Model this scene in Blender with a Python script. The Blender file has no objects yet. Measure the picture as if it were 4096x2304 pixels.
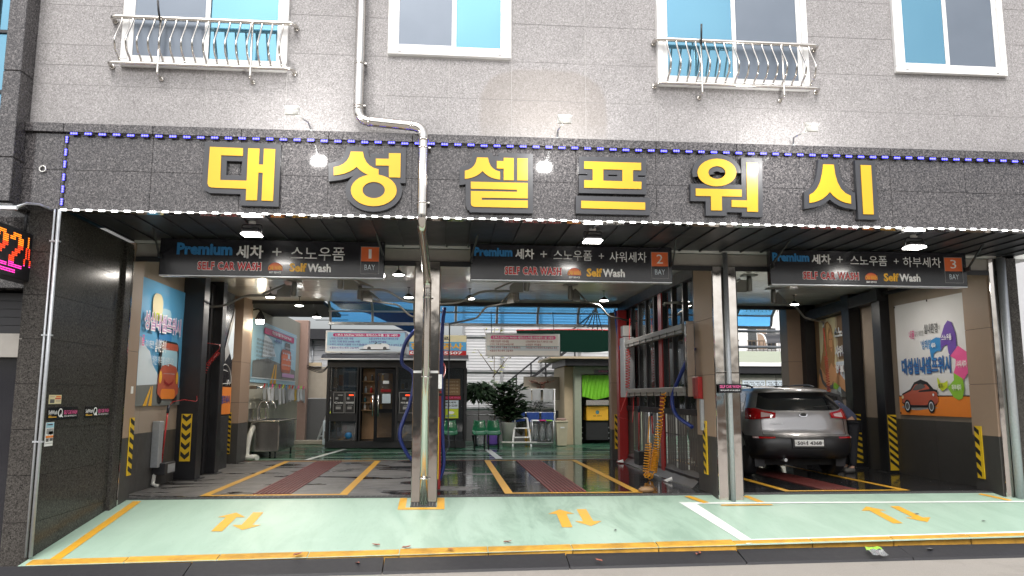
import bpy, bmesh, math, random
from mathutils import Vector, Matrix, geometry as mgeo
random.seed(7)
R = math.radians
scene = bpy.context.scene
col = scene.collection

# ------------------------------------------------------------ camera, world, sun, exposure
cam_data = bpy.data.cameras.new('camera')
cam_data.sensor_width = 36.0
cam_data.lens = 36.0 * 3126.0 / 4096.0
cam_data.clip_start = 0.05
cam_data.clip_end = 500
cam = bpy.data.objects.new('camera', cam_data)
col.objects.link(cam)
cam.location = (0.0, 0.0, 1.4)
_y, _p, _r = R(4.865), R(7.875), R(0.145)
_f = Vector((math.sin(_y) * math.cos(_p), math.cos(_y) * math.cos(_p), math.sin(_p)))
_rt = Vector((math.cos(_y), -math.sin(_y), 0))
_up = _rt.cross(_f)
_r2 = _rt * math.cos(_r) + _up * math.sin(_r)
_u2 = -_rt * math.sin(_r) + _up * math.cos(_r)
cam.rotation_euler = Matrix((_r2, _u2, -_f)).transposed().to_euler()
scene.camera = cam

world = bpy.data.worlds.new('World')
scene.world = world
world.use_nodes = True
wn = world.node_tree
bg = wn.nodes['Background']
sky = wn.nodes.new('ShaderNodeTexSky')
sky.sky_type = 'NISHITA'
sky.sun_disc = False
sky.sun_elevation = R(52)
sky.sun_rotation = R(188)
sky.air_density = 1.0
sky.dust_density = 6.0
sky.ozone_density = 1.0
hs = wn.nodes.new('ShaderNodeHueSaturation')      # cloud cover: the blue washed out of the whole sky
hs.inputs['Saturation'].default_value = 0.3
wn.links.new(sky.outputs[0], hs.inputs['Color'])
wn.links.new(hs.outputs[0], bg.inputs['Color'])
bg.inputs['Strength'].default_value = 0.15

sun_data = bpy.data.lights.new('sun', 'SUN')
sun_data.energy = 0.7
sun_data.angle = R(34)
sun_data.color = (1.0, 0.97, 0.93)
sun = bpy.data.objects.new('sun', sun_data)
col.objects.link(sun)
_el, _az = R(52), R(188)
_d = Vector((math.sin(_az) * math.cos(_el), math.cos(_az) * math.cos(_el), math.sin(_el)))
sun.rotation_euler = _d.to_track_quat('Z', 'Y').to_euler()
sun.location = (-4, -12, 20)

scene.view_settings.view_transform = 'Standard'
scene.view_settings.look = 'None'
scene.view_settings.exposure = 0.88
scene.view_settings.gamma = 1.0
scene.view_settings.use_curve_mapping = False
scene.render.engine = 'CYCLES'
cy = scene.cycles
cy.use_denoising = True
try:
    cy.denoiser = 'OPENIMAGEDENOISE'
except Exception:
    pass
cy.max_bounces = 8
cy.diffuse_bounces = 4
cy.glossy_bounces = 5
cy.transparent_max_bounces = 12
cy.caustics_reflective = False
cy.caustics_refractive = False
cy.sample_clamp_indirect = 8.0

# ------------------------------------------------------------ helpers
WL = {}


def tag(o, label=None, cat=None, group=None, kind=None):
    if label: o['label'] = label
    if cat: o['category'] = cat
    if group: o['group'] = group
    if kind: o['kind'] = kind
    return o


def thing(name, label, cat, loc=(0, 0, 0), group=None, local=False):
    o = bpy.data.objects.new(name, None)
    o.empty_display_size = 0.1
    col.objects.link(o)
    o.location = loc
    tag(o, label, cat, group)
    WL[o] = Vector((0, 0, 0)) if local else Vector(loc)
    return o


class MB:
    """collects faces; build() links them as ONE mesh object"""

    def __init__(s):
        s.v = []; s.f = []; s.mi = []; s.cur = 0; s.sm = []; s.smooth = False

    def face(s, pts):
        b = len(s.v); s.v += [Vector(p) for p in pts]
        s.f.append(tuple(range(b, b + len(pts)))); s.mi.append(s.cur); s.sm.append(s.smooth)
        return s

    def addv(s, verts, faces):
        b = len(s.v); s.v += [Vector(p) for p in verts]
        for f in faces:
            s.f.append(tuple(b + i for i in f)); s.mi.append(s.cur); s.sm.append(s.smooth)
        return s

    def box(s, x0, x1, y0, y1, z0, z1):
        return s.addv([(x0, y0, z0), (x1, y0, z0), (x1, y1, z0), (x0, y1, z0), (x0, y0, z1), (x1, y0, z1), (x1, y1, z1), (x0, y1, z1)],
                      [(0, 3, 2, 1), (4, 5, 6, 7), (0, 1, 5, 4), (1, 2, 6, 5), (2, 3, 7, 6), (3, 0, 4, 7)])

    def bbox(s, x0, x1, y0, y1, z0, z1, b=0.01):
        """box with bevelled edges"""
        bm = bmesh.new()
        bmesh.ops.create_cube(bm, size=1.0)
        for v in bm.verts:
            v.co = Vector((x0 + (v.co.x + .5) * (x1 - x0), y0 + (v.co.y + .5) * (y1 - y0), z0 + (v.co.z + .5) * (z1 - z0)))
        bmesh.ops.bevel(bm, geom=bm.edges[:], offset=b, segments=1, affect='EDGES', profile=0.5)
        bm.verts.index_update()
        s.addv([v.co.copy() for v in bm.verts], [tuple(v.index for v in f.verts) for f in bm.faces])
        bm.free()
        return s

    def bar(s, p, q, w, h, up=(0, 0, 1)):
        p, q = Vector(p), Vector(q); d = (q - p).normalized(); u = Vector(up)
        if abs(d.dot(u)) > .98: u = Vector((0, 1, 0))
        a = d.cross(u).normalized() * w / 2; c = a.cross(d).normalized() * h / 2
        return s.addv([p - a - c, p + a - c, p + a + c, p - a + c, q - a - c, q + a - c, q + a + c, q - a + c],
                      [(0, 1, 2, 3), (7, 6, 5, 4), (4, 5, 1, 0), (5, 6, 2, 1), (6, 7, 3, 2), (7, 4, 0, 3)])

    def tube(s, pts, r, n=8, cap=True):
        pts = [Vector(p) for p in pts]; N = len(pts); rs = r if isinstance(r, (list, tuple)) else [r] * N
        vs = []; fs = []; prev = None
        for i, p in enumerate(pts):
            t = (pts[min(i + 1, N - 1)] - pts[max(i - 1, 0)])
            t = t.normalized() if t.length > 1e-9 else Vector((0, 0, 1))
            if prev is None:
                u = Vector((0, 0, 1)) if abs(t.z) < .9 else Vector((1, 0, 0))
                a = t.cross(u).normalized()
            else:
                a = (prev - t * prev.dot(t)).normalized()
            prev = a; c = t.cross(a)
            for k in range(n):
                w = 2 * math.pi * k / n
                vs.append(p + (a * math.cos(w) + c * math.sin(w)) * rs[i])
        for i in range(N - 1):
            for k in range(n):
                fs.append((i * n + k, i * n + (k + 1) % n, (i + 1) * n + (k + 1) % n, (i + 1) * n + k))
        sm = s.smooth; s.smooth = True
        s.addv(vs, fs)
        s.smooth = False
        if cap:
            b = len(s.v) - len(vs)
            s.f.append(tuple(b + k for k in range(n))[::-1]); s.mi.append(s.cur); s.sm.append(False)
            s.f.append(tuple(b + (N - 1) * n + k for k in range(n))); s.mi.append(s.cur); s.sm.append(False)
        s.smooth = sm
        return s

    def lathe(s, c, prof, n=16, axis='z'):
        c = Vector(c); vs = []; fs = []
        for (r, h) in prof:
            for k in range(n):
                w = 2 * math.pi * k / n; a, b = r * math.cos(w), r * math.sin(w)
                vs.append(c + (Vector((a, b, h)) if axis == 'z' else Vector((a, h, b)) if axis == 'y' else Vector((h, a, b))))
        for i in range(len(prof) - 1):
            for k in range(n):
                fs.append((i * n + k, i * n + (k + 1) % n, (i + 1) * n + (k + 1) % n, (i + 1) * n + k))
        fs.append(tuple(range(n))[::-1]); fs.append(tuple((len(prof) - 1) * n + k for k in range(n)))
        sm = s.smooth; s.smooth = True; s.addv(vs, fs); s.smooth = sm
        s.sm[-1] = s.sm[-2] = False
        return s

    def prism(s, loop, fn, d0, d1, holes=()):
        """loop in 2D, fn(u, v, d) -> point; solid between d0 (front) and d1 (back)"""
        loops = [list(loop)] + [list(h) for h in holes]
        flat = [p for l in loops for p in l]
        tris = mgeo.tessellate_polygon([[Vector((p[0], p[1], 0)) for p in l] for l in loops])
        n = len(flat)
        vs = [fn(p[0], p[1], d0) for p in flat] + [fn(p[0], p[1], d1) for p in flat]
        fs = [tuple(t) for t in tris] + [tuple(i + n for i in t[::-1]) for t in tris]
        b = 0
        for l in loops:
            m = len(l)
            for i in range(m):
                j = (i + 1) % m
                fs.append((b + i, b + j, b + j + n, b + i + n))
            b += m
        return s.addv(vs, fs)

    def flat(s, loop, fn, d=0.0, holes=()):
        loops = [list(loop)] + [list(h) for h in holes]
        flat = [p for l in loops for p in l]
        tris = mgeo.tessellate_polygon([[Vector((p[0], p[1], 0)) for p in l] for l in loops])
        return s.addv([fn(p[0], p[1], d) for p in flat], [tuple(t) for t in tris])

    def build(s, name, mat, parent=None, fix=True):
        off = WL.get(parent, Vector((0, 0, 0))) if parent else Vector((0, 0, 0))
        me = bpy.data.meshes.new(name)
        me.from_pydata([tuple(v - off) for v in s.v], [], s.f)
        mats = mat if isinstance(mat, (list, tuple)) else [mat]
        for m in mats: me.materials.append(m)
        if len(mats) > 1: me.polygons.foreach_set('material_index', s.mi)
        me.polygons.foreach_set('use_smooth', s.sm)
        if fix:
            bm = bmesh.new(); bm.from_mesh(me)
            bmesh.ops.recalc_face_normals(bm, faces=bm.faces[:])
            bm.to_mesh(me); bm.free()
        me.update()
        o = bpy.data.objects.new(name, me)
        col.objects.link(o)
        if parent: o.parent = parent
        WL[o] = off
        return o


def dup(o, parent=None, dloc=None, label=None, group=None):
    c = o.copy(); col.objects.link(c)
    WL[c] = WL.get(o, Vector((0, 0, 0)))
    if parent: c.parent = parent
    if dloc is not None: c.location = Vector(o.location) + Vector(dloc)
    if label: c['label'] = label
    if group: c['group'] = group
    for ch in list(o.children): dup(ch, c)
    return c


def inst(o, parent, loc, name=None):
    """another piece sharing mesh data under the same parent"""
    c = o.copy(); col.objects.link(c); c.parent = parent; c.location = loc
    return c


def rect(u0, u1, v0, v1): return [(u0, v0), (u1, v0), (u1, v1), (u0, v1)]
def ell(cx, cy, rx, ry, n=20, a0=0, a1=360):
    full = abs(a1 - a0) >= 360
    return [(cx + rx * math.cos(R(a0 + (a1 - a0) * i / (n if full else n - 1))), cy + ry * math.sin(R(a0 + (a1 - a0) * i / (n if full else n - 1)))) for i in range(n)]
def rrect(u0, u1, v0, v1, r, n=4):
    o = []
    for (cx, cy, a) in ((u1 - r, v1 - r, 0), (u0 + r, v1 - r, 90), (u0 + r, v0 + r, 180), (u1 - r, v0 + r, 270)):
        for i in range(n + 1): o.append((cx + r * math.cos(R(a + 90 * i / n)), cy + r * math.sin(R(a + 90 * i / n))))
    return o


def frame(o, u, v):
    """2D -> 3D mapping on a plane; d > 0 goes toward the viewer side (u x v)"""
    o, u, v = Vector(o), Vector(u).normalized(), Vector(v).normalized(); n = u.cross(v).normalized()
    fn = lambda a, b, d=0.0: o + u * a + v * b + n * d
    fn.o, fn.u, fn.v, fn.n = o, u, v, n
    return fn


TS = bpy.data.scenes.new('type_setting')


def text(name, body, fr, u, v, h, w, mat, parent, d=0.003, bold=0.0, shear=0.0, res=2, track=1.0, flip=False, italic=False):
    """flat lettering fitted to a w x h box whose lower left corner is (u, v) on the frame"""
    cu = bpy.data.curves.new(name, 'FONT')
    cu.body = body; cu.size = 1.0; cu.resolution_u = res; cu.offset = bold; cu.shear = shear; cu.space_character = track
    ob = bpy.data.objects.new(name, cu); TS.collection.objects.link(ob)
    vl = TS.view_layers[0]; vl.update(); dg = vl.depsgraph
    me = bpy.data.meshes.new_from_object(ob.evaluated_get(dg))
    bpy.data.objects.remove(ob); bpy.data.curves.remove(cu)
    if not me.vertices: return None
    xs = [p.co.x for p in me.vertices]; ys = [p.co.y for p in me.vertices]
    x0, x1, y0, y1 = min(xs), max(xs), min(ys), max(ys)
    sx = w / (x1 - x0); sy = h / (y1 - y0)
    off = WL.get(parent, Vector((0, 0, 0)))
    for p in me.vertices:
        p.co = fr(u + (p.co.x - x0) * sx, v + (p.co.y - y0) * sy, d) - off
    me.name = name
    me.materials.clear(); me.materials.append(mat); me.update()
    o = bpy.data.objects.new(name, me); col.objects.link(o); o.parent = parent; WL[o] = off
    return o


def smooth_path(pts, n=6):
    """Catmull-Rom through the points"""
    P = [Vector(p) for p in pts]; P = [P[0] * 2 - P[1]] + P + [P[-1] * 2 - P[-2]]; o = []
    for i in range(1, len(P) - 2):
        a, b, c, d = P[i - 1], P[i], P[i + 1], P[i + 2]
        for k in range(n):
            t = k / n
            o.append(0.5 * (2 * b + (c - a) * t + (2 * a - 5 * b + 4 * c - d) * t * t + (3 * b - a - 3 * c + d) * t ** 3))
    o.append(P[-2])
    return o


def round_path(pts, r, n=5):
    """polyline with rounded corners"""
    P = [Vector(p) for p in pts]; o = [P[0]]
    for i in range(1, len(P) - 1):
        a = (P[i - 1] - P[i]); c = (P[i + 1] - P[i]); rr = min(r, a.length * .49, c.length * .49)
        p0 = P[i] + a.normalized() * rr; p1 = P[i] + c.normalized() * rr
        for k in range(n + 1):
            t = k / n; o.append((1 - t) ** 2 * p0 + 2 * t * (1 - t) * P[i] + t * t * p1)
    o.append(P[-1])
    return o


def coil(path, rad, turns, per=10):
    P = [Vector(p) for p in path]; L = [0]
    for a, b in zip(P, P[1:]): L.append(L[-1] + (b - a).length)
    n = int(turns * per); o = []
    for i in range(n + 1):
        s = L[-1] * i / n; k = 0
        while k < len(P) - 2 and L[k + 1] < s: k += 1
        t = (s - L[k]) / max(L[k + 1] - L[k], 1e-9); p = P[k].lerp(P[k + 1], t); d = (P[k + 1] - P[k]).normalized()
        u = Vector((1, 0, 0)) if abs(d.x) < .8 else Vector((0, 1, 0))
        a = d.cross(u).normalized(); b = d.cross(a); w = 2 * math.pi * i / per
        o.append(p + (a * math.cos(w) + b * math.sin(w)) * rad)
    return o


# ------------------------------------------------------------ materials
class NT:
    def __init__(s, m): s.t = m.node_tree; s.n = s.t.nodes; s.l = s.t.links
    def new(s, typ, **kw):
        n = s.n.new(typ)
        for k, v in kw.items():
            if k == 'inp':
                for a, b in v.items():
                    if hasattr(b, 'links') or isinstance(b, bpy.types.NodeSocket): s.l.new(b, n.inputs[a])
                    else: n.inputs[a].default_value = b
            else: setattr(n, k, v)
        return n
    def math(s, op, a, b=0.0, clamp=False):
        n = s.n.new('ShaderNodeMath'); n.operation = op; n.use_clamp = clamp
        for i, x in enumerate((a, b)):
            if isinstance(x, bpy.types.NodeSocket): s.l.new(x, n.inputs[i])
            else: n.inputs[i].default_value = x
        return n.outputs[0]
    def noise(s, vec, scale, detail=3, rough=.55, dist=0.0):
        n = s.n.new('ShaderNodeTexNoise'); n.inputs['Scale'].default_value = scale; n.inputs['Detail'].default_value = detail
        n.inputs['Roughness'].default_value = rough; n.inputs['Distortion'].default_value = dist
        if vec is not None: s.l.new(vec, n.inputs['Vector'])
        return n.outputs[0]
    def ramp(s, x, stops):
        n = s.n.new('ShaderNodeValToRGB'); s.l.new(x, n.inputs[0]); e = n.color_ramp.elements
        while len(e) < len(stops): e.new(.5)
        for i, (p, c) in enumerate(stops):
            e[i].position = p; e[i].color = c if len(c) == 4 else (*c, 1)
        return n.outputs[0]
    def mix(s, f, a, b, mode='MIX'):
        n = s.n.new('ShaderNodeMix'); n.data_type = 'RGBA'; n.blend_type = mode
        for i, x in ((0, f), (6, a), (7, b)):
            if isinstance(x, bpy.types.NodeSocket): s.l.new(x, n.inputs[i])
            elif i == 0: n.inputs[0].default_value = x
            else: n.inputs[i].default_value = x if len(x) == 4 else (*x, 1)
        return n.outputs[2]
    def bump(s, h, strength=.2, dist=.01):
        n = s.n.new('ShaderNodeBump'); n.inputs['Strength'].default_value = strength; n.inputs['Distance'].default_value = dist
        s.l.new(h, n.inputs['Height']); return n.outputs[0]
    def pos(s, scale=None):
        g = s.n.new('ShaderNodeNewGeometry').outputs['Position']
        if scale is None: return g
        m = s.n.new('ShaderNodeMapping'); s.l.new(g, m.inputs[0]); m.inputs['Scale'].default_value = scale
        return m.outputs[0]


def new_mat(name):
    m = bpy.data.materials.new(name); m.use_nodes = True
    return m, NT(m), m.node_tree.nodes['Principled BSDF']


def mat(name, c, rough=.5, metal=0.0, var=0.12, vs=9.0, bump=0.0, bs=60.0, spec=.5, coat=0.0, dirt=0.0, stretch=None):
    """plain surface with tonal wear: large soft noise + fine grain, roughness variation, optional fine relief"""
    m, t, b = new_mat(name)
    p = t.pos(stretch)
    n1 = t.noise(p, vs, 4)
    f = t.math('MULTIPLY', t.math('SUBTRACT', n1, .5), var * 2)
    k = t.math('ADD', f, 1.0)
    cc = t.new('ShaderNodeVectorMath', operation='SCALE')
    cc.inputs[0].default_value = c[:3]; t.l.new(k, cc.inputs['Scale'])
    out = cc.outputs[0]
    if dirt:
        d = t.ramp(t.noise(t.pos(), 2.3, 6, .65), [(.45, (0, 0, 0)), (.75, (1, 1, 1))])
        out = t.mix(t.math('MULTIPLY', d, dirt), out, (c[0] * .35, c[1] * .32, c[2] * .28))
    t.l.new(out, b.inputs['Base Color'])
    r = t.math('ADD', t.math('MULTIPLY', t.math('SUBTRACT', n1, .5), .25), rough, True)
    t.l.new(r, b.inputs['Roughness'])
    b.inputs['Metallic'].default_value = metal
    b.inputs['Specular IOR Level'].default_value = spec
    if coat:
        b.inputs['Coat Weight'].default_value = coat; b.inputs['Coat Roughness'].default_value = .08
    if bump: t.l.new(t.bump(t.noise(t.pos(), bs, 3), bump, .005), b.inputs['Normal'])
    return m


def emis(name, c, s, base=(.8, .8, .8)):
    m, t, b = new_mat(name)
    b.inputs['Base Color'].default_value = (*base, 1)
    b.inputs['Emission Color'].default_value = (*c, 1)
    b.inputs['Emission Strength'].default_value = s
    b.inputs['Roughness'].default_value = .3
    return m


def granite(name, dark, mid, light, rough, scale=55, spec=.5, stain=False, bump=.05, rnd=.1):
    m, t, b = new_mat(name)
    p = t.pos()
    n1 = t.noise(p, scale, 2, .6, 1.2); n2 = t.noise(p, scale * 2.3, 2, .5, .6); n3 = t.noise(p, 3.0, 4)
    c = t.ramp(n1, [(.36, dark), (.5, mid), (.66, light)])
    c = t.mix(t.ramp(n2, [(.55, (0, 0, 0)), (.7, (.7, .7, .7))]), c, light)
    c = t.mix(t.ramp(n2, [(.3, (.8, .8, .8)), (.42, (0, 0, 0))]), c, dark)
    oi = t.new('ShaderNodeObjectInfo').outputs['Random']
    k = t.math('ADD', t.math('MULTIPLY', t.math('SUBTRACT', oi, .5), rnd), t.math('ADD', t.math('MULTIPLY', t.math('SUBTRACT', n3, .5), .3), 1.0))
    sc = t.new('ShaderNodeVectorMath', operation='SCALE'); t.l.new(c, sc.inputs[0]); t.l.new(k, sc.inputs['Scale'])
    out = sc.outputs[0]
    if stain:   # one damp, brownish arch-shaped stain on the cladding
        sx = t.new('ShaderNodeSeparateXYZ'); t.l.new(p, sx.inputs[0])
        w = t.math('MULTIPLY', t.math('SUBTRACT', t.noise(p, 5.0, 3), .5), .22)
        ax = t.math('POWER', t.math('ABSOLUTE', t.math('DIVIDE', t.math('SUBTRACT', sx.outputs[0], 1.15), .80)), 3.2)
        az = t.math('POWER', t.math('DIVIDE', t.math('MAXIMUM', t.math('SUBTRACT', sx.outputs[2], 4.85), 0.0), .53), 2.4)
        r_ = t.math('ADD', t.math('ADD', ax, az), w)
        lo = t.math('MULTIPLY', t.math('SUBTRACT', sx.outputs[2], 4.25), 2.2, True)
        msk = t.math('MULTIPLY', t.ramp(r_, [(.82, (1, 1, 1)), (1.0, (0, 0, 0))]), lo)
        out = t.mix(t.math('MULTIPLY', msk, .42), out, (dark[0] * 1.3, dark[1] * 1.2, dark[2] * 1.05))
    t.l.new(out, b.inputs['Base Color'])
    b.inputs['Roughness'].default_value = rough
    b.inputs['Specular IOR Level'].default_value = spec
    if bump: t.l.new(t.bump(n1, bump, .004), b.inputs['Normal'])
    return m


def glass(name, tint, rough=.03, alpha=.5, refl=.5, wav=0.0, fk=1.0):
    """thin tinted pane: part see-through, part mirror"""
    m = bpy.data.materials.new(name); m.use_nodes = True; t = NT(m); t.n.clear()
    o = t.new('ShaderNodeOutputMaterial')
    tr = t.new('ShaderNodeBsdfTransparent'); tr.inputs[0].default_value = (*tint, 1)
    gl = t.new('ShaderNodeBsdfGlossy'); gl.inputs['Roughness'].default_value = rough; gl.inputs['Color'].default_value = (.9, .93, .95, 1)
    df = t.new('ShaderNodeBsdfDiffuse'); df.inputs[0].default_value = (tint[0] * .5, tint[1] * .5, tint[2] * .5, 1)
    m1 = t.new('ShaderNodeMixShader'); m1.inputs[0].default_value = alpha; t.l.new(df.outputs[0], m1.inputs[1]); t.l.new(tr.outputs[0], m1.inputs[2])
    fr = t.new('ShaderNodeFresnel'); fr.inputs[0].default_value = 1.45
    m2 = t.new('ShaderNodeMixShader'); t.l.new(t.math('ADD', t.math('MULTIPLY', fr.outputs[0], fk), refl, True), m2.inputs[0])
    t.l.new(m1.outputs[0], m2.inputs[1]); t.l.new(gl.outputs[0], m2.inputs[2]); t.l.new(m2.outputs[0], o.inputs[0])
    if wav: t.l.new(t.bump(t.noise(t.pos(), 1.4, 2), wav, .05), gl.inputs['Normal'])
    return m


def steel(name, c=(.62, .6, .57), rough=.16, wav=.0, ws=3.0, metal=1.0):
    m, t, b = new_mat(name)
    n = t.noise(t.pos(), 7, 4)
    t.l.new(t.mix(n, (c[0] * .88, c[1] * .88, c[2] * .88), (min(c[0] * 1.1, 1), min(c[1] * 1.1, 1), min(c[2] * 1.1, 1))), b.inputs['Base Color'])
    t.l.new(t.math('ADD', t.math('MULTIPLY', t.noise(t.pos(), 22, 3), .14), rough - .05, True), b.inputs['Roughness'])
    b.inputs['Metallic'].default_value = metal
    if wav: t.l.new(t.bump(t.noise(t.pos((1, 1, .8)), ws, 2), wav, .06), b.inputs['Normal'])
    return m


K = {}
K['grey_granite'] = granite('grey_granite', (.158, .150, .150), (.252, .243, .243), (.40, .388, .39), .55, 66, .35, True, rnd=.05)
K['dark_granite'] = granite('dark_granite', (.013, .0125, .014), (.046, .043, .045), (.16, .15, .15), .085, 46, .5, bump=.0)
K['wing_granite'] = granite('wing_granite', (.022, .0205, .019), (.048, .0445, .041), (.085, .079, .072), .2, 48, .1, bump=.0)
K['joint'] = mat('joint_mortar', (.40, .39, .385), .8)
K['dark_joint'] = mat('dark_joint', (.012, .012, .012), .7)
K['white_frame'] = mat('white_window_frame', (.78, .78, .77), .35, var=.05)
K['yellow'] = mat('yellow_acrylic', (.62, .345, .003), .35, var=.03, coat=.2)
K['letter_back'] = mat('charcoal_letter_body', (.035, .037, .043), .42, var=.06)
K['steel'] = steel('brushed_steel', (.6, .575, .54), .2)
K['pipe_steel'] = steel('polished_pipe_steel', (.66, .63, .59), .14)
K['mirror'] = steel('mirror_steel', (.66, .62, .58), .07, .12, 2.6)
K['dim_mirror_steel'] = steel('dim_mirror_steel', (.43, .395, .36), .08, .12, 2.6)  # mirror steel again, with a darker reflection put into its colour
K['galv'] = mat('galvanised_steel', (.40, .42, .44), .42, .45, var=.2, vs=30)
K['dark_metal'] = mat('dark_metal', (.03, .03, .033), .42, .3)
K['black'] = mat('black_paint', (.012, .012, .014), .38, var=.25, vs=6)
K['matt_black'] = mat('matt_black', (.016, .016, .017), .75)
K['soffit'] = mat('charcoal_soffit_sheet', (.028, .029, .034), .4, .2, var=.2, vs=3)
K['sign_black'] = mat('black_sign_face', (.012, .012, .016), .22, var=.15, vs=2, coat=.2)
K['ceiling'] = mat('glossy_white_ceiling', (.72, .73, .70), .2, var=.06, vs=1.2, coat=.35)
K['beam'] = mat('grey_beige_beam', (.36, .34, .31), .6, dirt=.15)
K['dark_beam'] = mat('dark_steel_beam', (.022, .022, .025), .5)
K['tan_wall'] = mat('tan_wall_sheet', (.30, .245, .195), .6, var=.08, vs=5, bump=.06, bs=120, dirt=.1)
K['brown_tile'] = mat('brown_tile', (.31, .22, .16), .55, var=.08, vs=14, bump=.05, bs=150)
K['dark_tile'] = mat('dark_wainscot', (.05, .048, .045), .5, var=.15, vs=9, bump=.05, bs=120, dirt=.2)
K['pale_wall'] = mat('pale_green_wall', (.42, .41, .34), .65, var=.06, dirt=.12)
K['pink_post'] = mat('pinkish_brown_post', (.33, .22, .18), .55)
K['white'] = mat('white_paint', (.8, .8, .78), .5, var=.06)
K['print_white'] = mat('print_white', (.82, .82, .81), .5, var=.04)
K['banner_white'] = mat('banner_fabric', (.66, .66, .67), .55, var=.07, vs=3, bump=.5, bs=4)
for nm, c in dict(blue=(.03, .21, .48), sky_blue=(.10, .36, .62), pale_blue=(.33, .56, .68), navy=(.03, .06, .25), red=(.5, .02, .02), dark_red=(.28, .012, .015), orange=(.75, .22, .03),
                  amber=(.78, .42, .03), grey=(.3, .3, .3), dark_grey=(.09, .09, .09), cream=(.7, .62, .38), magenta=(.5, .02, .14), purple=(.13, .06, .33), green=(.25, .5, .04), lime=(.55, .65, .03),
                  pink=(.75, .1, .3), black=(.01, .01, .011), car_red=(.42, .09, .05), skin=(.62, .31, .14), hair=(.36, .19, .07), hair_light=(.72, .48, .2), brown=(.22, .13, .06), tan=(.55, .45, .3),
                  teal=(.08, .25, .3), road=(.16, .17, .165), cloud=(.6, .68, .74), plum=(.27, .02, .12), sign_orange=(.75, .15, .04), lilac=(.55, .3, .55)).items():
    K['p_' + nm] = mat('print_' + nm, c, .45, var=.05)
K['hazard_yellow'] = mat('hazard_yellow', (.72, .47, .02), .45, dirt=.15)
K['hazard_black'] = mat('hazard_black', (.014, .014, .014), .5)
K['rubber'] = mat('black_rubber', (.017, .017, .02), .6, var=.25, vs=14, bump=.2, bs=80, dirt=.0)
K['red_paint'] = mat('red_painted_steel', (.33, .018, .018), .35, coat=.2, dirt=.15)
K['hose_red'] = mat('red_hose', (.42, .02, .02), .3)
K['hose_yellow'] = mat('yellow_hose', (.72, .31, .01), .3)
K['hose_blue'] = mat('blue_hose', (.012, .03, .17), .4, bump=.3, bs=90)
K['hose_dark'] = mat('dark_hose', (.012, .015, .03), .4)
K['lamp_on'] = emis('lit_lamp', (1, .96, .9), 14)
K['flood_on'] = emis('lit_floodlight', (1, .98, .95), 80)
K['led_white'] = emis('white_led', (.93, .95, 1), 3.5)
K['led_blue'] = emis('blue_led', (.085, .08, 1), 4.0, (.03, .03, .4))
K['blue_housing'] = mat('blue_module_housing', (.015, .015, .25), .4)
K['led_red'] = emis('red_led', (1, .05, .01), 2, (.2, .01, .01))
K['led_orange'] = emis('orange_led', (1, .2, .01), 2, (.2, .05, .01))
K['led_pink'] = emis('pink_led', (1, .04, .4), 1.6, (.2, .01, .1))
K['win_blue'] = None
K['wood'] = mat('pine_board', (.34, .2, .1), .5, var=.25, vs=4, stretch=(6, 6, .6))
K['green_plastic'] = mat('green_plastic', (.005, .13, .05), .25, var=.05, coat=.3)
K['kerb_yellow'] = mat('kerb_yellow_paint', (.50, .27, .03), .65, var=.45, vs=9, bump=.6, bs=30, dirt=.75)
K['line_yellow'] = mat('line_yellow_paint', (.62, .33, .025), .45, var=.16, vs=14, dirt=.12)
K['line_white'] = mat('line_white_paint', (.72, .74, .72), .5, var=.08, dirt=.1)
K['grate_red'] = mat('red_iron_grate', (.17, .035, .03), .5, dirt=.2)
K['div_panel'] = mat('grey_ribbed_sheet', (.085, .08, .077), .45, .2, var=.2, vs=5, dirt=.2)
K['skirt'] = mat('dull_metal_skirt', (.12, .118, .115), .45, .4, var=.3, vs=6, dirt=.3)
K['boom_steel'] = mat('satin_boom_paint', (.22, .215, .205), .42, .25)
K['grate_grey'] = mat('grey_iron_grate', (.08, .08, .08), .5, .5)
K['leaf_dark'] = mat('dark_leaf', (.011, .027, .009), .65, var=.6, vs=16, spec=.2)
K['leaf_mid'] = mat('mid_leaf', (.045, .085, .025), .45, var=.5, vs=20)
K['leaf_dry'] = mat('dry_leaf', (.28, .09, .06), .6, var=.3, vs=30)
K['leaf_yellow'] = mat('yellowing_leaf', (.3, .3, .06), .6, var=.3, vs=30)
K['bark'] = mat('bark', (.1, .075, .05), .8, bump=.3)
K['alu'] = mat('aluminium', (.55, .56, .57), .35, .85)
K['pvc'] = mat('white_pvc', (.6, .6, .55), .4, dirt=.15)
K['cream_plastic'] = mat('cream_plastic', (.55, .5, .36), .45, dirt=.15)
K['towel_white'] = mat('white_towel', (.6, .61, .62), .85, var=.1, vs=30)
K['towel_grey'] = mat('grey_towel', (.33, .34, .34), .85, var=.12, vs=20)
K['towel_blue'] = mat('blue_towel', (.02, .06, .26), .85, var=.15)
K['towel_yellow'] = mat('yellow_towel', (.6, .42, .08), .85)
K['green_net'] = mat('green_curtain', (.17, .5, .02), .5, var=.12, vs=30)
K['booth_wall'] = mat('sage_booth_wall', (.30, .33, .25), .6, dirt=.15)
K['booth_cream'] = mat('cream_booth_wall', (.52, .42, .28), .6, dirt=.1)
K['concrete'] = mat('concrete_wall', (.36, .32, .26), .8, dirt=.2, bump=.1)
K['dark_concrete'] = mat('dark_concrete', (.09, .09, .09), .8, dirt=.2)
K['green_awning'] = mat('dark_green_awning', (.003, .012, .008), .9, spec=.02)
K['tarp_blue'] = mat('blue_tarp', (.02, .1, .42), .45)
K['zinc'] = mat('white_corrugated_sheet', (.46, .465, .475), .5, .1, var=.06, dirt=.12)
K['clear_bag'] = glass('clear_plastic_bag', (.8, .83, .85), .2, .55, .12)
K['pane_dark'] = glass('dark_pane', (.5, .52, .54), .02, .92, .05)
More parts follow.
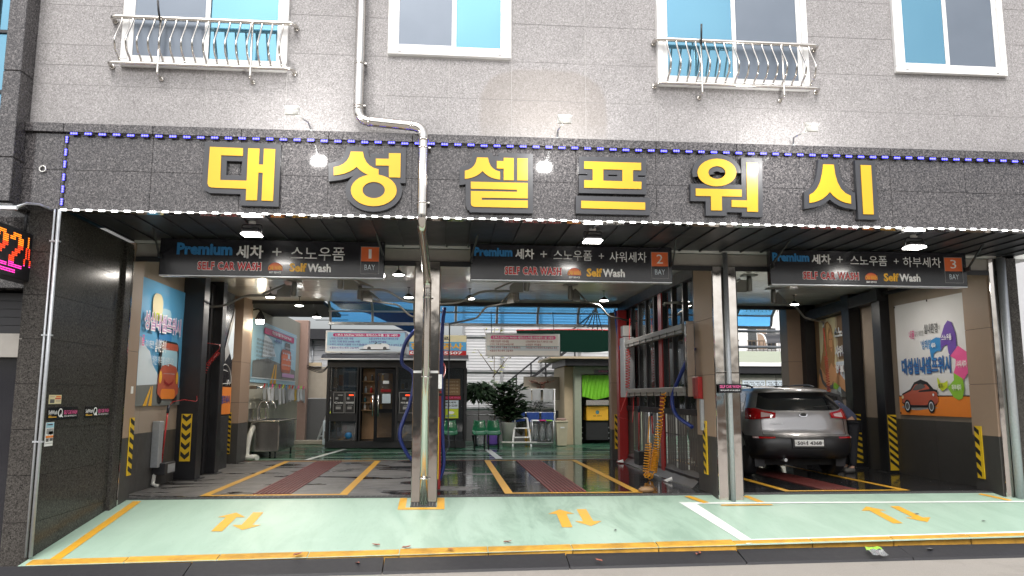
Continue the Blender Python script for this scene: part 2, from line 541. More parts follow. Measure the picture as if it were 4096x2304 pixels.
K['div_glass'] = glass('divider_glass', (.42, .44, .44), .015, .85, .12)
K['poly_blue'] = glass('blue_polycarbonate', (.14, .5, .95), .15, .88, .01, fk=.3)
K['clear_sheet'] = glass('clear_sheet', (.75, .8, .8), .1, .85, .1)


def window_glass():
    m, t, b = new_mat('blue_mirror_glass')
    n = t.noise(t.pos(), .8, 2)
    t.l.new(t.mix(n, (.10, .235, .33), (.15, .31, .40)), b.inputs['Base Color'])
    b.inputs['Metallic'].default_value = .75; b.inputs['Roughness'].default_value = .04
    t.l.new(t.bump(n, .05, .05), b.inputs['Normal'])
    return m


K['win_blue'] = window_glass()
m_, t_, b_ = new_mat('insect_screen')
t_.l.new(t_.mix(t_.noise(t_.pos(), 1.5, 3), (.11, .135, .17), (.16, .19, .23)), b_.inputs['Base Color'])
b_.inputs['Roughness'].default_value = .3; b_.inputs['Metallic'].default_value = .35
K['screen'] = m_


def ramp_mat():
    m, t, b = new_mat('mint_green_floor_paint')
    p = t.pos()
    c = t.mix(t.noise(p, 1.3, 5), (.28, .405, .32), (.33, .45, .37))
    sx = t.new('ShaderNodeSeparateXYZ'); t.l.new(p, sx.inputs[0])
    # tyre-worn darker streaks run up the ramp, mostly in front of the middle bay
    st = t.noise(t.pos((1.5, .42, 1)), 1.7, 6, .62, .5)
    zone = t.math('ADD', t.math('MULTIPLY', t.math('SUBTRACT', 1.0, t.math('ABSOLUTE', t.math('DIVIDE', t.math('SUBTRACT', sx.outputs[0], 1.6), 2.6))), 1.0, True), .26)
    mk = t.math('MULTIPLY', t.ramp(st, [(.46, (0, 0, 0)), (.66, (1, 1, 1))]), zone)
    c = t.mix(t.math('MULTIPLY', mk, .62), c, (.13, .205, .155))
    fs = t.math('MULTIPLY', t.ramp(t.noise(t.pos((5, .7, 1)), 5.0, 4, .7), [(.56, (0, 0, 0)), (.75, (1, 1, 1))]), .28)
    c = t.mix(fs, c, (.2, .3, .23))
    sp = t.ramp(t.noise(p, 38, 2, .5), [(.69, (0, 0, 0)), (.74, (1, 1, 1))])
    c = t.mix(t.math('MULTIPLY', sp, .35), c, (.08, .11, .085))
    pale = t.ramp(t.noise(p, 2.7, 4, .6), [(.58, (0, 0, 0)), (.75, (1, 1, 1))])
    c = t.mix(t.math('MULTIPLY', pale, .3), c, (.36, .49, .41))
    scr = t.ramp(t.noise(t.pos((9, 1.1, 1)), 6.0, 5, .75, 1.5), [(.60, (0, 0, 0)), (.72, (1, 1, 1))])
    c = t.mix(t.math('MULTIPLY', scr, .3), c, (.16, .24, .18))
    t.l.new(c, b.inputs['Base Color'])
    t.l.new(t.math('ADD', t.math('MULTIPLY', st, .3), .28, True), b.inputs['Roughness'])
    t.l.new(t.bump(t.noise(p, 60, 3), .12, .006), b.inputs['Normal'])
    return m


def bay_floor_mat():
    m, t, b = new_mat('wet_concrete_floor')
    p = t.pos()
    sx = t.new('ShaderNodeSeparateXYZ'); t.l.new(p, sx.inputs[0])
    wet_n = t.noise(t.pos((.55, 1.2, 1)), 1.1, 4, .55, .8)
    # first bay mostly dry with puddles, second and third bays wet throughout
    gx = t.math('ADD', t.math('MULTIPLY', t.math('ADD', sx.outputs[0], 1.0), .42), 0.0, True)
    w = t.math('ADD', wet_n, t.math('MULTIPLY', gx, .3))
    wet = t.ramp(w, [(.555, (0, 0, 0)), (.62, (1, 1, 1))])
    damp = t.ramp(w, [(.4, (0, 0, 0)), (.6, (1, 1, 1))])
    dry = t.mix(t.noise(p, 2.2, 6, .6), (.10, .097, .092), (.17, .163, .155))
    dry = t.mix(t.math('MULTIPLY', t.ramp(t.noise(t.pos((2.2, .5, 1)), 2.5, 5, .65), [(.5, (0, 0, 0)), (.68, (1, 1, 1))]), .6), dry, (.05, .05, .05))
    c = t.mix(t.math('MULTIPLY', damp, .55), dry, (.05, .049, .05))
    c = t.mix(wet, c, (.026, .026, .028))
    t.l.new(c, b.inputs['Base Color'])
    ro = t.math('ADD', t.math('MULTIPLY', t.math('SUBTRACT', 1.0, wet), .42), t.math('ADD', t.math('MULTIPLY', t.noise(t.pos((1, 2.4, 1)), 2.2, 4), .34), -.08), True)
    t.l.new(ro, b.inputs['Roughness'])
    h = t.math('ADD', t.math('MULTIPLY', t.noise(t.pos((1, 3, 1)), 3.5, 2), .5), t.math('MULTIPLY', t.math('MULTIPLY', t.noise(p, 70, 3), .5), t.math('SUBTRACT', 1.0, wet)))
    t.l.new(t.bump(h, .2, .02), b.inputs['Normal'])
    b.inputs['Specular IOR Level'].default_value = .6
    return m


def yard_mat():
    m, t, b = new_mat('wet_green_floor_paint')
    p = t.pos()
    w = t.noise(t.pos((.35, 1.6, 1)), 1.6, 4, .6, .5)
    c = t.mix(t.ramp(w, [(.45, (0, 0, 0)), (.55, (1, 1, 1))]), (.045, .15, .085), (.012, .06, .03))
    c = t.mix(t.math('MULTIPLY', t.noise(p, 9, 5), .4), c, (.06, .16, .1))
    t.l.new(c, b.inputs['Base Color'])
    t.l.new(t.ramp(w, [(.45, (.3, .3, .3)), (.55, (.06, .06, .06))]), b.inputs['Roughness'])
    t.l.new(t.bump(t.noise(t.pos((1, 3, 1)), 3, 2), .1, .015), b.inputs['Normal'])
    return m


def road_mat(name, a, bcol):
    m, t, b = new_mat(name)
    p = t.pos()
    c = t.mix(t.noise(p, 1.1, 6, .65), a, bcol)
    c = t.mix(t.math('MULTIPLY', t.ramp(t.noise(p, 160, 2), [(.5, (0, 0, 0)), (.7, (1, 1, 1))]), .4), c, (bcol[0] * 1.5, bcol[1] * 1.5, bcol[2] * 1.45))
    c = t.mix(t.math('MULTIPLY', t.ramp(t.noise(p, .7, 5, .7), [(.55, (0, 0, 0)), (.7, (1, 1, 1))]), .5), c, (a[0] * .5, a[1] * .48, a[2] * .46))
    t.l.new(c, b.inputs['Base Color']); b.inputs['Roughness'].default_value = .8
    t.l.new(t.bump(t.noise(p, 120, 4), .35, .006), b.inputs['Normal'])
    return m


K['ramp'] = ramp_mat(); K['bay_floor'] = bay_floor_mat(); K['yard'] = yard_mat()
K['road'] = road_mat('street_concrete', (.21, .195, .175), (.29, .27, .245))
K['kerb_stone'] = road_mat('kerb_concrete', (.2, .19, .175), (.3, .28, .26))
for k in ('led_blue', 'led_red', 'led_orange', 'led_pink', 'led_white', 'lamp_on'):
    K[k].cycles.emission_sampling = 'NONE'

# ------------------------------------------------------------ ground, ramp, floors
SL = 0.128
def rz(y): return -SL * (11.5 - y)
def yf(x): return 8.96 + 0.044 * x
mb = MB(); mb.face([(-70, -70, -.452), (70, -70, -.452), (70, 9.6, -.452), (-70, 9.6, -.452)])
tag(mb.build('street', K['road'], fix=False), 'grey concrete street in front of the ramp', kind='structure')
mb = MB(); mb.face([(-70, 11.46, -.034), (70, 11.46, -.034), (70, 140, -.034), (-70, 140, -.034)])
tag(mb.build('ground', K['dark_concrete'], fix=False), 'ground behind and around the building', kind='structure')

mb = MB(); nx, ny = 40, 10
vs = []; fs = []
for i in range(nx + 1):
    x = -4.36 + (9.6 + 4.36) * i / nx
    for j in range(ny + 1):
        y = yf(x) + (11.36 - yf(x)) * j / ny
        vs.append((x, y, rz(y)))
for i in range(nx):
    for j in range(ny):
        a = i * (ny + 1) + j; fs.append((a, a + ny + 1, a + ny + 2, a + 1))
mb.smooth = True; mb.addv(vs, fs)
ramp = tag(mb.build('entrance_ramp', K['ramp'], fix=False), 'mint green painted ramp sloping up to the bays', kind='structure')
def rampfn(x, y, d=0.0): return Vector((x, y, rz(y) + .004 + d))
def paint(name, loop, m, parent, fn, d=0.0):
    mb = MB(); mb.flat(loop, fn, d); o = mb.build(name, m, parent, fix=False)
    for p in o.data.polygons:
        if p.normal.z < 0: p.flip()
    return o
def band(p, q, w):
    p, q = Vector((*p, 0)), Vector((*q, 0)); d = (q - p).normalized(); n = Vector((-d.y, d.x, 0)) * w / 2
    return [tuple((a)[:2]) for a in (p - n, q - n, q + n, p + n)]
paint('painted_line', band((-4.08, 8.95), (-4.13, 11.28), .11), K['line_yellow'], ramp, rampfn)
for lp in ([(-.6, 10.74), (-.6, 11.33), (-.50, 11.33), (-.50, 10.84), (-.08, 10.84), (-.08, 11.33), (.02, 11.33), (.02, 10.74)],):
    paint('painted_line', lp, K['line_yellow'], ramp, rampfn)
paint('painted_line', band((3.82, 10.80), (4.55, 10.80), .055), K['line_yellow'], ramp, rampfn, .004)
paint('painted_line', band((3.66, 10.93), (3.50, 11.3), .10), K['line_yellow'], ramp, rampfn, .004)
paint('painted_line', band((4.46, 10.93), (4.36, 11.3), .10), K['line_yellow'], ramp, rampfn)
paint('painted_line', band((8.15, 10.92), (7.95, 11.3), .10), K['line_yellow'], ramp, rampfn)
paint('painted_line', [(3.30, 10.98), (3.5, 10.89), (9.5, 10.80), (9.5, 10.86), (3.62, 10.955)], K['line_white'], ramp, rampfn, .002)
paint('painted_line', [(3.28, 10.99), (3.50, 10.90), (3.66, 9.2), (3.53, 9.14)], K['line_white'], ramp, rampfn, .001)
paint('painted_line', [(3.5, yf(3.5) + .13), (9.5, yf(9.5) + .15), (9.5, yf(9.5) + .23), (3.62, yf(3.62) + .20)], K['line_white'], ramp, rampfn)
def arrow(x0, y0, x1, y1, w=.13, hw=.175, hl=.21):
    p, q = Vector((x0, y0)), Vector((x1, y1)); d = (q - p).normalized(); n = Vector((-d.y, d.x)); b = q - d * hl
    return [tuple(v) for v in (p + n * w / 2, p - n * w / 2, b - n * w / 2, b - n * hw, q, b + n * hw, b + n * w / 2)]
for (xu, xd) in ((-2.685, -2.385), (1.535, 1.85), (5.82, 6.25)):
    paint('painted_arrow', arrow(xu, 9.88, xu + .02, 10.68), K['line_yellow'], ramp, rampfn)
    paint('painted_arrow', arrow(xd, 10.68, xd - .01, 9.92), K['line_yellow'], ramp, rampfn)

# kerb stones along the front edge, rubber wedges below them
kerb = thing('kerb', 'row of worn yellow painted kerb stones along the foot of the mint ramp', 'kerb', (2, 9, -.4))
x = -4.3; i = 0
while x < 9.4:
    x1 = min(x + random.uniform(.93, 1.05), 9.5); g = .006
    h = .012 + random.uniform(-.004, .004); dz = random.uniform(-.006, .006)
    a, b = x + g, x1 - g; w0 = .155 if x < 3.2 else .10
    back = .03 if x < 3.2 else .01
    P = [(a, yf(a) + .14 + back - w0 + dz), (b, yf(b) + .14 + back - w0 - dz), (b, yf(b) + .14 + back), (a, yf(a) + .14 + back)]
    mb = MB(); z = [rz(p[1]) + h for p in P]
    top = [(p[0], p[1], zz) for p, zz in zip(P, z)]
    top[0] = (top[0][0], top[0][1] + .012, top[0][2] - .002); top[1] = (top[1][0], top[1][1] + .012, top[1][2] - .002)
    mid = [(P[0][0], P[0][1], z[0] - .018), (P[1][0], P[1][1], z[1] - .018)]
    bot = [(p[0], p[1], -.46) for p in P]
    mb.addv(top + mid + bot, [(0, 1, 2, 3), (4, 5, 1, 0), (6, 7, 5, 4), (7, 8, 2, 1, 5), (8, 9, 3, 2), (9, 6, 4, 0, 3)])
    mb.build('kerb_stone', K['kerb_yellow'], kerb)
    x = x1
pos_lab = ['leftmost black rubber kerb wedge below the dark wing wall', 'black rubber kerb wedge under the left pair of ramp arrows', 'black rubber kerb wedge ahead of the first steel pillar',
           'black rubber kerb wedge in front of the middle pair of arrows', 'black rubber kerb wedge below the foot of the slanting white line', 'black rubber kerb wedge beside the green and clear plastic packet', 'rightmost black rubber kerb wedge at the edge of the picture']
for i in range(7):
    a, b = -4.62 + i * 2.0, -4.62 + (i + 1) * 2.0 - .012
    skew = .14 if i == 4 else .0
    def K_(x, o, z): return (x, yf(x) - .0 + o, z)
    top = -.345 + random.uniform(-.006, .006)
    mb = MB(); mb.addv([K_(a, -.025, top), K_(b + skew, -.025, top + random.uniform(-.01, .006)), K_(b, -.33, -.425), K_(a, -.33, -.425), K_(a, -.025, -.452), K_(b + skew, -.025, -.452), K_(b, -.34, -.452), K_(a, -.34, -.452)],
                       [(0, 3, 2, 1), (3, 7, 6, 2), (4, 5, 6, 7), (0, 1, 5, 4), (0, 4, 7, 3), (1, 2, 6, 5)])
    for q in range(5):
        t = (q + .5) / 5; yo = -.05 - .25 * t; zc = top + (-.425 - top) * t
        mb.box(a + .03, b - .03, yf((a + b) / 2) + yo - .006, yf((a + b) / 2) + yo + .006, zc, zc + .007) if q in (1, 3) and False else None
    o = mb.build('rubber_kerb_wedge', K['rubber']); tag(o, pos_lab[i], 'kerb wedge', 'black rubber wedges along the kerb')
mb = MB(); mb.box(-6.6, -4.6, 8.2, 9.35, -.452, -.40)
tag(mb.build('pavement', K['kerb_stone']), 'low concrete slab at the foot of the wing wall', kind='structure')
mb = MB()
mb.addv([(-70, 8.53, -.45), (70, 9.1, -.45), (70, 9.0, -.448), (-70, 8.4, -.448)], [(0, 3, 2, 1)])
# bay floor, drains, lines
mb = MB(); mb.face([(-4.5, 11.5, 0), (8.9, 11.5, 0), (8.9, 17.6, 0), (-4.5, 17.6, 0)])
bay = tag(mb.build('bay_floor', K['bay_floor'], fix=False), 'wet dark concrete floor of the three wash bays', kind='structure')
def flr(x, y, d=0.0): return Vector((x, y, .004 + d))
for (xa, xb) in ((-3.40, -1.36), (.89, 2.92), (5.08, 7.04)):
    for lp in (rect(xa, xb, 11.56, 11.68), rect(xa, xa + .12, 11.68, 17.5), rect(xb - .12, xb, 11.68, 17.5), rect(xa + .12, xb - .12, 17.40, 17.5)):
        paint('painted_line', lp, K['line_yellow'], bay, flr)
    xc = (xa + xb) / 2 - .06 + (.0 if xa < 0 else 0)
    g = MB(); g.box(xc - .26, xc + .26, 11.7, 17.38, -.02, .003)
    gr = g.build('drain_grate', K['matt_black'], bay)
    for q in range(9):
        u = xc - .245 + q * .0613
        b2 = MB(); b2.box(u - .017, u + .017, 11.7, 17.38, -.01, .014); b2.build('grate_bar', K['grate_red'], gr)
# transverse steel drain between ramp and bays
mb = MB(); mb.box(-4.34, 8.3, 11.36, 11.5, -.12, -.06)
dr = mb.build('front_drain', K['matt_black'], bay)
mb = MB()
for yy in (11.367, 11.43, 11.493): mb.box(-4.34, 8.3, yy - .007, yy + .007, -.05, .0)
for i in range(int(12.6 / .075)):
    mb.box(-4.32 + i * .075, -4.308 + i * .075, 11.367, 11.493, -.04, -.002)
tag(mb.build('drain_bars', K['grate_grey'], dr), kind='stuff')
# grate at foot of first pillar
mb = MB(); mb.box(-.44, -.09, 10.86, 11.06, -.16, rz(10.86) - .012); pg = mb.build('pillar_drain', K['matt_black'], ramp)
mb = MB()
for i in range(9): mb.bar((-.43 + i * .0415, 10.86, rz(10.86) + .004), (-.43 + i * .0415, 11.06, rz(11.06) + .004), .009, .02)
for i in range(4): mb.bar((-.44, 10.87 + i * .058, rz(10.87 + i * .058) + .004), (-.09, 10.87 + i * .058, rz(10.87 + i * .058) + .004), .009, .02)
mb.build('drain_bars', K['grate_grey'], pg)
# yard
mb = MB(); mb.face([(-4.6, 17.62, 0), (9.6, 17.62, 0), (9.6, 27.5, 0), (-4.6, 27.5, 0)])
yard = tag(mb.build('yard_floor', K['yard'], fix=False), 'wet green painted yard floor behind the bays', kind='structure')
for p, q, w in (((-3.0, 17.8), (-2.6, 21.3), .12), ((-2.4, 20.0), (9.0, 19.9), .05), ((-3.4, 18.6), (9.0, 18.5), .05), ((1.25, 17.9), (1.15, 21.0), .16), ((-4, 17.9), (9, 17.9), .04)):
    paint('painted_line', band(p, q, w), K['line_white'], yard, flr)
mb = MB(); mb.box(-4.5, 8.9, 17.56, 17.64, -.06, .002); mb.build('rear_drain', K['grate_red'], bay)

# ------------------------------------------------------------ facade
WINS = [(-3.82, -1.92, 5.2, 7.1), (-.74, .75, 5.47, 7.0), (2.57, 4.51, 5.2, 7.1), (5.66, 7.16, 5.49, 7.0)]
fac = thing('building_facade', 'speckled grey granite tiled upper wall with four white framed windows', 'building', (2, 9.1, 4.47))
XJ = [-4.97, -3.81, -2.85, -1.92, -.75, 0.0, .76, 1.67, 2.56, 3.55, 4.51, 5.66, 6.41, 7.17, 8.0, 8.8]
ZJ = [4.47, 4.96, 5.45, 5.94, 6.43, 6.92, 7.41]
mb = MB(); mb.box(-4.97, 8.8, 9.0535, 17.55, 4.47, 7.41)  # runs back unseen through the building, added depth to block the light
mb.build('wall_core', K['joint'], fac)
def cut(r, w):
    a, b, c, d = r; x0, x1, z0, z1 = w
    if x1 <= a or x0 >= b or z1 <= c or z0 >= d: return [r]
    o = []
    if z0 > c: o.append((a, b, c, z0))
    if z1 < d: o.append((a, b, z1, d))
    lo, hi = max(c, z0), min(d, z1)
    if x0 > a: o.append((a, x0, lo, hi))
    if x1 < b: o.append((x1, b, lo, hi))
    return o
for i in range(len(XJ) - 1):
    for j in range(len(ZJ) - 1):
        rs = [(XJ[i], XJ[i + 1], ZJ[j], ZJ[j + 1])]
        for w in WINS: rs = [q for r in rs for q in cut(r, w)]
        for (a, b, c, d) in rs:
            if b - a < .03 or d - c < .02: continue
            e = random.uniform(-.001, .001); g = .0028
            mb = MB(); mb.box(a + g, b - g, 9.05 + e, 9.0525, c + g, d - g); mb.build('wall_tile', K['grey_granite'], fac)
def window(x0, x1, z0, z1, panes, mid):
    f = MB(); t = .075
    for (a, b, c, d) in ((x0, x1, z0, z0 + t), (x0, x1, z1 - t, z1), (x0, x0 + t, z0 + t, z1 - t), (x1 - t, x1, z0 + t, z1 - t)): f.bbox(a, b, 8.995, 9.09, c, d, .006)
    fo = f.build('window', K['white_frame'], fac)
    for (a, b, c, d) in ((x0 + t + .05, x0 + t + .085, z0 + .025, z0 + .034), (x1 - t - .085, x1 - t - .05, z0 + .025, z0 + .034)):
        q = MB(); q.box(a, b, 8.9935, 8.999, c, d); q.build('drain_slot', K['matt_black'], fo)
    a0, a1 = x0 + t, x1 - t
    for k, (a, b) in enumerate(((a0, mid + .03), (mid - .03, a1))):
        dy = .0 if k == 0 else .022; s = MB(); w = .055
        for (p, q, c, d) in ((a, b, z0 + t, z0 + t + w), (a, a + w, z0 + t + w, z1 - t), (b - w, b, z0 + t + w, z1 - t)): s.bbox(p, q, 9.005 + dy, 9.027 + dy, c, d, .004)
        s.build('sash', K['white_frame'], fo)
        g = MB(); g.box(a + w, b - w, 9.014 + dy, 9.020 + dy, z0 + t + w, z1 - t)
        g.build('pane', K[panes[k]], fo)
    return fo
window(*WINS[0], ('screen', 'win_blue'), -2.86)
window(*WINS[1], ('screen', 'win_blue'), .05)
window(*WINS[2], ('win_blue', 'screen'), 3.55)
window(*WINS[3], ('win_blue', 'screen'), 6.36)
# dark granite pilaster at the left corner
pil = thing('corner_pilaster', 'dark granite pilaster running up the left corner of the upper wall', 'pilaster', (-4.9, 8.8, 3.5))
for c, d in ((3.5, 4.0), (4.0, 5.0), (5.0, 6.0), (6.0, 7.0), (7.0, 7.4)):
    mb = MB(); mb.bbox(-4.97, -4.78, 8.78, 9.25, c + .003, d - .003, .006); mb.build('granite_block', K['dark_granite'], pil)
mb = MB(); mb.box(-4.95, -4.80, 8.8, 9.2, 3.5, 7.4); mb.build('pilaster_core', K['dark_joint'], pil)

# fascia with polished slabs
fas = thing('sign_fascia', 'polished dark granite fascia carrying the big yellow letters', 'fascia', (2, 9.0, 3.47))
FX = [-4.78, -4.36, -3.38, -2.39, -1.39, -.42, .56, 1.53, 2.51, 3.51, 4.49, 5.48, 6.46, 7.44, 8.7]
mb = MB(); mb.box(-4.78, 8.7, 9.03, 9.22, 3.49, 4.46); mb.build('fascia_core', K['dark_joint'], fas)
for a, b in zip(FX, FX[1:]):
    for c, d in ((3.47, 3.93), (3.93, 4.36)):
        mb = MB(); mb.box(a + .0025, b - .0025, 9.0 + random.uniform(-.0008, .0008), 9.028, c + .0025, d - .0025); mb.build('granite_slab', K['dark_granite'], fas)
    mb = MB(); mb.bbox(a + .002, b - .002, 8.955, 9.028, 4.36 + .002, 4.468, .005); mb.build('cap_slab', K['dark_granite'], fas)
mb = MB(); mb.box(-4.3, 8.7, 9.03, 9.2, 3.474, 3.482); mb.build('mirror_trim', K['mirror'], fas)
# little coil of spare white cable on the fascia
tag(MB().tube(coil([(-4.56, 8.985, 3.93), (-4.56, 8.975, 3.93)], .035, 3), .006, 5).build('cable_coil', K['white']), 'small coil of spare white cable hanging on the fascia at the far left', 'cable')

GLYPHS = {
'dae':[('p',[(-2.724,4.226),(-2.353,4.222),(-2.351,4.129),(-2.722,4.132)]),('p',[(-2.724,4.224),(-2.596,4.224),(-2.587,3.751),(-2.68,3.747),(-2.712,3.759),(-2.728,3.793)]),('p',[(-2.659,3.838),(-2.29,3.837),(-2.291,3.742),(-2.654,3.746)]),('p',[(-2.296,4.223),(-2.167,4.221),(-2.168,3.609),(-2.293,3.609)]),('p',[(-2.218,4.032),(-2.069,4.031),(-2.068,3.935),(-2.217,3.937)]),('p',[(-2.117,4.222),(-1.99,4.219),(-1.988,3.606),(-2.117,3.608)])],
'seong':[('p',[(-1.129,4.218),(-0.99,4.219),(-0.974,4.152),(-0.947,4.099),(-0.91,4.058),(-0.862,4.029),(-0.803,4.013),(-0.803,3.92),(-0.865,3.928),(-0.922,3.943),(-0.972,3.967),(-1.017,3.998),(-1.056,4.036),(-1.095,4.002),(-1.141,3.975),(-1.192,3.953),(-1.251,3.937),(-1.315,3.927),(-1.319,4.024),(-1.256,4.042),(-1.206,4.07),(-1.168,4.109),(-1.143,4.158)]),('r',[(-0.588,3.767),(-0.594,3.725),(-0.612,3.684),(-0.643,3.648),(-0.684,3.617),(-0.734,3.593),(-0.789,3.578),(-0.847,3.572),(-0.906,3.575),(-0.962,3.588),(-1.012,3.609),(-1.054,3.638),(-1.087,3.673),(-1.107,3.712),(-1.115,3.754),(-1.11,3.796),(-1.092,3.837),(-1.061,3.874),(-1.021,3.905),(-0.971,3.929),(-0.916,3.944),(-0.857,3.951),(-0.798,3.948),(-0.742,3.935),(-0.691,3.914),(-0.649,3.885),(-0.616,3.849),(-0.596,3.809)],[(-0.724,3.767),(-0.727,3.745),(-0.736,3.725),(-0.751,3.706),(-0.77,3.69),(-0.794,3.678),(-0.821,3.67),(-0.85,3.667),(-0.878,3.669),(-0.906,3.676),(-0.93,3.686),(-0.951,3.701),(-0.967,3.719),(-0.977,3.739),(-0.98,3.76),(-0.978,3.782),(-0.969,3.802),(-0.954,3.821),(-0.934,3.837),(-0.91,3.849),(-0.883,3.857),(-0.855,3.86),(-0.826,3.858),(-0.799,3.852),(-0.774,3.841),(-0.754,3.826),(-0.738,3.808),(-0.728,3.788)]),('p',[(-0.689,4.211),(-0.552,4.213),(-0.55,3.92),(-0.682,3.921)]),('p',[(-0.838,4.141),(-0.645,4.143),(-0.643,4.06),(-0.836,4.059)])],
'sel':[('p',[(0.342,4.19),(0.471,4.191),(0.482,4.138),(0.502,4.094),(0.531,4.061),(0.568,4.038),(0.614,4.025),(0.617,3.928),(0.565,3.935),(0.518,3.948),(0.476,3.968),(0.44,3.994),(0.408,4.026),(0.376,3.994),(0.34,3.969),(0.299,3.949),(0.252,3.934),(0.201,3.925),(0.2,4.023),(0.246,4.038),(0.283,4.062),(0.312,4.096),(0.331,4.138)]),('p',[(0.657,4.194),(0.777,4.194),(0.778,3.924),(0.658,3.922)]),('p',[(0.576,4.153),(0.706,4.154),(0.706,4.061),(0.576,4.062)]),('p',[(0.82,4.193),(0.944,4.194),(0.944,3.925),(0.819,3.924)]),('p',[(0.272,3.893),(0.944,3.895),(0.944,3.809),(0.273,3.808)]),('p',[(0.816,3.892),(0.944,3.895),(0.944,3.707),(0.816,3.707)]),('p',[(0.273,3.78),(0.944,3.785),(0.944,3.707),(0.274,3.701)]),('p',[(0.273,3.78),(0.401,3.781),(0.402,3.593),(0.311,3.593),(0.284,3.604),(0.275,3.629)]),('p',[(0.291,3.675),(0.944,3.683),(0.944,3.592),(0.311,3.591)])],
'peu':[('p',[(1.622,4.179),(2.313,4.18),(2.311,4.088),(1.621,4.087)]),('p',[(1.724,4.138),(1.852,4.139),(1.848,3.898),(1.721,3.895)]),('p',[(2.084,4.138),(2.213,4.139),(2.208,3.898),(2.08,3.894)]),('p',[(1.619,3.946),(2.312,3.946),(2.31,3.856),(1.618,3.854)]),('p',[(1.58,3.695),(2.352,3.692),(2.351,3.603),(1.579,3.605)])],
'wo':[('r',[(3.487,4.092),(3.479,4.053),(3.46,4.016),(3.43,3.983),(3.39,3.954),(3.344,3.933),(3.292,3.919),(3.238,3.913),(3.185,3.916),(3.134,3.927),(3.089,3.946),(3.052,3.973),(3.025,4.005),(3.008,4.04),(3.003,4.079),(3.01,4.117),(3.029,4.154),(3.059,4.188),(3.098,4.216),(3.145,4.238),(3.196,4.253),(3.25,4.259),(3.304,4.256),(3.355,4.244),(3.4,4.225),(3.438,4.199),(3.465,4.167),(3.482,4.13)],[(3.351,4.088),(3.348,4.07),(3.339,4.054),(3.326,4.038),(3.309,4.025),(3.288,4.015),(3.265,4.009),(3.242,4.006),(3.218,4.008),(3.196,4.013),(3.176,4.022),(3.159,4.034),(3.147,4.048),(3.14,4.065),(3.138,4.082),(3.141,4.1),(3.149,4.117),(3.162,4.132),(3.18,4.145),(3.2,4.155),(3.223,4.162),(3.247,4.165),(3.271,4.163),(3.293,4.158),(3.313,4.149),(3.33,4.137),(3.342,4.122),(3.349,4.106)]),('p',[(2.976,3.88),(3.546,3.881),(3.543,3.792),(2.974,3.789)]),('p',[(3.16,3.845),(3.296,3.843),(3.291,3.616),(3.157,3.615)]),('p',[(3.617,4.223),(3.758,4.223),(3.737,3.609),(3.602,3.61)]),('p',[(3.414,3.748),(3.665,3.748),(3.662,3.661),(3.411,3.662)])],
'si':[('p',[(4.587,4.225),(4.723,4.226),(4.733,4.102),(4.757,4.002),(4.796,3.924),(4.849,3.87),(4.917,3.838),(4.916,3.738),(4.85,3.748),(4.79,3.768),(4.738,3.797),(4.692,3.835),(4.654,3.882),(4.612,3.836),(4.565,3.798),(4.512,3.769),(4.453,3.748),(4.388,3.736),(4.392,3.837),(4.449,3.871),(4.498,3.926),(4.537,4.004),(4.566,4.103)]),('p',[(5.065,4.23),(5.2,4.23),(5.196,3.61),(5.063,3.611)])],
}

LAB = {'dae': ('first yellow sign letter, 대, on the granite fascia', 'dae'), 'seong': ('yellow sign letter 성 with a round bottom loop', ''), 'sel': ('yellow sign letter 셀 right of the steel downpipe', ''),
       'peu': ('yellow sign letter 프 with a separate long bottom bar', ''), 'wo': ('yellow sign letter 워 lit by a glaring reflection', ''), 'si': ('last yellow sign letter, 시, at the right end', '')}
def grow(loop, e):
    n = len(loop); A = sum(loop[i][0] * loop[(i + 1) % n][1] - loop[(i + 1) % n][0] * loop[i][1] for i in range(n)); s = 1 if A > 0 else -1
    o = []
    for i in range(n):
        p, a, b = Vector(loop[i]), Vector(loop[i - 1]), Vector(loop[(i + 1) % n])
        d1 = (p - a).normalized(); d2 = (b - p).normalized(); n1 = Vector((d1.y, -d1.x)) * s; n2 = Vector((d2.y, -d2.x)) * s
        m = (n1 + n2); m = m.normalized() if m.length > 1e-6 else n1
        o.append(tuple(p + m * e / max(m.dot(n1), .5)))
    return o
ffn = lambda u, v, d=0.0: Vector((u, 9.0 - d, v))
for key, strokes in GLYPHS.items():
    xs = [p[0] for s in strokes for p in s[1]]
    L = thing('sign_letter', LAB[key][0], 'sign letter', ((min(xs) + max(xs)) / 2, 9.0, 3.57), 'big yellow letters on the granite fascia')
    bk = MB(); fc = MB()
    for k, s in enumerate(strokes):
        e = .062; d = .0012 * k
        bk.prism(grow(s[1], e), ffn, .062 + d * .5, .006, [grow(s[2], -e)] if s[0] == 'r' and key != 'seong' else ())
        fc.prism(s[1], ffn, .072 + d * .4, .064, [s[2]] if s[0] == 'r' else ())
    bk.build('letter_body', K['letter_back'], L); fc.build('letter_face', K['yellow'], L)

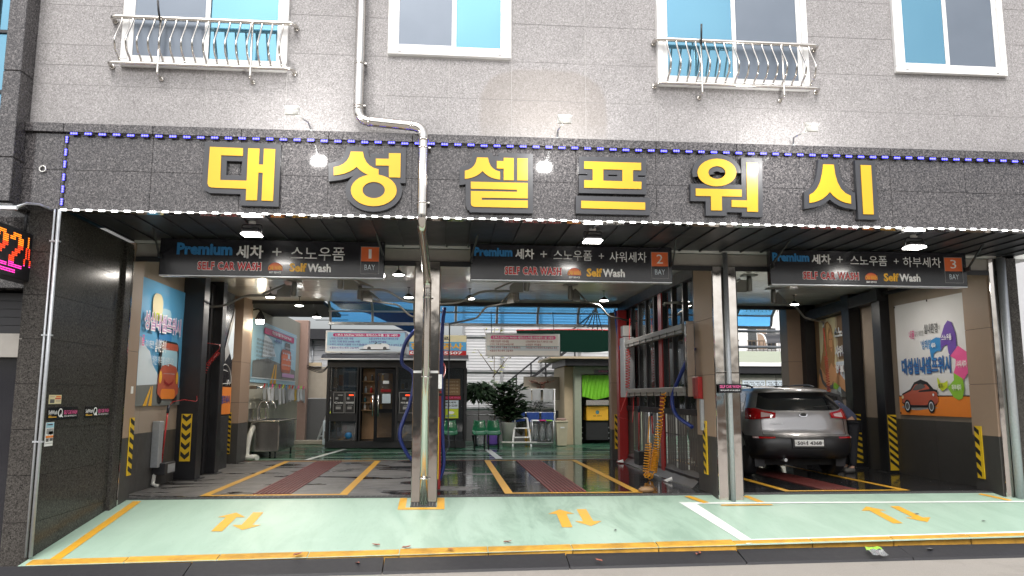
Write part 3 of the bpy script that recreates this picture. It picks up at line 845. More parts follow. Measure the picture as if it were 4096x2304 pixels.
# LED module strings
def led_string(name, label, pts, up, m, grp):
    t = thing(name, label, 'LED string', pts[0], grp)
    a = MB(); a.tube([Vector(p) + Vector((0, 0, random.uniform(-.004, .004))) for p in pts], .0045, 5, False); a.build('wire', K['white'] if m is K['led_white'] else K['black'], t)
    src = None
    for i, p in enumerate(pts):
        if src is None:
            q = MB(); p = Vector(p)
            k_ = 1.0 if m is K['led_white'] else 1.1; hx, hz = (.036 * k_, .013 * k_ * k_) if up == 'x' else (.013 * k_ * k_, .036 * k_)
            q.box(p.x - hx, p.x + hx, p.y - .006, p.y + .006, p.z - hz, p.z + hz)
            q.cur = 1
            for k in (-1, 0, 1):
                c = Vector((k * .024 if up == 'x' else 0, 0, 0 if up == 'x' else k * .024))
                q.lathe(p + c * k_ + Vector((0, -.006, 0)), [(.0115 * k_, 0), (.0105 * k_, -.006), (.005, -.010)], 6, 'y')
            src = q.build('led_module', [K['white'] if m is K['led_white'] else K['blue_housing'], m], t); first = p
        else:
            inst(src, t, Vector(p) - first + Vector((0, 0, random.uniform(-.004, .004))))
    return t
led_string('led_string', 'string of white LED modules along the bottom edge of the fascia', [(-4.30 + i * .1385, 8.985, 3.462) for i in range(93)], 'x', K['led_white'], 'LED strings round the fascia')
led_string('led_string', 'string of blue LED modules under the top band of the fascia', [(-4.24 + i * .1555, 8.958, 4.345) for i in range(83)], 'x', K['led_blue'], 'LED strings round the fascia')
led_string('led_string', 'short upright string of blue LED modules at the left end of the fascia', [(-4.325, 8.985, 4.28 - i * .146) for i in range(6)], 'z', K['led_blue'], 'LED strings round the fascia')
for o in bpy.data.objects:
    if o.name.startswith('led_module') and o.data.materials[1] == K['led_white']: pass

# balcony rails in front of the two lower windows
def railing(x0, x1, label):
    t = thing('window_railing', label, 'railing', ((x0 + x1) / 2, 9.05, 5.1), 'steel railings outside the windows')
    yo = 8.92; zt, zb = 5.757, 5.196
    for nm, z, r in (('top_rail', zt, .027), ('bottom_rail', zb, .022)):
        m = MB(); m.tube(round_path([(x0, 9.05, z), (x0, yo, z), (x1, yo, z), (x1, 9.05, z)], .09, 5), r, 10)
        for xx in (x0, x1): m.lathe((xx, 9.045, z), [(.035, 0), (.035, -.008), (.024, -.016)], 12, 'y')
        m.build(nm, K['pipe_steel'], t)
    n = 16; src = None
    for i in range(n):
        x = x0 + .13 + (x1 - x0 - .26) * i / (n - 1)
        if src is None:
            m = MB(); m.tube(smooth_path([(x, yo, zt), (x, yo - .03, zt - .09), (x, yo - .15, zt - .30), (x, yo - .165, zt - .37), (x, yo - .12, zt - .46), (x, yo - .02, zb + .05), (x, yo, zb)], 4), .0115, 6)
            src = m.build('baluster', K['pipe_steel'], t); fx = x
        else: inst(src, t, (x - fx, 0, 0))
    for fr_ in (.27, .77):
        x = x0 + (x1 - x0) * fr_
        m = MB(); m.tube(round_path([(x, yo - .012, zt), (x, yo - .012, zb - .08), (x, yo - .012, zb - .13), (x, 9.05, zb - .13)], .06, 5), .015, 8); m.lathe((x, 9.045, zb - .13), [(.03, 0), (.03, -.008), (.015, -.014)], 10, 'y')
        m.build('post', K['pipe_steel'], t)
    x = x0 + (x1 - x0) * .27
    m = MB(); m.tube([(x, yo - .03, zt - .05), (x - .01, yo - .07, zt + .06), (x - .015, yo - .10, zt + .17)], .012, 6); m.build('flag_holder', K['dark_metal'], t)
railing(-3.92, -1.83, 'stainless steel window railing with bellied bars at the left window')
railing(2.53, 4.60, 'stainless steel window railing with bellied bars right of the centre of the wall')

# stainless downpipe
dp = thing('downpipe', 'polished stainless steel downpipe jogging across the wall and down the first pillar', 'pipe', (-.27, 10.98, -.1))
m = MB(); P = [(-1.06, 8.93, 7.4), (-1.06, 8.93, 4.60), (-.29, 8.90, 4.53), (-.29, 8.90, 3.36), (-.265, 11.0, 3.02), (-.265, 11.0, -.06)]
m.tube(round_path(P, .13, 6), .058, 14); m.build('pipe', K['pipe_steel'], dp)
for (x, y, z) in ((-1.06, 8.93, 5.3), (-1.06, 8.93, 4.78), (-.29, 8.9, 4.28), (-.29, 8.9, 3.62), (-.265, 11.0, 2.78), (-.265, 11.0, 1.66), (-.265, 11.0, .28)):
    m = MB(); m.lathe((x, y, z), [(.059, -.012), (.064, -.012), (.064, .012), (.059, .012)], 14); m.box(x + .058, x + .085, y - .008, y + .10, z - .008, z + .008); m.build('pipe_clip', K['pipe_steel'], dp)
for (x, y, z, ax) in ((-.93, 8.92, 4.583, 'x'), (-.43, 8.905, 4.545, 'x'), (-1.06, 8.93, 4.75, 'z'), (-.29, 8.9, 4.38, 'z')):
    m = MB(); m.lathe((x, y, z), [(.059, -.02), (.062, -.02), (.062, .02), (.059, .02)], 14, ax); m.build('collar', K['pipe_steel'], dp)

# arm-mounted floodlights over the fascia
for i, (x, lx, lab) in enumerate(((-1.60, -1.65, 'arm mounted floodlight left of the downpipe, above the letter 성'), (1.31, 1.26, 'arm mounted floodlight in the middle of the wall, above the letter 셀'), (4.25, 4.05, 'arm mounted floodlight on the right, above the letter 워'))):
    t = thing('floodlight', lab, 'floodlight', (x, 9.0, 4.47), 'floodlights on arms above the sign')
    m = MB(); m.lathe((x, 9.0, 4.468), [(.04, 0), (.04, .012), (.02, .02)], 12); m.build('base_plate', K['alu'], t)
    c = Vector((lx, 8.11, 4.39))
    m = MB(); m.tube([(x, 9.0, 4.48), (x + (lx - x) * .3, 8.85, 4.53), c + Vector((0, .06, -.01))], .011, 8); m.build('arm', K['alu'], t)
    h = MB(); M4 = Matrix.Translation(c) @ Matrix.Rotation(R(6), 4, 'X')
    def L_(p): return M4 @ Vector(p)
    for bx in ((-.08, .08, -.012, .012, -.05, .05),):
        q = MB(); q.bbox(*bx, .008); h.addv([L_(v) for v in q.v], q.f)
    h.build('housing', K['white'], t)
    fn = MB()
    for k in range(9):
        a = -.066 + k * .0165
        for sgn in (-1, 1): fn.bar(L_((a, -.02, sgn * .006)), L_((a + sgn * .012 * (k - 4) * .5, -.02, sgn * .047)), .003, .018, up=(0, 1, 0))
    fn.build('heat_sink', K['white'], t)
    q = MB(); q.addv([L_(p) for p in ((-.07, .0135, -.042), (.07, .0135, -.042), (.07, .0135, .042), (-.07, .0135, .042))], [(0, 1, 2, 3)]); q.build('lens', K['flood_on'], t)
    ld = bpy.data.lights.new('floodlight_beam', 'AREA'); ld.shape = 'RECTANGLE'; ld.size = .16; ld.size_y = .1; ld.energy = 5.5; ld.color = (1, .97, .93); ld.spread = R(150)
    lo = bpy.data.objects.new('floodlight_beam', ld); col.objects.link(lo); lo.parent = t
    lo.location = (c + Vector((0, .02, -.015))) - WL[t]; lo.rotation_euler = Vector((0, -1.0, -.04)).to_track_quat('Z', 'Y').to_euler()

# soffit of the overhang: ribbed dark sheet
sof = thing('overhang_soffit', 'dark ribbed metal soffit under the overhanging fascia', 'soffit', (2, 10, 3.5))
mb = MB(); mb.box(-4.35, 8.7, 9.21, 11.08, 3.56, 3.70); mb.build('soffit_core', K['matt_black'], sof)
x = -4.34; 
while x < 8.6:
    m = MB(); m.box(x + .006, x + .294, 9.21, 11.08, 3.535, 3.558); m.build('soffit_panel', K['soffit'], sof)
    m = MB(); m.box(x - .012, x + .012, 9.21, 11.08, 3.515, 3.556); m.build('soffit_rib', K['soffit'], sof); x += .31
mb = MB(); mb.box(-4.35, 8.7, 9.22, 11.2, 3.70, 4.44); mb.build('floor_slab', K['matt_black'], sof)
for i, (x, lab) in enumerate(((-2.4, 'square lit flood lamp under the soffit in front of bay one'), (1.86, 'square lit flood lamp under the soffit in front of bay two'), (6.18, 'square lit flood lamp under the soffit in front of bay three'))):
    t = thing('soffit_lamp', lab, 'lamp', (x, 9.7, 3.53), 'flood lamps under the soffit')
    m = MB(); m.lathe((x, 9.7, 3.5), [(.03, .04), (.045, .03), (.045, 0)], 10); m.build('mount', K['white'], t)
    m = MB(); m.tube(round_path([(x - .12, 9.7, 3.40), (x - .12, 9.7, 3.49), (x + .12, 9.7, 3.49), (x + .12, 9.7, 3.40)], .03, 4), .007, 6); m.build('yoke', K['dark_metal'], t)
    m = MB(); m.bbox(x - .11, x + .11, 9.62, 9.79, 3.378, 3.44, .014); m.build('housing', K['dark_metal'], t)
    m = MB(); m.bbox(x - .115, x + .115, 9.61, 9.80, 3.352, 3.375, .008); m.build('lens', K['lamp_on'], t)
    ld = bpy.data.lights.new('soffit_lamp_light', 'AREA'); ld.shape = 'RECTANGLE'; ld.size = .2; ld.size_y = .15; ld.energy = 3; ld.color = (1, .96, .92)
    lo = bpy.data.objects.new('soffit_lamp_light', ld); col.objects.link(lo); lo.parent = t; lo.location = (0, 0, 3.345 - 3.53)

# ------------------------------------------------------------ left wing wall and neighbour front
wing = thing('wing_wall', 'polished dark granite wing wall closing the left end under the fascia', 'wall', (-4.5, 9.0, -.45))
mb = MB(); mb.box(-4.64, -4.376, 9.02, 11.5, -.45, 3.49); mb.build('wall_core', K['dark_joint'], wing)
WZ = [-.45, .05, .54, 1.03, 1.52, 2.01, 2.5, 2.98, 3.46]
for c, d in zip(WZ, WZ[1:]):
    m = MB(); m.box(-4.66, -4.358, 8.998, 9.025, c + .003, d - .003); m.build('granite_slab', K['wing_granite'], wing)
    m = MB(); m.box(-4.378, -4.357, 9.027, 10.83, c + .002, d - .002); m.build('granite_slab', K['wing_granite'], wing)
m = MB(); m.bbox(-4.40, -4.31, 10.835, 11.04, -.2, 3.46, .006); m.build('end_pier', K['wing_granite'], wing)
m = MB(); m.box(-4.34, -4.305, 11.045, 11.075, -.1, 3.4); m.build('steel_edge', K['mirror'], wing)
cd = thing('conduit_pair', 'pair of thin galvanised pipes running up the corner of the wing wall', 'pipe', (-4.33, 8.98, -.3))
for x, r in ((-4.385, .012), (-4.335, .020)):
    m = MB(); m.tube([(x, 8.97, -.3), (x, 8.97, 3.46)], r, 8); m.build('pipe', K['galv'], cd)
for z in (.9, 2.05, 3.1):
    m = MB(); m.box(-4.41, -4.305, 8.955, 9.0, z - .008, z + .008); m.build('pipe_clip', K['galv'], cd)
wf = frame((-4.3555, 0, 0), (0, 1, 0), (0, 0, 1))
wfn = lambda u, v, d=0.0: Vector((-4.3555 + .001 + d, u, v))
def plate(name, label, cat, fn, u0, u1, v0, v1, m, th=.004, grp=None):
    p = fn((u0 + u1) / 2, (v0 + v1) / 2)
    t = thing(name, label, cat, p, grp)
    mb = MB(); mb.prism(rect(u0, u1, v0, v1), fn, th, .0); mb.build('panel', m, t)
    return t
t = plate('sticker', 'small cream printed sticker above the black ones on the wing wall', 'sticker', wfn, 9.12, 9.40, 1.30, 1.40, K['p_cream'])
for (a, b, c, d, k) in ((9.27, 9.38, 1.372, 1.39, 'orange'), (9.25, 9.385, 1.352, 1.366, 'red'), (9.14, 9.24, 1.31, 1.352, 'dark_grey'), (9.14, 9.24, 1.375, 1.388, 'tan'), (9.27, 9.38, 1.335, 1.340, 'grey'), (9.27, 9.37, 1.322, 1.327, 'grey')):
    m = MB(); m.flat(rect(a, b, c, d), wfn, .006); m.build('print', K['p_' + k], t)
t = plate('sticker', 'tall narrow white sticker under the black plaques on the wing wall', 'sticker', wfn, 9.10, 9.28, .84, 1.10, K['print_white'])
for (a, b, c, d, k) in ((9.105, 9.275, 1.04, 1.095, 'pale_blue'), (9.13, 9.25, 1.068, 1.08, 'red'), (9.12, 9.27, .97, 1.03, 'grey'), (9.17, 9.27, .965, 1.0, 'dark_grey'), (9.11, 9.275, .93, .955, 'orange'), (9.12, 9.18, .89, .925, 'dark_grey'), (9.20, 9.27, .895, .925, 'dark_grey'), (9.11, 9.27, .866, .872, 'grey')):
    m = MB(); m.flat(rect(a, b, c, d), wfn, .006); m.build('print', K['p_' + k], t)
for i, (y0, y1, lab) in enumerate(((9.115, 9.83, 'black self car wash plaque nearest the street on the wing wall'), (10.02, 10.72, 'black self car wash plaque deeper in on the wing wall'))):
    t = plate('plaque', lab, 'plaque', wfn, y0, y1, 1.125, 1.262, K['sign_black'], .005, 'plaques on the wing wall')
    w = y1 - y0
    fr = frame((-4.3545, y0, 1.125), (0, 1, 0), (0, 0, 1))
    fr2 = lambda u, v, d=0.0, f=fr: f(u, v, 0) + Vector((.0055 + d, 0, 0))
    fr2.n = None
    text('lettering', 'SelfWash', fr2, .02 * w, .060, .045, .28 * w, K['print_white'], t, 0, .01)
    text('lettering', 'SELF CAR WASH', fr2, .52 * w, .055, .045, .45 * w, K['p_pink'], t, 0, .015)
    text('lettering', '최상의 셀프세차장입니다', fr2, .52 * w, .025, .02, .44 * w, K['print_white'], t, 0, .005)
    m = MB(); m.flat(ell(.40 * w, .075, .075 * w, .05), fr2, .0005, [ell(.40 * w, .075, .055 * w, .036)]); m.flat([(.38 * w, .04), (.47 * w, .10), (.43 * w, .065), (.49 * w, .02)], fr2, .001); m.build('emblem', K['print_white'], t)
    m = MB(); m.flat(rect(.03 * w, .28 * w, .025, .034), fr2, .0); m.flat(rect(.03 * w, .12 * w, .038, .046), fr2, .0); m.build('print', K['p_amber'], t)

# neighbour: dark recess, shutter box, LED sign, small awning
nb = thing('neighbour_front', 'dark neighbouring shop front with a grey shutter box left of the wing wall', 'shop front', (-5.3, 9.3, -.45))
m = MB(); m.box(-7.5, -4.665, 9.6, 9.7, -.45, 1.83); m.build('door', K['sign_black'], nb)  # black panel standing in for the shade of the recessed opening
m = MB(); m.box(-7.5, -4.665, 9.45, 9.6, 1.83, 2.10); m.build('shutter_box', K['beam'], nb)
for k in range(5):
    m = MB(); m.box(-7.5, -4.665, 9.5, 9.52, 2.105 + k * .095, 2.195 + k * .095); m.build('shutter_slat', K['dark_metal'], nb)
m = MB(); m.box(-7.5, -4.665, 9.2, 9.7, 2.6, 3.5); m.build('lintel', K['dark_granite'], nb)
m = MB(); m.box(-7.5, -4.64, 9.7, 11.5, -.45, 3.5); m.build('side_wall', K['matt_black'], nb)
bg_ = thing('glass_building', 'pale blue mirrored glass building past the left corner pilaster', 'building', (-9, 10.5, -.45))
m = MB(); m.box(-14, -5.25, 10.2, 16, 3.5, 12); m.build('glass_wall', K['win_blue'], bg_)
for z in (3.6, 4.45, 5.28, 6.1, 7.0, 8.0): 
    m = MB(); m.box(-14, -5.24, 10.17, 10.21, z - .02, z + .02); m.build('mullion', K['dark_metal'], bg_)
for x in (-5.9, -7.2, -8.5):
    m = MB(); m.box(x - .02, x + .02, 10.165, 10.205, 3.5, 12); m.build('mullion', K['dark_metal'], bg_)
m = MB(); m.box(-14, -5.25, 9.8, 16, -.45, 3.5); m.build('base_wall', K['dark_granite'], bg_)
for k, (z0, z1) in enumerate(((3.9, 4.1), (4.2, 4.0))):
    m = MB(); m.tube(smooth_path([(-9, 9.7, z0 + .4), (-7, 9.6, z0 + .1), (-4.99, 9.4, z1)], 5), .008, 5)
    tag(m.build('overhead_cable', K['black']), ('upper' if k == 0 else 'lower') + ' black overhead cable crossing in front of the glass building', 'cable', 'cables by the glass building')
ls = thing('led_sign', 'projecting dot matrix sign showing red and orange 22시 left of the wing wall', 'LED sign', (-4.62, 8.6, 2.65))
m = MB(); m.bbox(-4.80, -4.61, 7.6, 9.19, 2.64, 3.18, .01); m.build('cabinet', K['black'], ls)
lf = frame((-4.609, 7.6, 2.64), (0, 1, 0), (0, 0, 1))
def seg_rows():
    # stroke test for each dot row: 22시 followed by a lower bar
    G = {'2': ["01110", "11011", "00011", "00011", "00110", "01100", "11000", "11000", "11111"], 's': ["00100001", "00100001", "00100001", "01010001", "01010001", "01010001", "10001001", "10001001", "00000001"]}
    return G
G = seg_rows(); G['2'] = G['2']; dotr = {'led_orange': MB(), 'led_red': MB(), 'led_pink': MB()}
uy = .66
for ch in ('2', '2', 's'):
    g = G[ch]; cw = .053 if ch == '2' else .028
    for r_ in range(18):
        row = g[r_ // 2]; z = .47 - r_ * .021
        for ci, bit in enumerate(row):
            if bit == '1':
                for h in range(2):
                    mk = 'led_orange' if r_ < 6 else 'led_red' if r_ < 15 else 'led_pink'
                    y = uy + ci * cw + h * cw * .5
                    dotr[mk].addv([lf(y, z, .002), lf(y + cw * .40, z, .002), lf(y + cw * .40, z + .011, .002), lf(y, z + .011, .002)], [(0, 1, 2, 3)])
    uy += cw * len(g[0]) + .03
for r_ in range(2):
    for i in range(30):
        y = .2 + i * .03; dotr['led_pink'].addv([lf(y, .075 - r_ * .022, .002), lf(y + .022, .075 - r_ * .022, .002), lf(y + .022, .087 - r_ * .022, .002), lf(y, .087 - r_ * .022, .002)], [(0, 1, 2, 3)])
for k_, mbx in dotr.items(): tag(mbx.build('lit_dots', K[k_], ls), kind='stuff')
for z in (2.72, 2.9, 3.08):
    m = MB(); m.lathe((-4.63, 9.17, z), [(.012, 0), (.012, .03)], 8, 'x'); m.build('screw_cap', K['alu'], ls)
m = MB(); m.tube([(-4.7, 9.0, 3.18), (-4.7, 9.0, 3.4)], .015, 6); m.build('hanger', K['dark_metal'], ls)
aw = thing('small_awning', 'small curved polycarbonate awning above the dot matrix sign', 'awning', (-5.2, 9.0, 3.3))
m = MB(); prof = [(9.0, 3.46), (8.7, 3.45), (8.45, 3.40), (8.25, 3.31)]
for (a, b) in zip(prof, prof[1:]): m.face([(-6.5, a[0], a[1]), (-4.42, a[0], a[1]), (-4.42, b[0], b[1]), (-6.5, b[0], b[1])])
m.build('sheet', K['pane_dark'], aw)
for x in (-4.42, -5.2, -6.0):
    m = MB(); m.tube([(x, a, b) for a, b in prof], .014, 6); m.build('rib', K['alu'], aw)
m = MB(); m.bbox(-6.5, -4.40, 8.235, 8.265, 3.28, 3.325, .006); m.build('front_bar', K['alu'], aw)

# ------------------------------------------------------------ bay shell: ceiling, beams, walls
m = MB(); m.box(-4.9, 9.0, 11.1, 17.6, 3.50, 3.70); ceil = tag(m.build('ceiling', K['ceiling']), 'glossy white ceiling over the wash bays', kind='structure')
for k in range(8):
    y = 11.2 + k * .8
    m = MB(); m.box(-4.5, 8.5, y + .006, y + .794, 3.488, 3.499); m.build('ceiling_panel', K['ceiling'], ceil)
hb = thing('header_beam', 'grey beige header beam above the bay signs', 'beam', (2, 11.2, 3.3))
m = MB(); m.box(-4.35, 8.6, 11.12, 11.34, 3.30, 3.487); m.build('beam', K['beam'], hb)
m = MB(); m.box(-4.35, 8.6, 11.10, 11.118, 3.24, 3.31); m.build('beam_edge', K['dark_beam'], hb)
m = MB(); m.box(-.3, 9.0, 17.45, 17.62, 3.41, 3.487)
tag(m.build('rear_beam', K['dark_beam']), 'black steel beam across the rear of the ceiling', 'beam')
def wallbox(nm, label, x0, x1, y0, y1, ztop, split, face, parent=None):
    t = thing(nm, label, 'wall', ((x0 + x1) / 2, (y0 + y1) / 2, 0))
    return t
lw = thing('bay_wall', 'tan and charcoal left side wall of the first bay behind the cartoon car banner', 'wall', (-4.5, 14, 0))
m = MB(); m.box(-4.7, -4.5, 11.3, 17.6, -.05, 3.5); m.build('wall_core', K['dark_joint'], lw)
ys = [11.3, 12.1, 13.4, 14.75, 16.2, 17.6]
for a, b in zip(ys, ys[1:]):
    m = MB(); m.box(-4.498, -4.48, a + .002, b - .002, .84, 3.49); m.build('wall_panel', K['tan_wall'], lw)
    m = MB(); m.box(-4.498, -4.472, a + .002, b - .002, -.03, .836); m.build('wainscot_panel', K['dark_tile'], lw)
rw = thing('bay_wall', 'tan and charcoal right side wall of the third bay behind the white banner', 'wall', (8.45, 14, 0))
m = MB(); m.box(8.47, 8.66, 11.1, 18.2, -.3, 3.56); m.build('wall_core', K['dark_joint'], rw)
ys = [11.75, 13.0, 14.1, 15.3, 16.6, 18.1]
for a, b in zip(ys, ys[1:]):
    m = MB(); m.box(8.45, 8.468, a + .002, b - .002, 1.0, 3.49); m.build('wall_panel', K['tan_wall'], rw)
    m = MB(); m.box(8.442, 8.468, a + .002, b - .002, -.03, .996); m.build('wainscot_panel', K['dark_tile'], rw)
def tile_pier(label, x0, x1, y0, y1, rows, ztop=3.28, z0=-.05, low=.82, mk='brown_tile'):
    t = thing('tiled_pier', label, 'pier', ((x0 + x1) / 2, (y0 + y1) / 2, z0), 'brown tiled piers')
    m = MB(); m.box(x0 + .008, x1 - .008, y0 + .008, y1 - .008, z0, ztop); m.build('pier_core', K['dark_joint'], t)
    zs = [z0, low] + rows + [ztop]
    for k, (c, d) in enumerate(zip(zs, zs[1:])):
        m = MB(); m.box(x0, x1, y0, y1, c + .003, d - .003); m.build('tile', K['dark_tile'] if k == 0 else K[mk], t)
    return t
tile_pier('brown tiled pier at the mouth of bay one beside the wing wall', -4.72, -4.305, 11.08, 11.44, [2.0], 3.5)
tile_pier('brown tiled pier in the left rear corner of bay one', -4.72, -4.28, 16.95, 17.75, [1.25, 2.1], 3.5)
tile_pier('brown tiled pier behind the second steel column', 3.895, 4.26, 11.13, 11.95, [1.72, 2.55], 3.4)
tile_pier('brown tiled pier behind the first steel column with the downpipe', -.445, -.085, 11.13, 11.95, [1.72, 2.55], 3.4)
tile_pier('brown tiled pier at the rear end of the glass divider', 3.74, 3.94, 17.5, 17.75, [1.7], 3.3, low=.66)
tile_pier('brown tiled pier at the mouth of bay three beside the white banner', 8.21, 8.62, 11.14, 11.72, [1.6, 2.45], 3.5)
tile_pier('dim brown tiled pier in the right rear corner beyond the car', 7.88, 8.5, 17.45, 17.85, [2.2], 3.5)
# dark cladding block and black posts on the left wall
dk = thing('clad_block', 'black clad block with a black car poster on the left wall of bay one', 'cladding', (-4.38, 15.4, 0))
m = MB(); m.bbox(-4.5, -4.25, 14.55, 16.1, -.02, 3.42, .01); m.build('cladding', K['black'], dk)
m = MB(); m.bbox(-4.25, -4.235, 15.05, 15.95, .35, 1.0, .004); m.build('access_panel', K['dark_metal'], dk)
bp = [('black_post', 'square black post with a chevron plate left in bay one', (-4.48, -4.13, 13.72, 14.02)), ('black_post', 'wide black post in front of the black car poster', (-4.45, -4.1, 14.75, 15.0)),
      ('black_post', 'black post with diagonal hazard stripes on the right wall of bay three', (8.26, 8.47, 14.2, 14.5)), ('black_post', 'black post standing right behind the open car door', (8.20, 8.47, 15.25, 15.55)),
      ('black_post', 'dark post at the far right behind the poster of a woman', (8.2, 8.47, 17.2, 17.45))]
for nm, lab, (a, b, c, d) in bp:
    t = thing(nm, lab, 'post', ((a + b) / 2, (c + d) / 2, 0), 'black posts in the bays')
    m = MB(); m.bbox(a, b, c, d, .012, 3.49, .008); m.build('shaft', K['black'], t)
    m = MB(); m.box(a - .06, b + .06, c - .06, d + .06, 0.003, .014); m.build('foot_plate', K['dark_metal'], t)
m = MB(); m.tube([(8.35, 11.9, 3.36), (8.35, 17.4, 3.36)], .04, 8)
tag(m.build('ceiling_pipe', K['black']), 'black pipe along the top of the right wall of bay three', 'pipe')
m = MB(); m.bar((8.30, 14.2, 3.34), (8.30, 17.6, 3.2), .18, .22)
tag(m.build('wall_beam', K['dark_beam']), 'dark beam along the top right wall of bay three', 'beam')

# polished steel columns
for i, (x0, x1, lab) in enumerate(((-.44, -.09, 'mirror polished steel column carrying the downpipe between bays one and two'), (3.90, 4.255, 'mirror polished steel column between bays two and three'))):
    t = thing('steel_column', lab, 'column', ((x0 + x1) / 2, 11.1, -.07), 'mirror steel columns')
    m = MB(); m.bbox(x0, x1, 11.075, 11.13, -.075, 1.74, .006); m.build('lower_cladding', K['dim_mirror_steel' if i == 0 else 'mirror'], t)
    m = MB(); m.bbox(x0, x1, 11.078, 11.128, 1.745, 3.3, .006); m.build('upper_cladding', K['dim_mirror_steel' if i == 0 else 'mirror'], t)
    if i == 0:
        for a, b in ((x0, -.325), (-.205, x1)):
            m = MB(); m.bbox(a, b, 11.04, 11.076, 1.715, 1.75, .004); m.build('collar_strip', K['white'], t)
        m = MB(); m.box(x1, x1 + .05, 11.05, 11.09, 1.5, 1.7); m.build('switch_box', K['white'], t)
    else:
        m = MB(); m.bbox(x1 - .004, x1 + .004, 11.07, 11.13, 0, 3.25, .002); m.build('edge_trim', K['dark_metal'], t)
t = thing('edge_column', 'narrow mirror steel strip at the right mouth of bay three', 'column', (8.29, 11.1, -.08), 'mirror steel columns')
m = MB(); m.bbox(8.23, 8.345, 11.09, 11.13, -.08, 3.5, .004); m.build('cladding', K['mirror'], t)
for x, y, r, lab in ((4.085, 11.03, .036, 'galvanised pipe running down the front of the second steel column'), (8.40, 11.05, .062, 'thick galvanised post at the right mouth of bay three')):
    t = thing('galvanised_post', lab, 'post', (x, y, -.08), 'galvanised posts at the columns')
    m = MB(); m.tube([(x, y, -.09), (x, y, 3.5)], r, 14); m.build('shaft', K['galv'], t)
    m = MB(); m.lathe((x, y, -.085), [(r + .02, 0), (r + .02, .012)], 14); m.build('foot', K['galv'], t)
t = thing('granite_pillar', 'dark granite pillar at the right edge of the bays', 'pillar', (8.55, 11.1, -.1))
for c, d in ((-.12, .9), (.9, 1.9), (1.9, 2.8), (2.8, 3.5)):
    m = MB(); m.box(8.46, 8.64, 11.05, 11.5, c + .003, d - .003); m.build('granite_slab', K['wing_granite'], t)
cf = lambda u, v, d=0.0: Vector((u, 11.0 - d, v))
t = plate('plaque', 'small black SELF CAR WASH plaque on the second steel column', 'plaque', lambda u, v, d=0.0: Vector((u, 10.99 - d, v)), 3.91, 4.245, 1.455, 1.582, K['sign_black'], .005)
p2 = lambda u, v, d=0.0: Vector((u, 10.984 - d, v))
text('lettering', 'SELF CAR WASH', p2, 3.925, 1.522, .042, .305, K['p_pink'], t, .001, .02)
text('lettering', '최고의 셀프 세차 서비스를 제공합니다', p2, 3.935, 1.482, .018, .29, K['print_white'], t, .001, .01)
# hazard boards
def hazard(label, fn, u0, u1, v0, v1, kind, n=7):
    t = thing('hazard_board', label, 'hazard board', fn((u0 + u1) / 2, v0), 'yellow and black hazard boards')
    m = MB(); m.prism(rect(u0, u1, v0, v1), fn, .012, 0.0); m.build('board', K['hazard_yellow'], t)
    h = (v1 - v0) / n; w = u1 - u0; s = MB()
    for k in range(n):
        z = v0 + k * h
        if kind == 'chev':
            a = z + h * .18; b = a + h * .48; uc = (u0 + u1) / 2; dr = h * .42
            zz = [(u0 + w * .08, a + dr), (uc, a), (u1 - w * .08, a + dr), (u1 - w * .08, b + dr), (uc, b), (u0 + w * .08, b + dr)]
            if b + dr > v1 + .002: zz = [(p[0], min(p[1], v1 - .002)) for p in zz]
        else:
            sg = 1 if kind == 'up' else -1; a = z + h * .1; b = a + h * .5; dr = (h * .45 if w < .15 or kind == 'up' else w * .8) * sg
            zz = [(u0 + w * (.35 if kind == 'up' and w < .2 else .0), a - min(dr, 0)), (u1, a + max(dr, 0)), (u1, b + max(dr, 0)), (u0 + w * (.35 if kind == 'up' and w < .2 else .0), b - min(dr, 0))]
            if max(p[1] for p in zz) > v1: zz = [(p[0], min(p[1], v1)) for p in zz]
        s.flat(zz, fn, .0135)
    s.build('stripes', K['hazard_black'], t)
    return t
hazard('hazard strip on the pier beside the wing wall', lambda u, v, d=0.0: Vector((-4.303 + d, u, v)), 11.29, 11.43, .31, 1.09, 'down', 6)
hazard('wide chevron board on the black post in bay one', lambda u, v, d=0.0: Vector((u, 13.718 - d, v)), -4.39, -4.22, .31, 1.09, 'chev', 5)
hazard('narrow hazard strip at the end of the black clad block', lambda u, v, d=0.0: Vector((u, 16.94 - d, v)), -4.53, -4.42, .2, 1.05, 'down', 9)
hazard('hazard strip on the inner side of the first column', lambda u, v, d=0.0: Vector((-.083 + d, u, v)), 11.2, 11.36, .25, 1.1, 'up', 7)
hazard('chevron board on the rear pier by the red post', lambda u, v, d=0.0: Vector((u, 17.495 - d, v)), 3.80, 3.93, .24, 1.0, 'chev', 5)
hazard('hazard strip on the pier behind the second column', lambda u, v, d=0.0: Vector((3.893 - d, u, v)), 11.5, 11.66, .26, 1.04, 'up', 6)
hazard('wide diagonal hazard board on the black post in bay three', lambda u, v, d=0.0: Vector((u, 14.198 - d, v)), 8.28, 8.46, .05, 1.07, 'down', 8)
hazard('narrow diagonal hazard board by the person at the car', lambda u, v, d=0.0: Vector((u, 15.248 - d, v)), 8.20, 8.33, .1, 1.06, 'down', 8)
hazard('hazard strip on the pier beside the white banner', lambda u, v, d=0.0: Vector((8.208 - d, u, v)), 11.5, 11.66, .17, .96, 'up', 5)

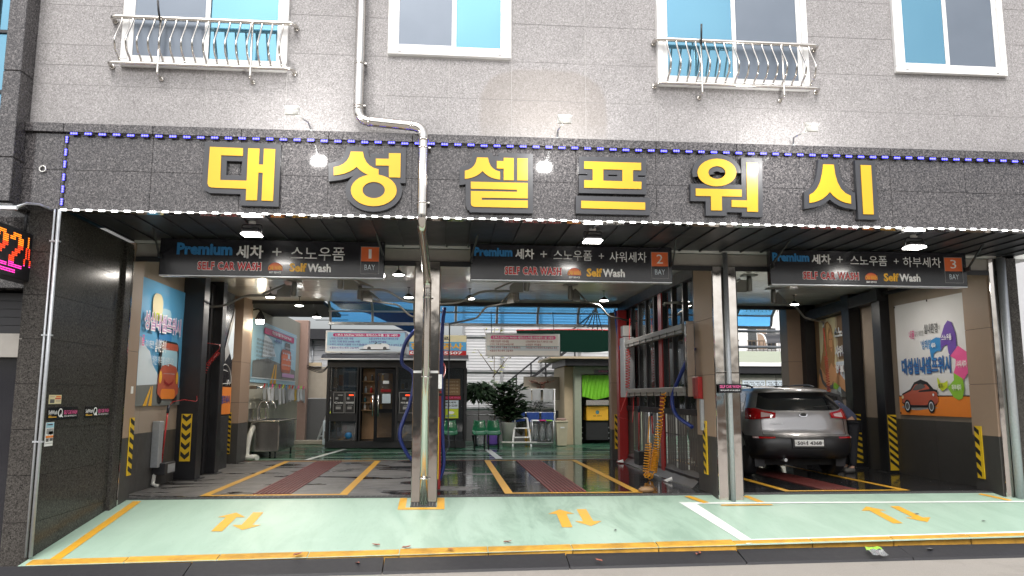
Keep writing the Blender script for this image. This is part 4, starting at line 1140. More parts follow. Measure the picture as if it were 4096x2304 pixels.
# ------------------------------------------------------------ bay signs
def baysign(x0, x1, num, label, items):
    t = thing('bay_sign', label, 'sign', ((x0 + x1) / 2, 10.75, 3.0), 'black signs over the bays')
    m = MB(); m.bbox(x0, x1, 10.70, 10.82, 3.0, 3.5, .008); m.build('board', K['sign_black'], t)
    m = MB(); m.box(x0 + .01, x1 - .01, 10.695, 10.83, 2.985, 3.0); m.build('bottom_trim', K['alu'], t)
    for xx, s in ((x0 + .02, 1), (x1 - .02, -1)):
        m = MB(); m.bar((xx - s * .02, 10.69, 3.25), (xx + s * .06, 10.2, 3.535), .022, .022); m.build('bracket', K['dark_metal'], t)
        m = MB(); m.box(xx - .012, xx + .012, 10.6, 10.7, 3.22, 3.28); m.build('lug', K['dark_metal'], t)
    fr = lambda u, v, d=0.0: Vector((x0 + u, 10.699 - d, 3.0 + v))
    for (s, u0, u1, v0, v1, k, b) in items:
        if k == 'redout':
            text('lettering', s, fr, u0 - .007, v0 - .007, v1 - v0 + .014, u1 - u0 + .014, K['print_white'], t, .001, .075, track=1.16)
            text('lettering', s, fr, u0, v0, v1 - v0, u1 - u0, K['p_red'], t, .002, .04, track=1.16)
        else: text('lettering', s, fr, u0, v0, v1 - v0, u1 - u0, K[k], t, .001, b)
    bu, bw = items[-1][1], items[-1][2] - items[-1][1]
    return t
def logo(t, x0, u0, u1, v0, v1):
    fr = lambda u, v, d=0.0: Vector((x0 + u, 10.699 - d, 3.0 + v))
    uc, rw = (u0 + u1) / 2, (u1 - u0) / 2; h = v1 - v0
    m = MB(); m.flat([p for p in ell(uc, v0 + h * .42, rw, h * .56, 24) if p[1] > v0 + h * .22], fr, .0006); e = m.build('emblem', K['p_red'], t)
    m = MB(); m.flat(ell(uc, v0 + h * .62, rw * .8, h * .3, 20), fr, .0012); m.build('print', K['p_sign_orange'], t)
    text('lettering', 'CAR WASH', fr, u0 + .006, v0 + h * .3, h * .42, 2 * rw - .012, K['p_amber'], t, .002, .04)
    text('lettering', 'BEST SERVICE', fr, u0 + .02, v0 + .0, h * .17, 2 * rw - .04, K['print_white'], t, .002, .03)
def badge(t, x0, u0, u1, v0, v1, num):
    fr = lambda u, v, d=0.0: Vector((x0 + u, 10.699 - d, 3.0 + v)); vm = v0 + (v1 - v0) * .46
    m = MB(); m.flat(rect(u0, u1, v0, v1), fr, .0006, [rect(u0 + .006, u1 - .006, v0 + .006, v1 - .006)]); m.build('badge_border', K['p_grey'], t)
    m = MB(); m.flat(rect(u0 + .006, u1 - .006, vm, v1 - .006), fr, .0006); m.build('badge_field', K['p_sign_orange'], t)
    uc = (u0 + u1) / 2; w = .04 if num == '1' else .09
    text('lettering', num, fr, uc - w / 2, vm + .04, .13, w, K['print_white'], t, .0015, .0)
    text('lettering', 'BAY', fr, uc - .072, v0 + .055, .075, .144, K['p_cloud'], t, .0015, -.002)
W, B = 'print_white', 'p_blue'
s1 = baysign(-3.84, -.85, '1', 'black hanging bay sign over the dry bay, its top line shorter with one plus', [('Premium', .22, .95, .275, .44, B, .05), ('세차', 1.0, 1.36, .24, .42, W, .025), ('+', 1.48, 1.60, .28, .39, W, .0), ('스노우폼', 1.725, 2.45, .225, .41, W, .002), ('SELF CAR WASH', .506, 1.34, .075, .185, 'redout', .02), ('Self', 1.715, 1.945, .065, .185, 'p_amber', .04), ('Wash', 1.955, 2.27, .065, .18, W, .035)])
logo(s1, -3.84, 1.43, 1.625, .04, .19); badge(s1, -3.84, 2.667, 2.92, .05, .43, '1')
s2 = baysign(.33, 3.19, '2', 'black hanging bay sign over the middle bay with the hung instruction board', [('Premium', .05, .586, .325, .455, B, .05), ('세차', .624, .89, .295, .44, W, .025), ('+', .98, 1.07, .325, .415, W, .0), ('스노우폼', 1.163, 1.71, .285, .43, W, .002), ('+', 1.805, 1.88, .32, .395, W, -.008), ('샤워세차', 1.96, 2.49, .275, .425, W, .002), ('SELF CAR WASH', .48, 1.274, .075, .185, 'redout', .02), ('Self', 1.63, 1.85, .06, .18, 'p_amber', .04), ('Wash', 1.858, 2.175, .06, .175, W, .035)])
logo(s2, .33, 1.36, 1.553, .035, .185); badge(s2, .33, 2.556, 2.805, .05, .43, '2')
s3 = baysign(4.625, 7.60, '3', 'black hanging bay sign over the parked grey car', [('Premium', .035, .586, .325, .455, B, .05), ('세차', .62, .907, .295, .44, W, .025), ('+', 1.0, 1.09, .325, .415, W, .0), ('스노우폼', 1.2, 1.757, .285, .43, W, .002), ('+', 1.86, 1.935, .32, .395, W, -.008), ('하부세차', 2.0, 2.58, .275, .425, W, .002), ('SELF CAR WASH', .48, 1.314, .075, .185, 'redout', .02), ('Self', 1.69, 1.92, .06, .18, 'p_amber', .04), ('Wash', 1.928, 2.25, .06, .175, W, .035)])
logo(s3, 4.625, 1.407, 1.60, .035, .185); badge(s3, 4.625, 2.63, 2.91, .05, .43, '3')

# ------------------------------------------------------------ ceiling lamps
LAMPS = [(-3.52, 12.58, 'round ceiling lamp showing under the left part of the BAY 1 sign'), (-.75, 12.29, 'round ceiling lamp near the first column under the front ceiling'), (-3.40, 15.4, 'round ceiling lamp over the left side of bay one'), (-3.1, 16.8, 'round ceiling lamp at the rear left of bay one'),
         (-.72, 15.15, 'round ceiling lamp left of the first column at the rear'), (.47, 15.21, 'round ceiling lamp right of the first column in bay two'), (3.14, 15.25, 'round ceiling lamp over the right side of bay two'), (7.18, 15.5, 'round ceiling lamp above the grey car'), (7.24, 12.68, 'round ceiling lamp peeping under the BAY 3 sign')]
for i, (x, y, lab) in enumerate(LAMPS):
    t = thing('ceiling_lamp', lab, 'lamp', (x, y, 3.49), 'round lamps under the ceiling')
    m = MB(); m.tube([(x, y, 3.49), (x, y, 3.36)], .007, 6); m.lathe((x, y, 3.478), [(.03, 0), (.03, .01)], 10); m.build('stem', K['dark_metal'], t)
    m = MB(); m.lathe((x, y, 3.29), [(.095, 0), (.09, .02), (.05, .05), (.025, .075)], 16); m.build('shade', K['dark_metal'], t)
    m = MB(); m.lathe((x, y, 3.283), [(.02, -.008), (.065, -.006), (.088, .004), (.088, .008)], 16); m.build('bulb', K['lamp_on'], t)
    ld = bpy.data.lights.new('ceiling_lamp_light', 'AREA'); ld.shape = 'DISK'; ld.size = .17; ld.energy = 14; ld.color = (1, .93, .84)
    lo = bpy.data.objects.new('ceiling_lamp_light', ld); col.objects.link(lo); lo.parent = t; lo.location = (0, 0, -.228)

bpy.data.scenes.remove(TS) if False else None
# ------------------------------------------------------------ wall banners
def bfn(x, y0, z0, w, h, side, ripple=.012):
    """banner frame on a side wall; u runs left to right as read"""
    def fn(u, v, d=0.0):
        rp = ripple * (math.sin(u * 5.1 + v * 2.3) * .5 + math.sin(v * 6.7 - u * 2.0) * .3)
        return Vector((x + (rp + d + .02) * side, (y0 + u) if side > 0 else (y0 + w - u), z0 + v))
    return fn
def banner(name, label, cat, fn, w, h, m, n=14):
    t = thing(name, label, cat, fn(w / 2, 0)); mb = MB(); mb.smooth = True
    vs = [fn(w * i / n, h * j / n) for j in range(n + 1) for i in range(n + 1)]
    mb.addv(vs, [(j * (n + 1) + i, j * (n + 1) + i + 1, (j + 1) * (n + 1) + i + 1, (j + 1) * (n + 1) + i) for j in range(n) for i in range(n)])
    mb.build('fabric', m, t, fix=False)
    return t
def art(t, fn, items, name='print', base=.012):
    for k, it in enumerate(items):
        m = MB(); lp = it[1]; hl = it[2] if len(it) > 2 else ()
        m.flat(lp, fn, base + .0012 * k, hl); m.build(name, K['p_' + it[0]], t, fix=False)
# banner 1: blue sky with a plain cartoon car coming along a road
f1 = bfn(-4.48, 11.82, 1.24, 1.9, 1.9, 1, .006)
t = banner('wall_banner', 'blue banner with a cartoon car on a road, on the left wall of bay one', 'banner', f1, 1.9, 1.9, K['p_sky_blue'])
art(t, f1, [('cloud', [(0, .28), (.95, .28), (.8, .5), (.6, .62), (.45, .82), (.25, .88), (.12, 1.0), (0, 1.02)]), ('road', [(0, 0), (1.9, 0), (1.9, .28), (1.2, .34), (0, .30)]),
            ('amber', [(.28, 0), (.42, 0), (.60, .30), (.56, .30)]), ('amber', [(.50, 0), (.64, 0), (.64, .30), (.615, .30)]),
            ('blue', rrect(.75, 1.33, .85, 1.27, .12)), ('pale_blue', rrect(.8, 1.25, 1.25, 1.52, .1)), ('cream', rrect(.42, .84, 1.35, 1.72, .15)), ('lime', rect(.43, .85, 1.30, 1.42)),
            ('black', ell(.95, .12, .11, .1)), ('black', ell(1.62, .12, .11, .1)), ('black', rrect(.84, 1.70, .28, 1.02, .14)), ('pale_blue', rrect(.92, 1.64, .5, .90, .1)), ('car_red', rrect(.90, 1.66, .88, .99, .05)),
            ('car_red', [(.80, .2), (.82, .48), (.95, .62), (1.28, .66), (1.6, .62), (1.74, .48), (1.76, .2), (1.6, .12), (.95, .12)]), ('orange', rrect(.96, 1.6, .10, .26, .06)), ('amber', ell(.90, .44, .06, .1)), ('amber', ell(1.66, .44, .06, .1)),
            ('dark_red', [(1.05, .42), (1.1, .34), (1.28, .31), (1.46, .34), (1.5, .42), (1.45, .38), (1.28, .34), (1.12, .38)])])
for i, (s, k1) in enumerate((('성실내셀프워시', 'lilac'),)):
    text('lettering', s, f1, .06, 1.12, .30, 1.62, K['print_white'], t, .042, .05); text('lettering', s, f1, .08, 1.14, .26, 1.58, K['p_' + k1], t, .045, .01)
text('lettering', '몸', f1, .02, .88, .16, .1, K['p_pink'], t, .042, .02); text('lettering', '같이 깨끗한', f1, .16, .86, .12, .36, K['print_white'], t, .042, .01)
text('lettering', '실내환경이', f1, .56, .82, .2, .46, K['print_white'], t, .043, .02); text('lettering', '상쾌한 하루를 바랍니다', f1, .4, .62, .14, 1.0, K['p_cloud'], t, .043, .01)
# white banner in bay three
f3 = bfn(8.442, 11.90, 1.08, 2.08, 2.02, -1, .006)
t = banner('wall_banner', 'white fabric banner with a red coupe and coloured swirls on the right wall', 'banner', f3, 2.08, 2.02, K['banner_white'], 18)
# swirl outlines and coupe
art(t, f3, [('orange', rect(0, 2.08, 0, .33)), ('black', rect(0, 2.08, .33, .35)), ('grey', ell(.62, .14, .55, .05)),
            ('blue', [(1.05, .98), (1.1, .95), (1.12, 1.06), (1.2, 1.1), (1.32, 1.1), (1.34, 1.32), (1.22, 1.34), (1.08, 1.3), (1.02, 1.2), (1.03, 1.08)]),
            ('purple', [(1.32, 1.1), (1.4, 1.18), (1.5, 1.2), (1.52, 1.06), (1.56, 1.0), (1.74, 1.14), (1.74, 1.35), (1.66, 1.56), (1.56, 1.6), (1.46, 1.52), (1.34, 1.32)]),
            ('pink', [(1.56, 1.0), (1.7, .94), (1.68, .82), (1.62, .72), (1.8, .6), (1.86, .6), (2.06, .78), (2.04, 1.02), (1.78, 1.16)]), ('green', [(1.62, .72), (1.84, .62), (1.86, .46), (1.8, .3), (1.7, .27), (1.58, .32), (1.44, .48), (1.56, .56), (1.62, .6)]),
            ('lime', [(1.18, .62), (1.2, .48), (1.3, .42), (1.44, .48), (1.46, .6), (1.36, .56), (1.26, .56), (1.2, .66)]),
            ('black', [(.10, .22), (.12, .38), (.38, .46), (.5, .58), (.7, .63), (.9, .58), (1.06, .46), (1.16, .44), (1.18, .5), (1.12, .2), (1.0, .14), (.25, .14)]),
            ('car_red', [(.11, .23), (.14, .36), (.4, .43), (.52, .54), (.7, .57), (.86, .54), (1.0, .44), (1.15, .40), (1.17, .24), (1.05, .18), (.25, .18)]), ('dark_grey', [(.44, .44), (.54, .53), (.7, .56), (.82, .52), (.84, .46), (.78, .44)]),
            ('black', ell(.27, .16, .1, .115)), ('cloud', ell(.27, .16, .065, .08)), ('dark_grey', ell(.27, .16, .05, .06)), ('black', ell(.97, .16, .1, .115)), ('cloud', ell(.97, .16, .065, .08)), ('dark_grey', ell(.97, .16, .05, .06)), ('cream', ell(.15, .32, .035, .03)), ('cloud', ell(1.06, .36, .025, .025))], base=.012)
for s, u, v, h, w, k in (('내몸', .44, 1.36, .15, .16, 'pink'), ('같이 깨끗한', .61, 1.40, .09, .27, 'grey'), ('실내환경', .90, 1.42, .17, .37, 'dark_grey'), ('이', 1.29, 1.45, .09, .05, 'grey'), ("'상쾌한 하루", .78, 1.15, .17, .52, 'blue'), ("를바랍니다'", 1.32, 1.2, .11, .32, 'grey')):
    text('lettering', s, f3, u, v, h, w, K['p_' + k], t, .016, .015)
for s, u, v, h, w in (('세차', 1.1, 1.16, .09, .13), ('스노우폼', 1.40, 1.27, .10, .26), ('샤워세차', 1.74, .80, .12, .26), ('하부세차', 1.58, .43, .1, .24)): text('lettering', s, f3, u, v, h, w, K['print_white'], t, .042, .02)
text('lettering', '셀프', f3, 1.23, .48, .07, .13, K['p_black'], t, .042, .02)
text('lettering', '대성실내셀프워시', f3, .14, .72, .30, 1.42, K['p_navy'], t, .015, .05); text('lettering', '대성실내셀프워시', f3, .15, .735, .27, 1.40, K['p_blue'], t, .017, .0)
for u, v in ((.02, 1.99), (1.02, 2.0), (2.05, 1.99), (.02, .03), (2.05, .03)):
    m = MB(); m.flat(rect(u - .018, u + .018, v - .018, v + .018), f3, .012); m.build('grommet', K['matt_black'], t, fix=False)
# poster of a woman (plain invented figure)
f4 = bfn(8.448, 15.56, 1.4, 1.62, 1.72, -1, .004)
t = banner('wall_poster', 'large photo poster of a long haired woman behind the grey car', 'poster', f4, 1.62, 1.72, K['p_tan'])
art(t, f4, [('brown', rect(0, .2, 0, 1.72)), ('cream', rect(.2, .38, .2, 1.72)), ('cream', rect(.55, .95, .4, 1.72)), ('brown', rect(1.02, 1.62, .8, 1.72)), ('cloud', rect(.9, 1.62, .0, .75)), ('dark_grey', rect(1.05, 1.5, .0, .22)),
            ('grey', [(.4, 0), (.5, .12), (.75, .18), (1.0, .1), (1.1, 0)]), ('green', ell(.85, .26, .14, .1)),
            ('skin', [(.08, 0), (.1, .42), (.2, .66), (.42, .8), (.78, .78), (1.02, .52), (1.34, .28), (1.62, .12), (1.62, 0), (1.4, .02), (1.06, .2), (.8, .32), (.55, .05), (.5, 0)]),
            ('dark_grey', [(.16, .64), (.24, .6), (.3, .38), (.5, .24), (.68, .26), (.76, .36), (.72, .18), (.5, .14), (.26, .3), (.14, .55)]),
            ('hair', [(.2, .68), (.34, 1.0), (.42, 1.36), (.5, 1.62), (.62, 1.66), (.78, 1.55), (.86, 1.3), (.88, .9), (.82, .62), (.7, .74), (.5, .5), (.4, .48)]),
            ('skin', [(.62, 1.05), (.66, 1.36), (.74, 1.44), (.82, 1.3), (.8, 1.1), (.75, .98), (.68, .94)]), ('hair_light', [(.56, 1.6), (.66, 1.62), (.8, 1.4), (.86, 1.1), (.83, 1.35), (.7, 1.52), (.62, 1.4), (.58, 1.1)]),
            ('brown', rect(.67, .72, 1.24, 1.26)), ('brown', rect(.76, .80, 1.24, 1.26)), ('dark_red', rect(.71, .77, 1.05, 1.07))])
for s, v, k in (('스노우폼', 1.26, 'blue'), ('샤워세차', .86, 'navy'), ('하부세차', .46, 'dark_red')):
    text('lettering', s, f4, .93, v - .01, .24, .70, K['print_white'], t, .045, .05); text('lettering', s, f4, .935, v, .22, .68, K['p_' + k], t, .031, .015)
# black poster on the cladding
f5 = bfn(-4.25, 14.95, 1.04, 1.1, 2.15, 1, .002)
t = banner('wall_poster', 'black glossy poster with a white car sketch and an orange foot', 'poster', f5, 1.1, 2.15, K['sign_black'])
art(t, f5, [('orange', rect(0, 1.1, 0, .52)), ('grey', [(.55, 1.0), (.9, 1.2), (1.1, 1.9), (1.1, 2.1), (.8, 1.7), (.5, 1.25)]), ('cloud', [(.7, 1.35), (1.1, 1.95), (1.1, 1.1), (1.0, 1.05)]), ('grey', [(.1, 1.2), (.3, 1.5), (.45, 1.45), (.3, 1.15)])])
text('lettering', '대성셀프워시', f5, .1, .2, .16, .9, K['p_navy'], t, .02, .03)
for P in ([(.1, .62), (.25, .8), (.55, .95), (.85, .9), (1.02, .74), (1.04, .6)], [(.1, .62), (.4, .58), (1.04, .6)], [(.3, .8), (.5, .84), (.8, .82)], [(.2, .56), (.28, .66), (.36, .56)], [(.78, .56), (.86, .66), (.94, .56)]):
    m = MB(); m.tube([f5(u, v, .012) for u, v in smooth_path([(a, b, 0) for a, b in P], 4) and [(q.x, q.y) for q in smooth_path([(a, b, 0) for a, b in P], 4)]], .006, 4); m.build('print', K['print_white'], t)
# ------------------------------------------------------------ rear left: sink wall
sw = thing('sink_wall', 'pale greenish wall with an instruction poster behind the steel sink', 'wall', (-4.55, 21, 0))
m = MB(); m.box(-4.75, -4.45, 17.8, 24.7, 0.0, 3.6); m.build('wall', K['pale_wall'], sw)
m = MB(); m.box(-4.44, -4.40, 17.8, 18.0, 1.75, 3.1); m.build('painted_lit_edge', K['p_cream'], sw)  # brightly lit wall end put in as a cream strip
tag(MB().bbox(-4.72, -4.2, 24.45, 24.75, 0, 3.7, .01).build('rear_post', K['pink_post']), 'pinkish brown square post at the far end of the sink wall', 'post')
f6 = bfn(-4.45, 18.4, 1.70, 5.4, 1.48, 1, .003)
t = banner('wall_poster', 'long blue instruction poster with an orange robot figure above the towels', 'poster', f6, 5.4, 1.48, K['p_pale_blue'])
art(t, f6, [('road', [(0.1, .12), (5.3, .12), (5.3, .42), (3.0, .55), (1.6, .62), (.1, .5)]), ('cloud', [(1.0, .62), (1.2, 1.2), (2.0, 1.1), (2.6, .7)]), ('amber', [(2.0, .0), (2.25, .0), (2.55, .5), (2.45, .5)]), ('amber', [(2.4, .0), (2.7, .0), (2.7, .5), (2.62, .5)]),
            ('cloud', rect(0, 5.4, .1, .125)), ('cloud', rect(0, 5.4, 1.40, 1.42)), ('grey', rect(3.6, 4.6, .25, .45)), ('dark_grey', rrect(3.7, 4.4, .85, 1.15, .1)), ('car_red', rrect(3.2, 4.6, .32, .95, .2)), ('sign_orange', rrect(3.3, 4.5, .4, .85, .15)), ('white' if False else 'cloud', rect(4.1, 4.4, .72, .86)),
            ('magenta', rrect(1.1, 4.9, 1.20, 1.36, .06)), ('lilac', rect(3.4, 5.1, .2, .3))])
text('lettering', '대성실내셀프워시(Self Wash)', f6, 1.9, 1.225, .11, 2.5, K['print_white'], t, .042, .03)
text('lettering', '세차요령', f6, 2.3, 1.06, .11, .8, K['p_navy'], t, .042, .03)
for i, s in enumerate(('차량진입후 시트를 내려주세요 코인기 앞에 서시고', '거품기능 버튼을 눌러 주세요 코인기 앞에 스위치', '카드나 지폐 동전 교환이 가능합니다', '예비 세척후 거품건 또는 스노우폼 폼건사용', '세척후 한 상태에서 청소기 에어건 사용하세요', '완료후 출차')):
    text('lettering', s, f6, .3, .98 - i * .095, .06, 2.0 - .12 * (i % 3), K['p_dark_grey'], t, .042, .02)
for i, s in enumerate(('주의사항을 지켜주세요', '물기를 제거후 출차', '고압세차', '안전하게 이용하세요')): text('lettering', s, f6, 3.3, .98 - i * .16, .05, 1.6 - .2 * (i % 2), K['p_cloud'], t, .042, .015)
# wall lantern
t = thing('wall_lantern', 'small black wall lantern glowing warmly beside the instruction poster', 'lantern', (-4.35, 17.9, 3.0))
m = MB(); m.tube([(-4.45, 17.9, 3.28), (-4.2, 17.9, 3.33), (-4.15, 17.9, 3.28)], .02, 6); m.build('bracket', K['matt_black'], t)
m = MB(); m.lathe((-4.15, 17.9, 3.08), [(.115, 0), (.115, .02), (.07, .12), (.02, .2)], 10); m.build('hood', K['matt_black'], t)
m = MB(); m.lathe((-4.15, 17.9, 2.99), [(.08, 0), (.095, .09)], 10); m.build('glow', K['lamp_on'], t)
ld = bpy.data.lights.new('lantern_light', 'POINT'); ld.energy = 12; ld.color = (1, .8, .5); ld.shadow_soft_size = .06
lo = bpy.data.objects.new('lantern_light', ld); col.objects.link(lo); lo.parent = t; lo.location = (.2, 0, -.06)
# sink
t = thing('steel_sink', 'stainless steel utility sink cabinet with taps against the pale wall', 'sink', (-4.05, 19.3, 0))
m = MB(); m.bbox(-4.36, -3.74, 18.35, 20.3, .14, .80, .01); m.build('cabinet', K['steel'], t)
m = MB(); m.bbox(-4.40, -3.70, 18.3, 20.35, .80, .835, .008); m.build('worktop', K['steel'], t)
m = MB(); m.box(-4.42, -4.40, 18.3, 20.35, .835, 1.1); m.build('splashback', K['steel'], t)
for y0, y1 in ((18.5, 19.2), (19.3, 20.1)):
    m = MB(); m.box(-4.28, -3.85, y0, y1, .836, .839); m.build('bowl', K['dark_metal'], t)
for y0, y1 in ((18.4, 19.3), (19.35, 20.25)):
    m = MB(); m.bbox(-3.742, -3.725, y0, y1, .18, .72, .004); m.build('sliding_door', K['steel'], t)
for x in (-4.3, -3.8):
    for y in (18.42, 20.22): m = MB(); m.lathe((x, y, .0), [(.03, 0), (.02, .03), (.025, .14)], 8); m.build('foot', K['dark_metal'], t)
for y in (18.9, 19.7):
    m = MB(); m.tube(smooth_path([(-4.33, y, .835), (-4.33, y, 1.12), (-4.26, y, 1.25), (-4.14, y, 1.22), (-4.09, y, 1.08)], 5), .016, 7); m.lathe((-4.33, y, .835), [(.035, 0), (.03, .05)], 8); m.build('tap', K['pipe_steel'], t)
m = MB(); m.tube(smooth_path([(-4.3, 18.38, .7), (-4.33, 18.2, .5), (-4.35, 18.1, .2), (-4.3, 18.0, .05), (-4.05, 17.8, .05)], 5), .06, 8)
tag(m.build('waste_hose', K['pvc']), 'fat white waste hose leading from the sink to the floor', 'hose')
m = MB(); m.tube(smooth_path([(-4.1, 17.9, .06), (-4.25, 17.75, .06), (-4.38, 17.85, .06)], 5), .06, 8); tag(m.build('waste_pipe', K['pvc']), 'short white plastic pipe end lying by the brown rear pier', 'pipe')
# towel rail and towels
t = thing('towel_rail', 'steel rail carrying wash cloths above the sink', 'rail', (-4.3, 21, 1.6))
m = MB(); m.tube([(-4.25, 18.2, 1.58), (-4.25, 24.3, 1.58)], .018, 7); m.build('rail', K['pipe_steel'], t)
for y in (18.2, 24.3): m = MB(); m.bbox(-4.45, -4.22, y - .04, y + .04, 1.54, 1.62, .006); m.build('bracket', K['steel'], t)
PC = ['p_red', 'p_teal', 'p_pink', 'p_green', 'p_magenta', 'p_lime', 'p_blue', 'p_orange']
def cloth(label, fnp, w, h, m, n=8, grp='cloths on the rail', nm='wash_cloth', cat='cloth', sag=.03):
    mb = MB(); mb.smooth = True; ph = random.uniform(0, 6)
    vs = []
    for j in range(n + 1):
        for i in range(n + 1):
            u = i / n; v = j / n
            vs.append(fnp(u * w + random.uniform(-.004, .004) * 0, -v * h * (1 + .06 * math.sin(ph + u * 4)), .018 + .03 * math.sin(ph + u * 9) * v + .012 * math.sin(u * 17 + ph) * v))
    mb.addv(vs, [(j * (n + 1) + i, j * (n + 1) + i + 1, (j + 1) * (n + 1) + i + 1, (j + 1) * (n + 1) + i) for j in range(n) for i in range(n)])
    o = mb.build(nm, m, None, fix=False); tag(o, label, cat, grp)
    return o
seq = ['first white wash cloth at the near end of the rail', 'second white wash cloth from the near bracket', 'third wash cloth from the near bracket, white', 'pale grey wash cloth fourth from the near bracket', 'white wash cloth just before the middle of the rail', 'white wash cloth at the middle of the rail', 'grey white wash cloth after the middle of the rail', 'white wash cloth two before the yellow one',
       'white wash cloth right before the yellow one', 'single yellow wash cloth among the white ones', 'white wash cloth right after the yellow one', 'white wash cloth two after the yellow one', 'last white wash cloth at the far end of the rail']
for i, lab in enumerate(seq):
    y0 = 18.75 + i * .43
    cloth(lab, lambda u, v, d, y0=y0: Vector((-4.23 + d, y0 + u, 1.595 + v)), .36, random.uniform(.30, .42), K['towel_yellow'] if i == 9 else K['towel_white'] if i % 3 != 0 else K['towel_grey'])
    m = MB(); m.bar((-4.22, y0 + .1, 1.56), (-4.20, y0 + .13, 1.68), .02, .02); o = m.build('clothes_peg', K[PC[i % 8]])
    tag(o, ('red teal pink green magenta lime blue orange'.split()[i % 8]) + ' peg holding the ' + lab, 'peg', 'pegs on the towel rail')
# air hose boom lance, left wall washing lance
def lance(label, P, Q):
    t = thing('wash_lance', label, 'wash lance', Q, 'red wash lances')
    P, Q = Vector(P), Vector(Q)
    m = MB(); m.tube([P, Q], .014, 7); m.build('tube', K['hose_red'], t)
    m = MB(); m.tube([P.lerp(Q, -.02), P.lerp(Q, .12)], .022, 7); m.build('grip', K['hose_dark'], t)
    return t
lance('red wash lance standing in its steel holder on the left wall', (-4.36, 12.95, 1.22), (-4.38, 12.85, .36))
t = thing('lance_holder', 'steel lance holder box on the left wall of bay one', 'holder', (-4.42, 12.9, .25))
m = MB(); m.bbox(-4.47, -4.36, 12.62, 12.80, .3, 1.0, .006); m.build('back_plate', K['galv'], t)
m = MB(); m.bbox(-4.47, -4.28, 12.72, 13.2, .18, .36, .008); m.build('box', K['dark_metal'], t)
m = MB(); m.box(-4.285, -4.278, 12.85, 13.18, .2, .33); m.build('front_plate', K['galv'], t)
m = MB(); m.tube([(-4.44, 12.75, .2), (-4.44, 12.7, .05), (-4.36, 12.72, .012)], .03, 7); tag(m.build('drain_pipe', K['pvc']), 'short grey drain pipe under the lance holder', 'pipe')
m = MB(); m.bbox(-4.31, -4.295, 11.26, 11.32, 1.42, 1.52, .003); tag(m.build('light_switch', K['white']), 'white switch plate on the left pier of bay one', 'switch')
# ------------------------------------------------------------ ceiling booms and coiled hoses
def boom(label, M_, ang, L1, L2, drop, grp='swivel booms under the ceiling'):
    M_ = Vector(M_); t = thing('hose_boom', label, 'hose boom', M_, grp); dx, dy = math.cos(R(ang)), math.sin(R(ang)); d = Vector((dx, dy, 0)); s = Vector((-dy, dx, 0))
    m = MB(); m.bbox(M_.x - .13, M_.x + .13, M_.y - .09, M_.y + .09, 3.472, 3.486, .003); m.build('mount_plate', K['boom_steel'], t)
    m = MB(); m.lathe((M_.x, M_.y, 3.20), [(.03, 0), (.05, .02), (.05, .2), (.035, .27)], 10); m.build('swivel', K['boom_steel'], t)
    a = M_ + d * .06; m = MB(); a.z = 3.3
    pl = [(a.x, a.y), (a.x + d.x * .22, a.y + d.y * .22)]
    m.addv([a + s * w + Vector((0, 0, z)) + d * l for w in (-.03, .03) for (l, z) in ((0, -.11), (.24, -.11), (.24, 0), (.1, .1), (0, .1))], [(0, 1, 2, 3, 4), (9, 8, 7, 6, 5)] + [(i, 5 + i, 5 + (i + 1) % 5, (i + 1) % 5) for i in range(5)]); m.build('spring_box', K['boom_steel'], t)
    m = MB(); m.bar(a + d * .1 + Vector((0, 0, .12)), a + d * .5 + Vector((0, 0, -.06)), .03, .03); m.build('strut', K['boom_steel'], t)
    b = a + d * .2 + Vector((0, 0, -.09)); c = b + d * L1; e = c + d * .35 + Vector((0, 0, -.2)); g = e + d * L2 + Vector((0, 0, -.03))
    m = MB(); m.tube(round_path([b, c, e, g], .12, 5), .02, 8); m.build('boom_arm', K['boom_steel'], t)
    m = MB(); m.tube([g, g + Vector((0, 0, -drop))], .018, 7); m.build('hose_drop', K['boom_steel'], t)
    return g + Vector((0, 0, -drop))
e1 = boom('swivel boom reaching to the left wall of bay one', (-2.78, 14.5, 0), 180, .6, .5, .12)
e2 = boom('nearer swivel boom beside the BAY sign in bay one, reaching right', (-1.80, 13.4, 0), 5, .5, .55, .06)
e3 = boom('farther swivel boom in bay one sloping to the right rear', (-1.63, 14.9, 0), 50, .8, .8, .1)
e4 = boom('nearer swivel boom in bay two reaching left', (1.40, 13.4, 0), 172, .55, .5, .12)
e5 = boom('farther swivel boom in bay two sloping to the left rear', (1.36, 14.9, 0), 118, .9, 1.2, .1)
e6 = boom('swivel boom in bay two reaching toward the glass divider', (2.34, 14.5, 0), 48, .8, 1.0, .1)
e7 = boom('swivel boom near the second column in bay three', (5.23, 13.0, 0), 180, .5, .4, .05)
e8 = boom('swivel boom in bay three reaching to the right wall', (6.35, 14.6, 0), 40, .7, .9, .12)
def hose(name, label, pts, r, m, cat='hose', grp=None, n=6):
    mb = MB(); mb.tube(smooth_path(pts, n), r, 7); return tag(mb.build(name, m), label, cat, grp)
def coilhose(label, path, rad, turns, r, m, pre=(), post=()):
    c = coil(path, rad, turns); P = list(map(Vector, pre)) + c + list(map(Vector, post))
    mb = MB(); mb.tube(P, r, 5); return tag(mb.build('coiled_hose', m), label, 'coiled hose', 'coiled air hoses')
coilhose('red coiled hose hanging by the black posts in bay one', [(-4.06, 14.5, 2.18), (-4.16, 14.25, 1.95), (-4.24, 14.05, 1.62)], .033, 15, .006, K['hose_red'], [e1, e1 + Vector((.01, -.02, -.5)), (-4.05, 14.52, 2.3)], [(-4.26, 13.95, 1.5), (-4.12, 13.6, 1.32), (-4.05, 13.3, 1.30), (-4.15, 13.05, 1.33), (-4.3, 12.97, 1.3), (-4.36, 12.95, 1.22)])
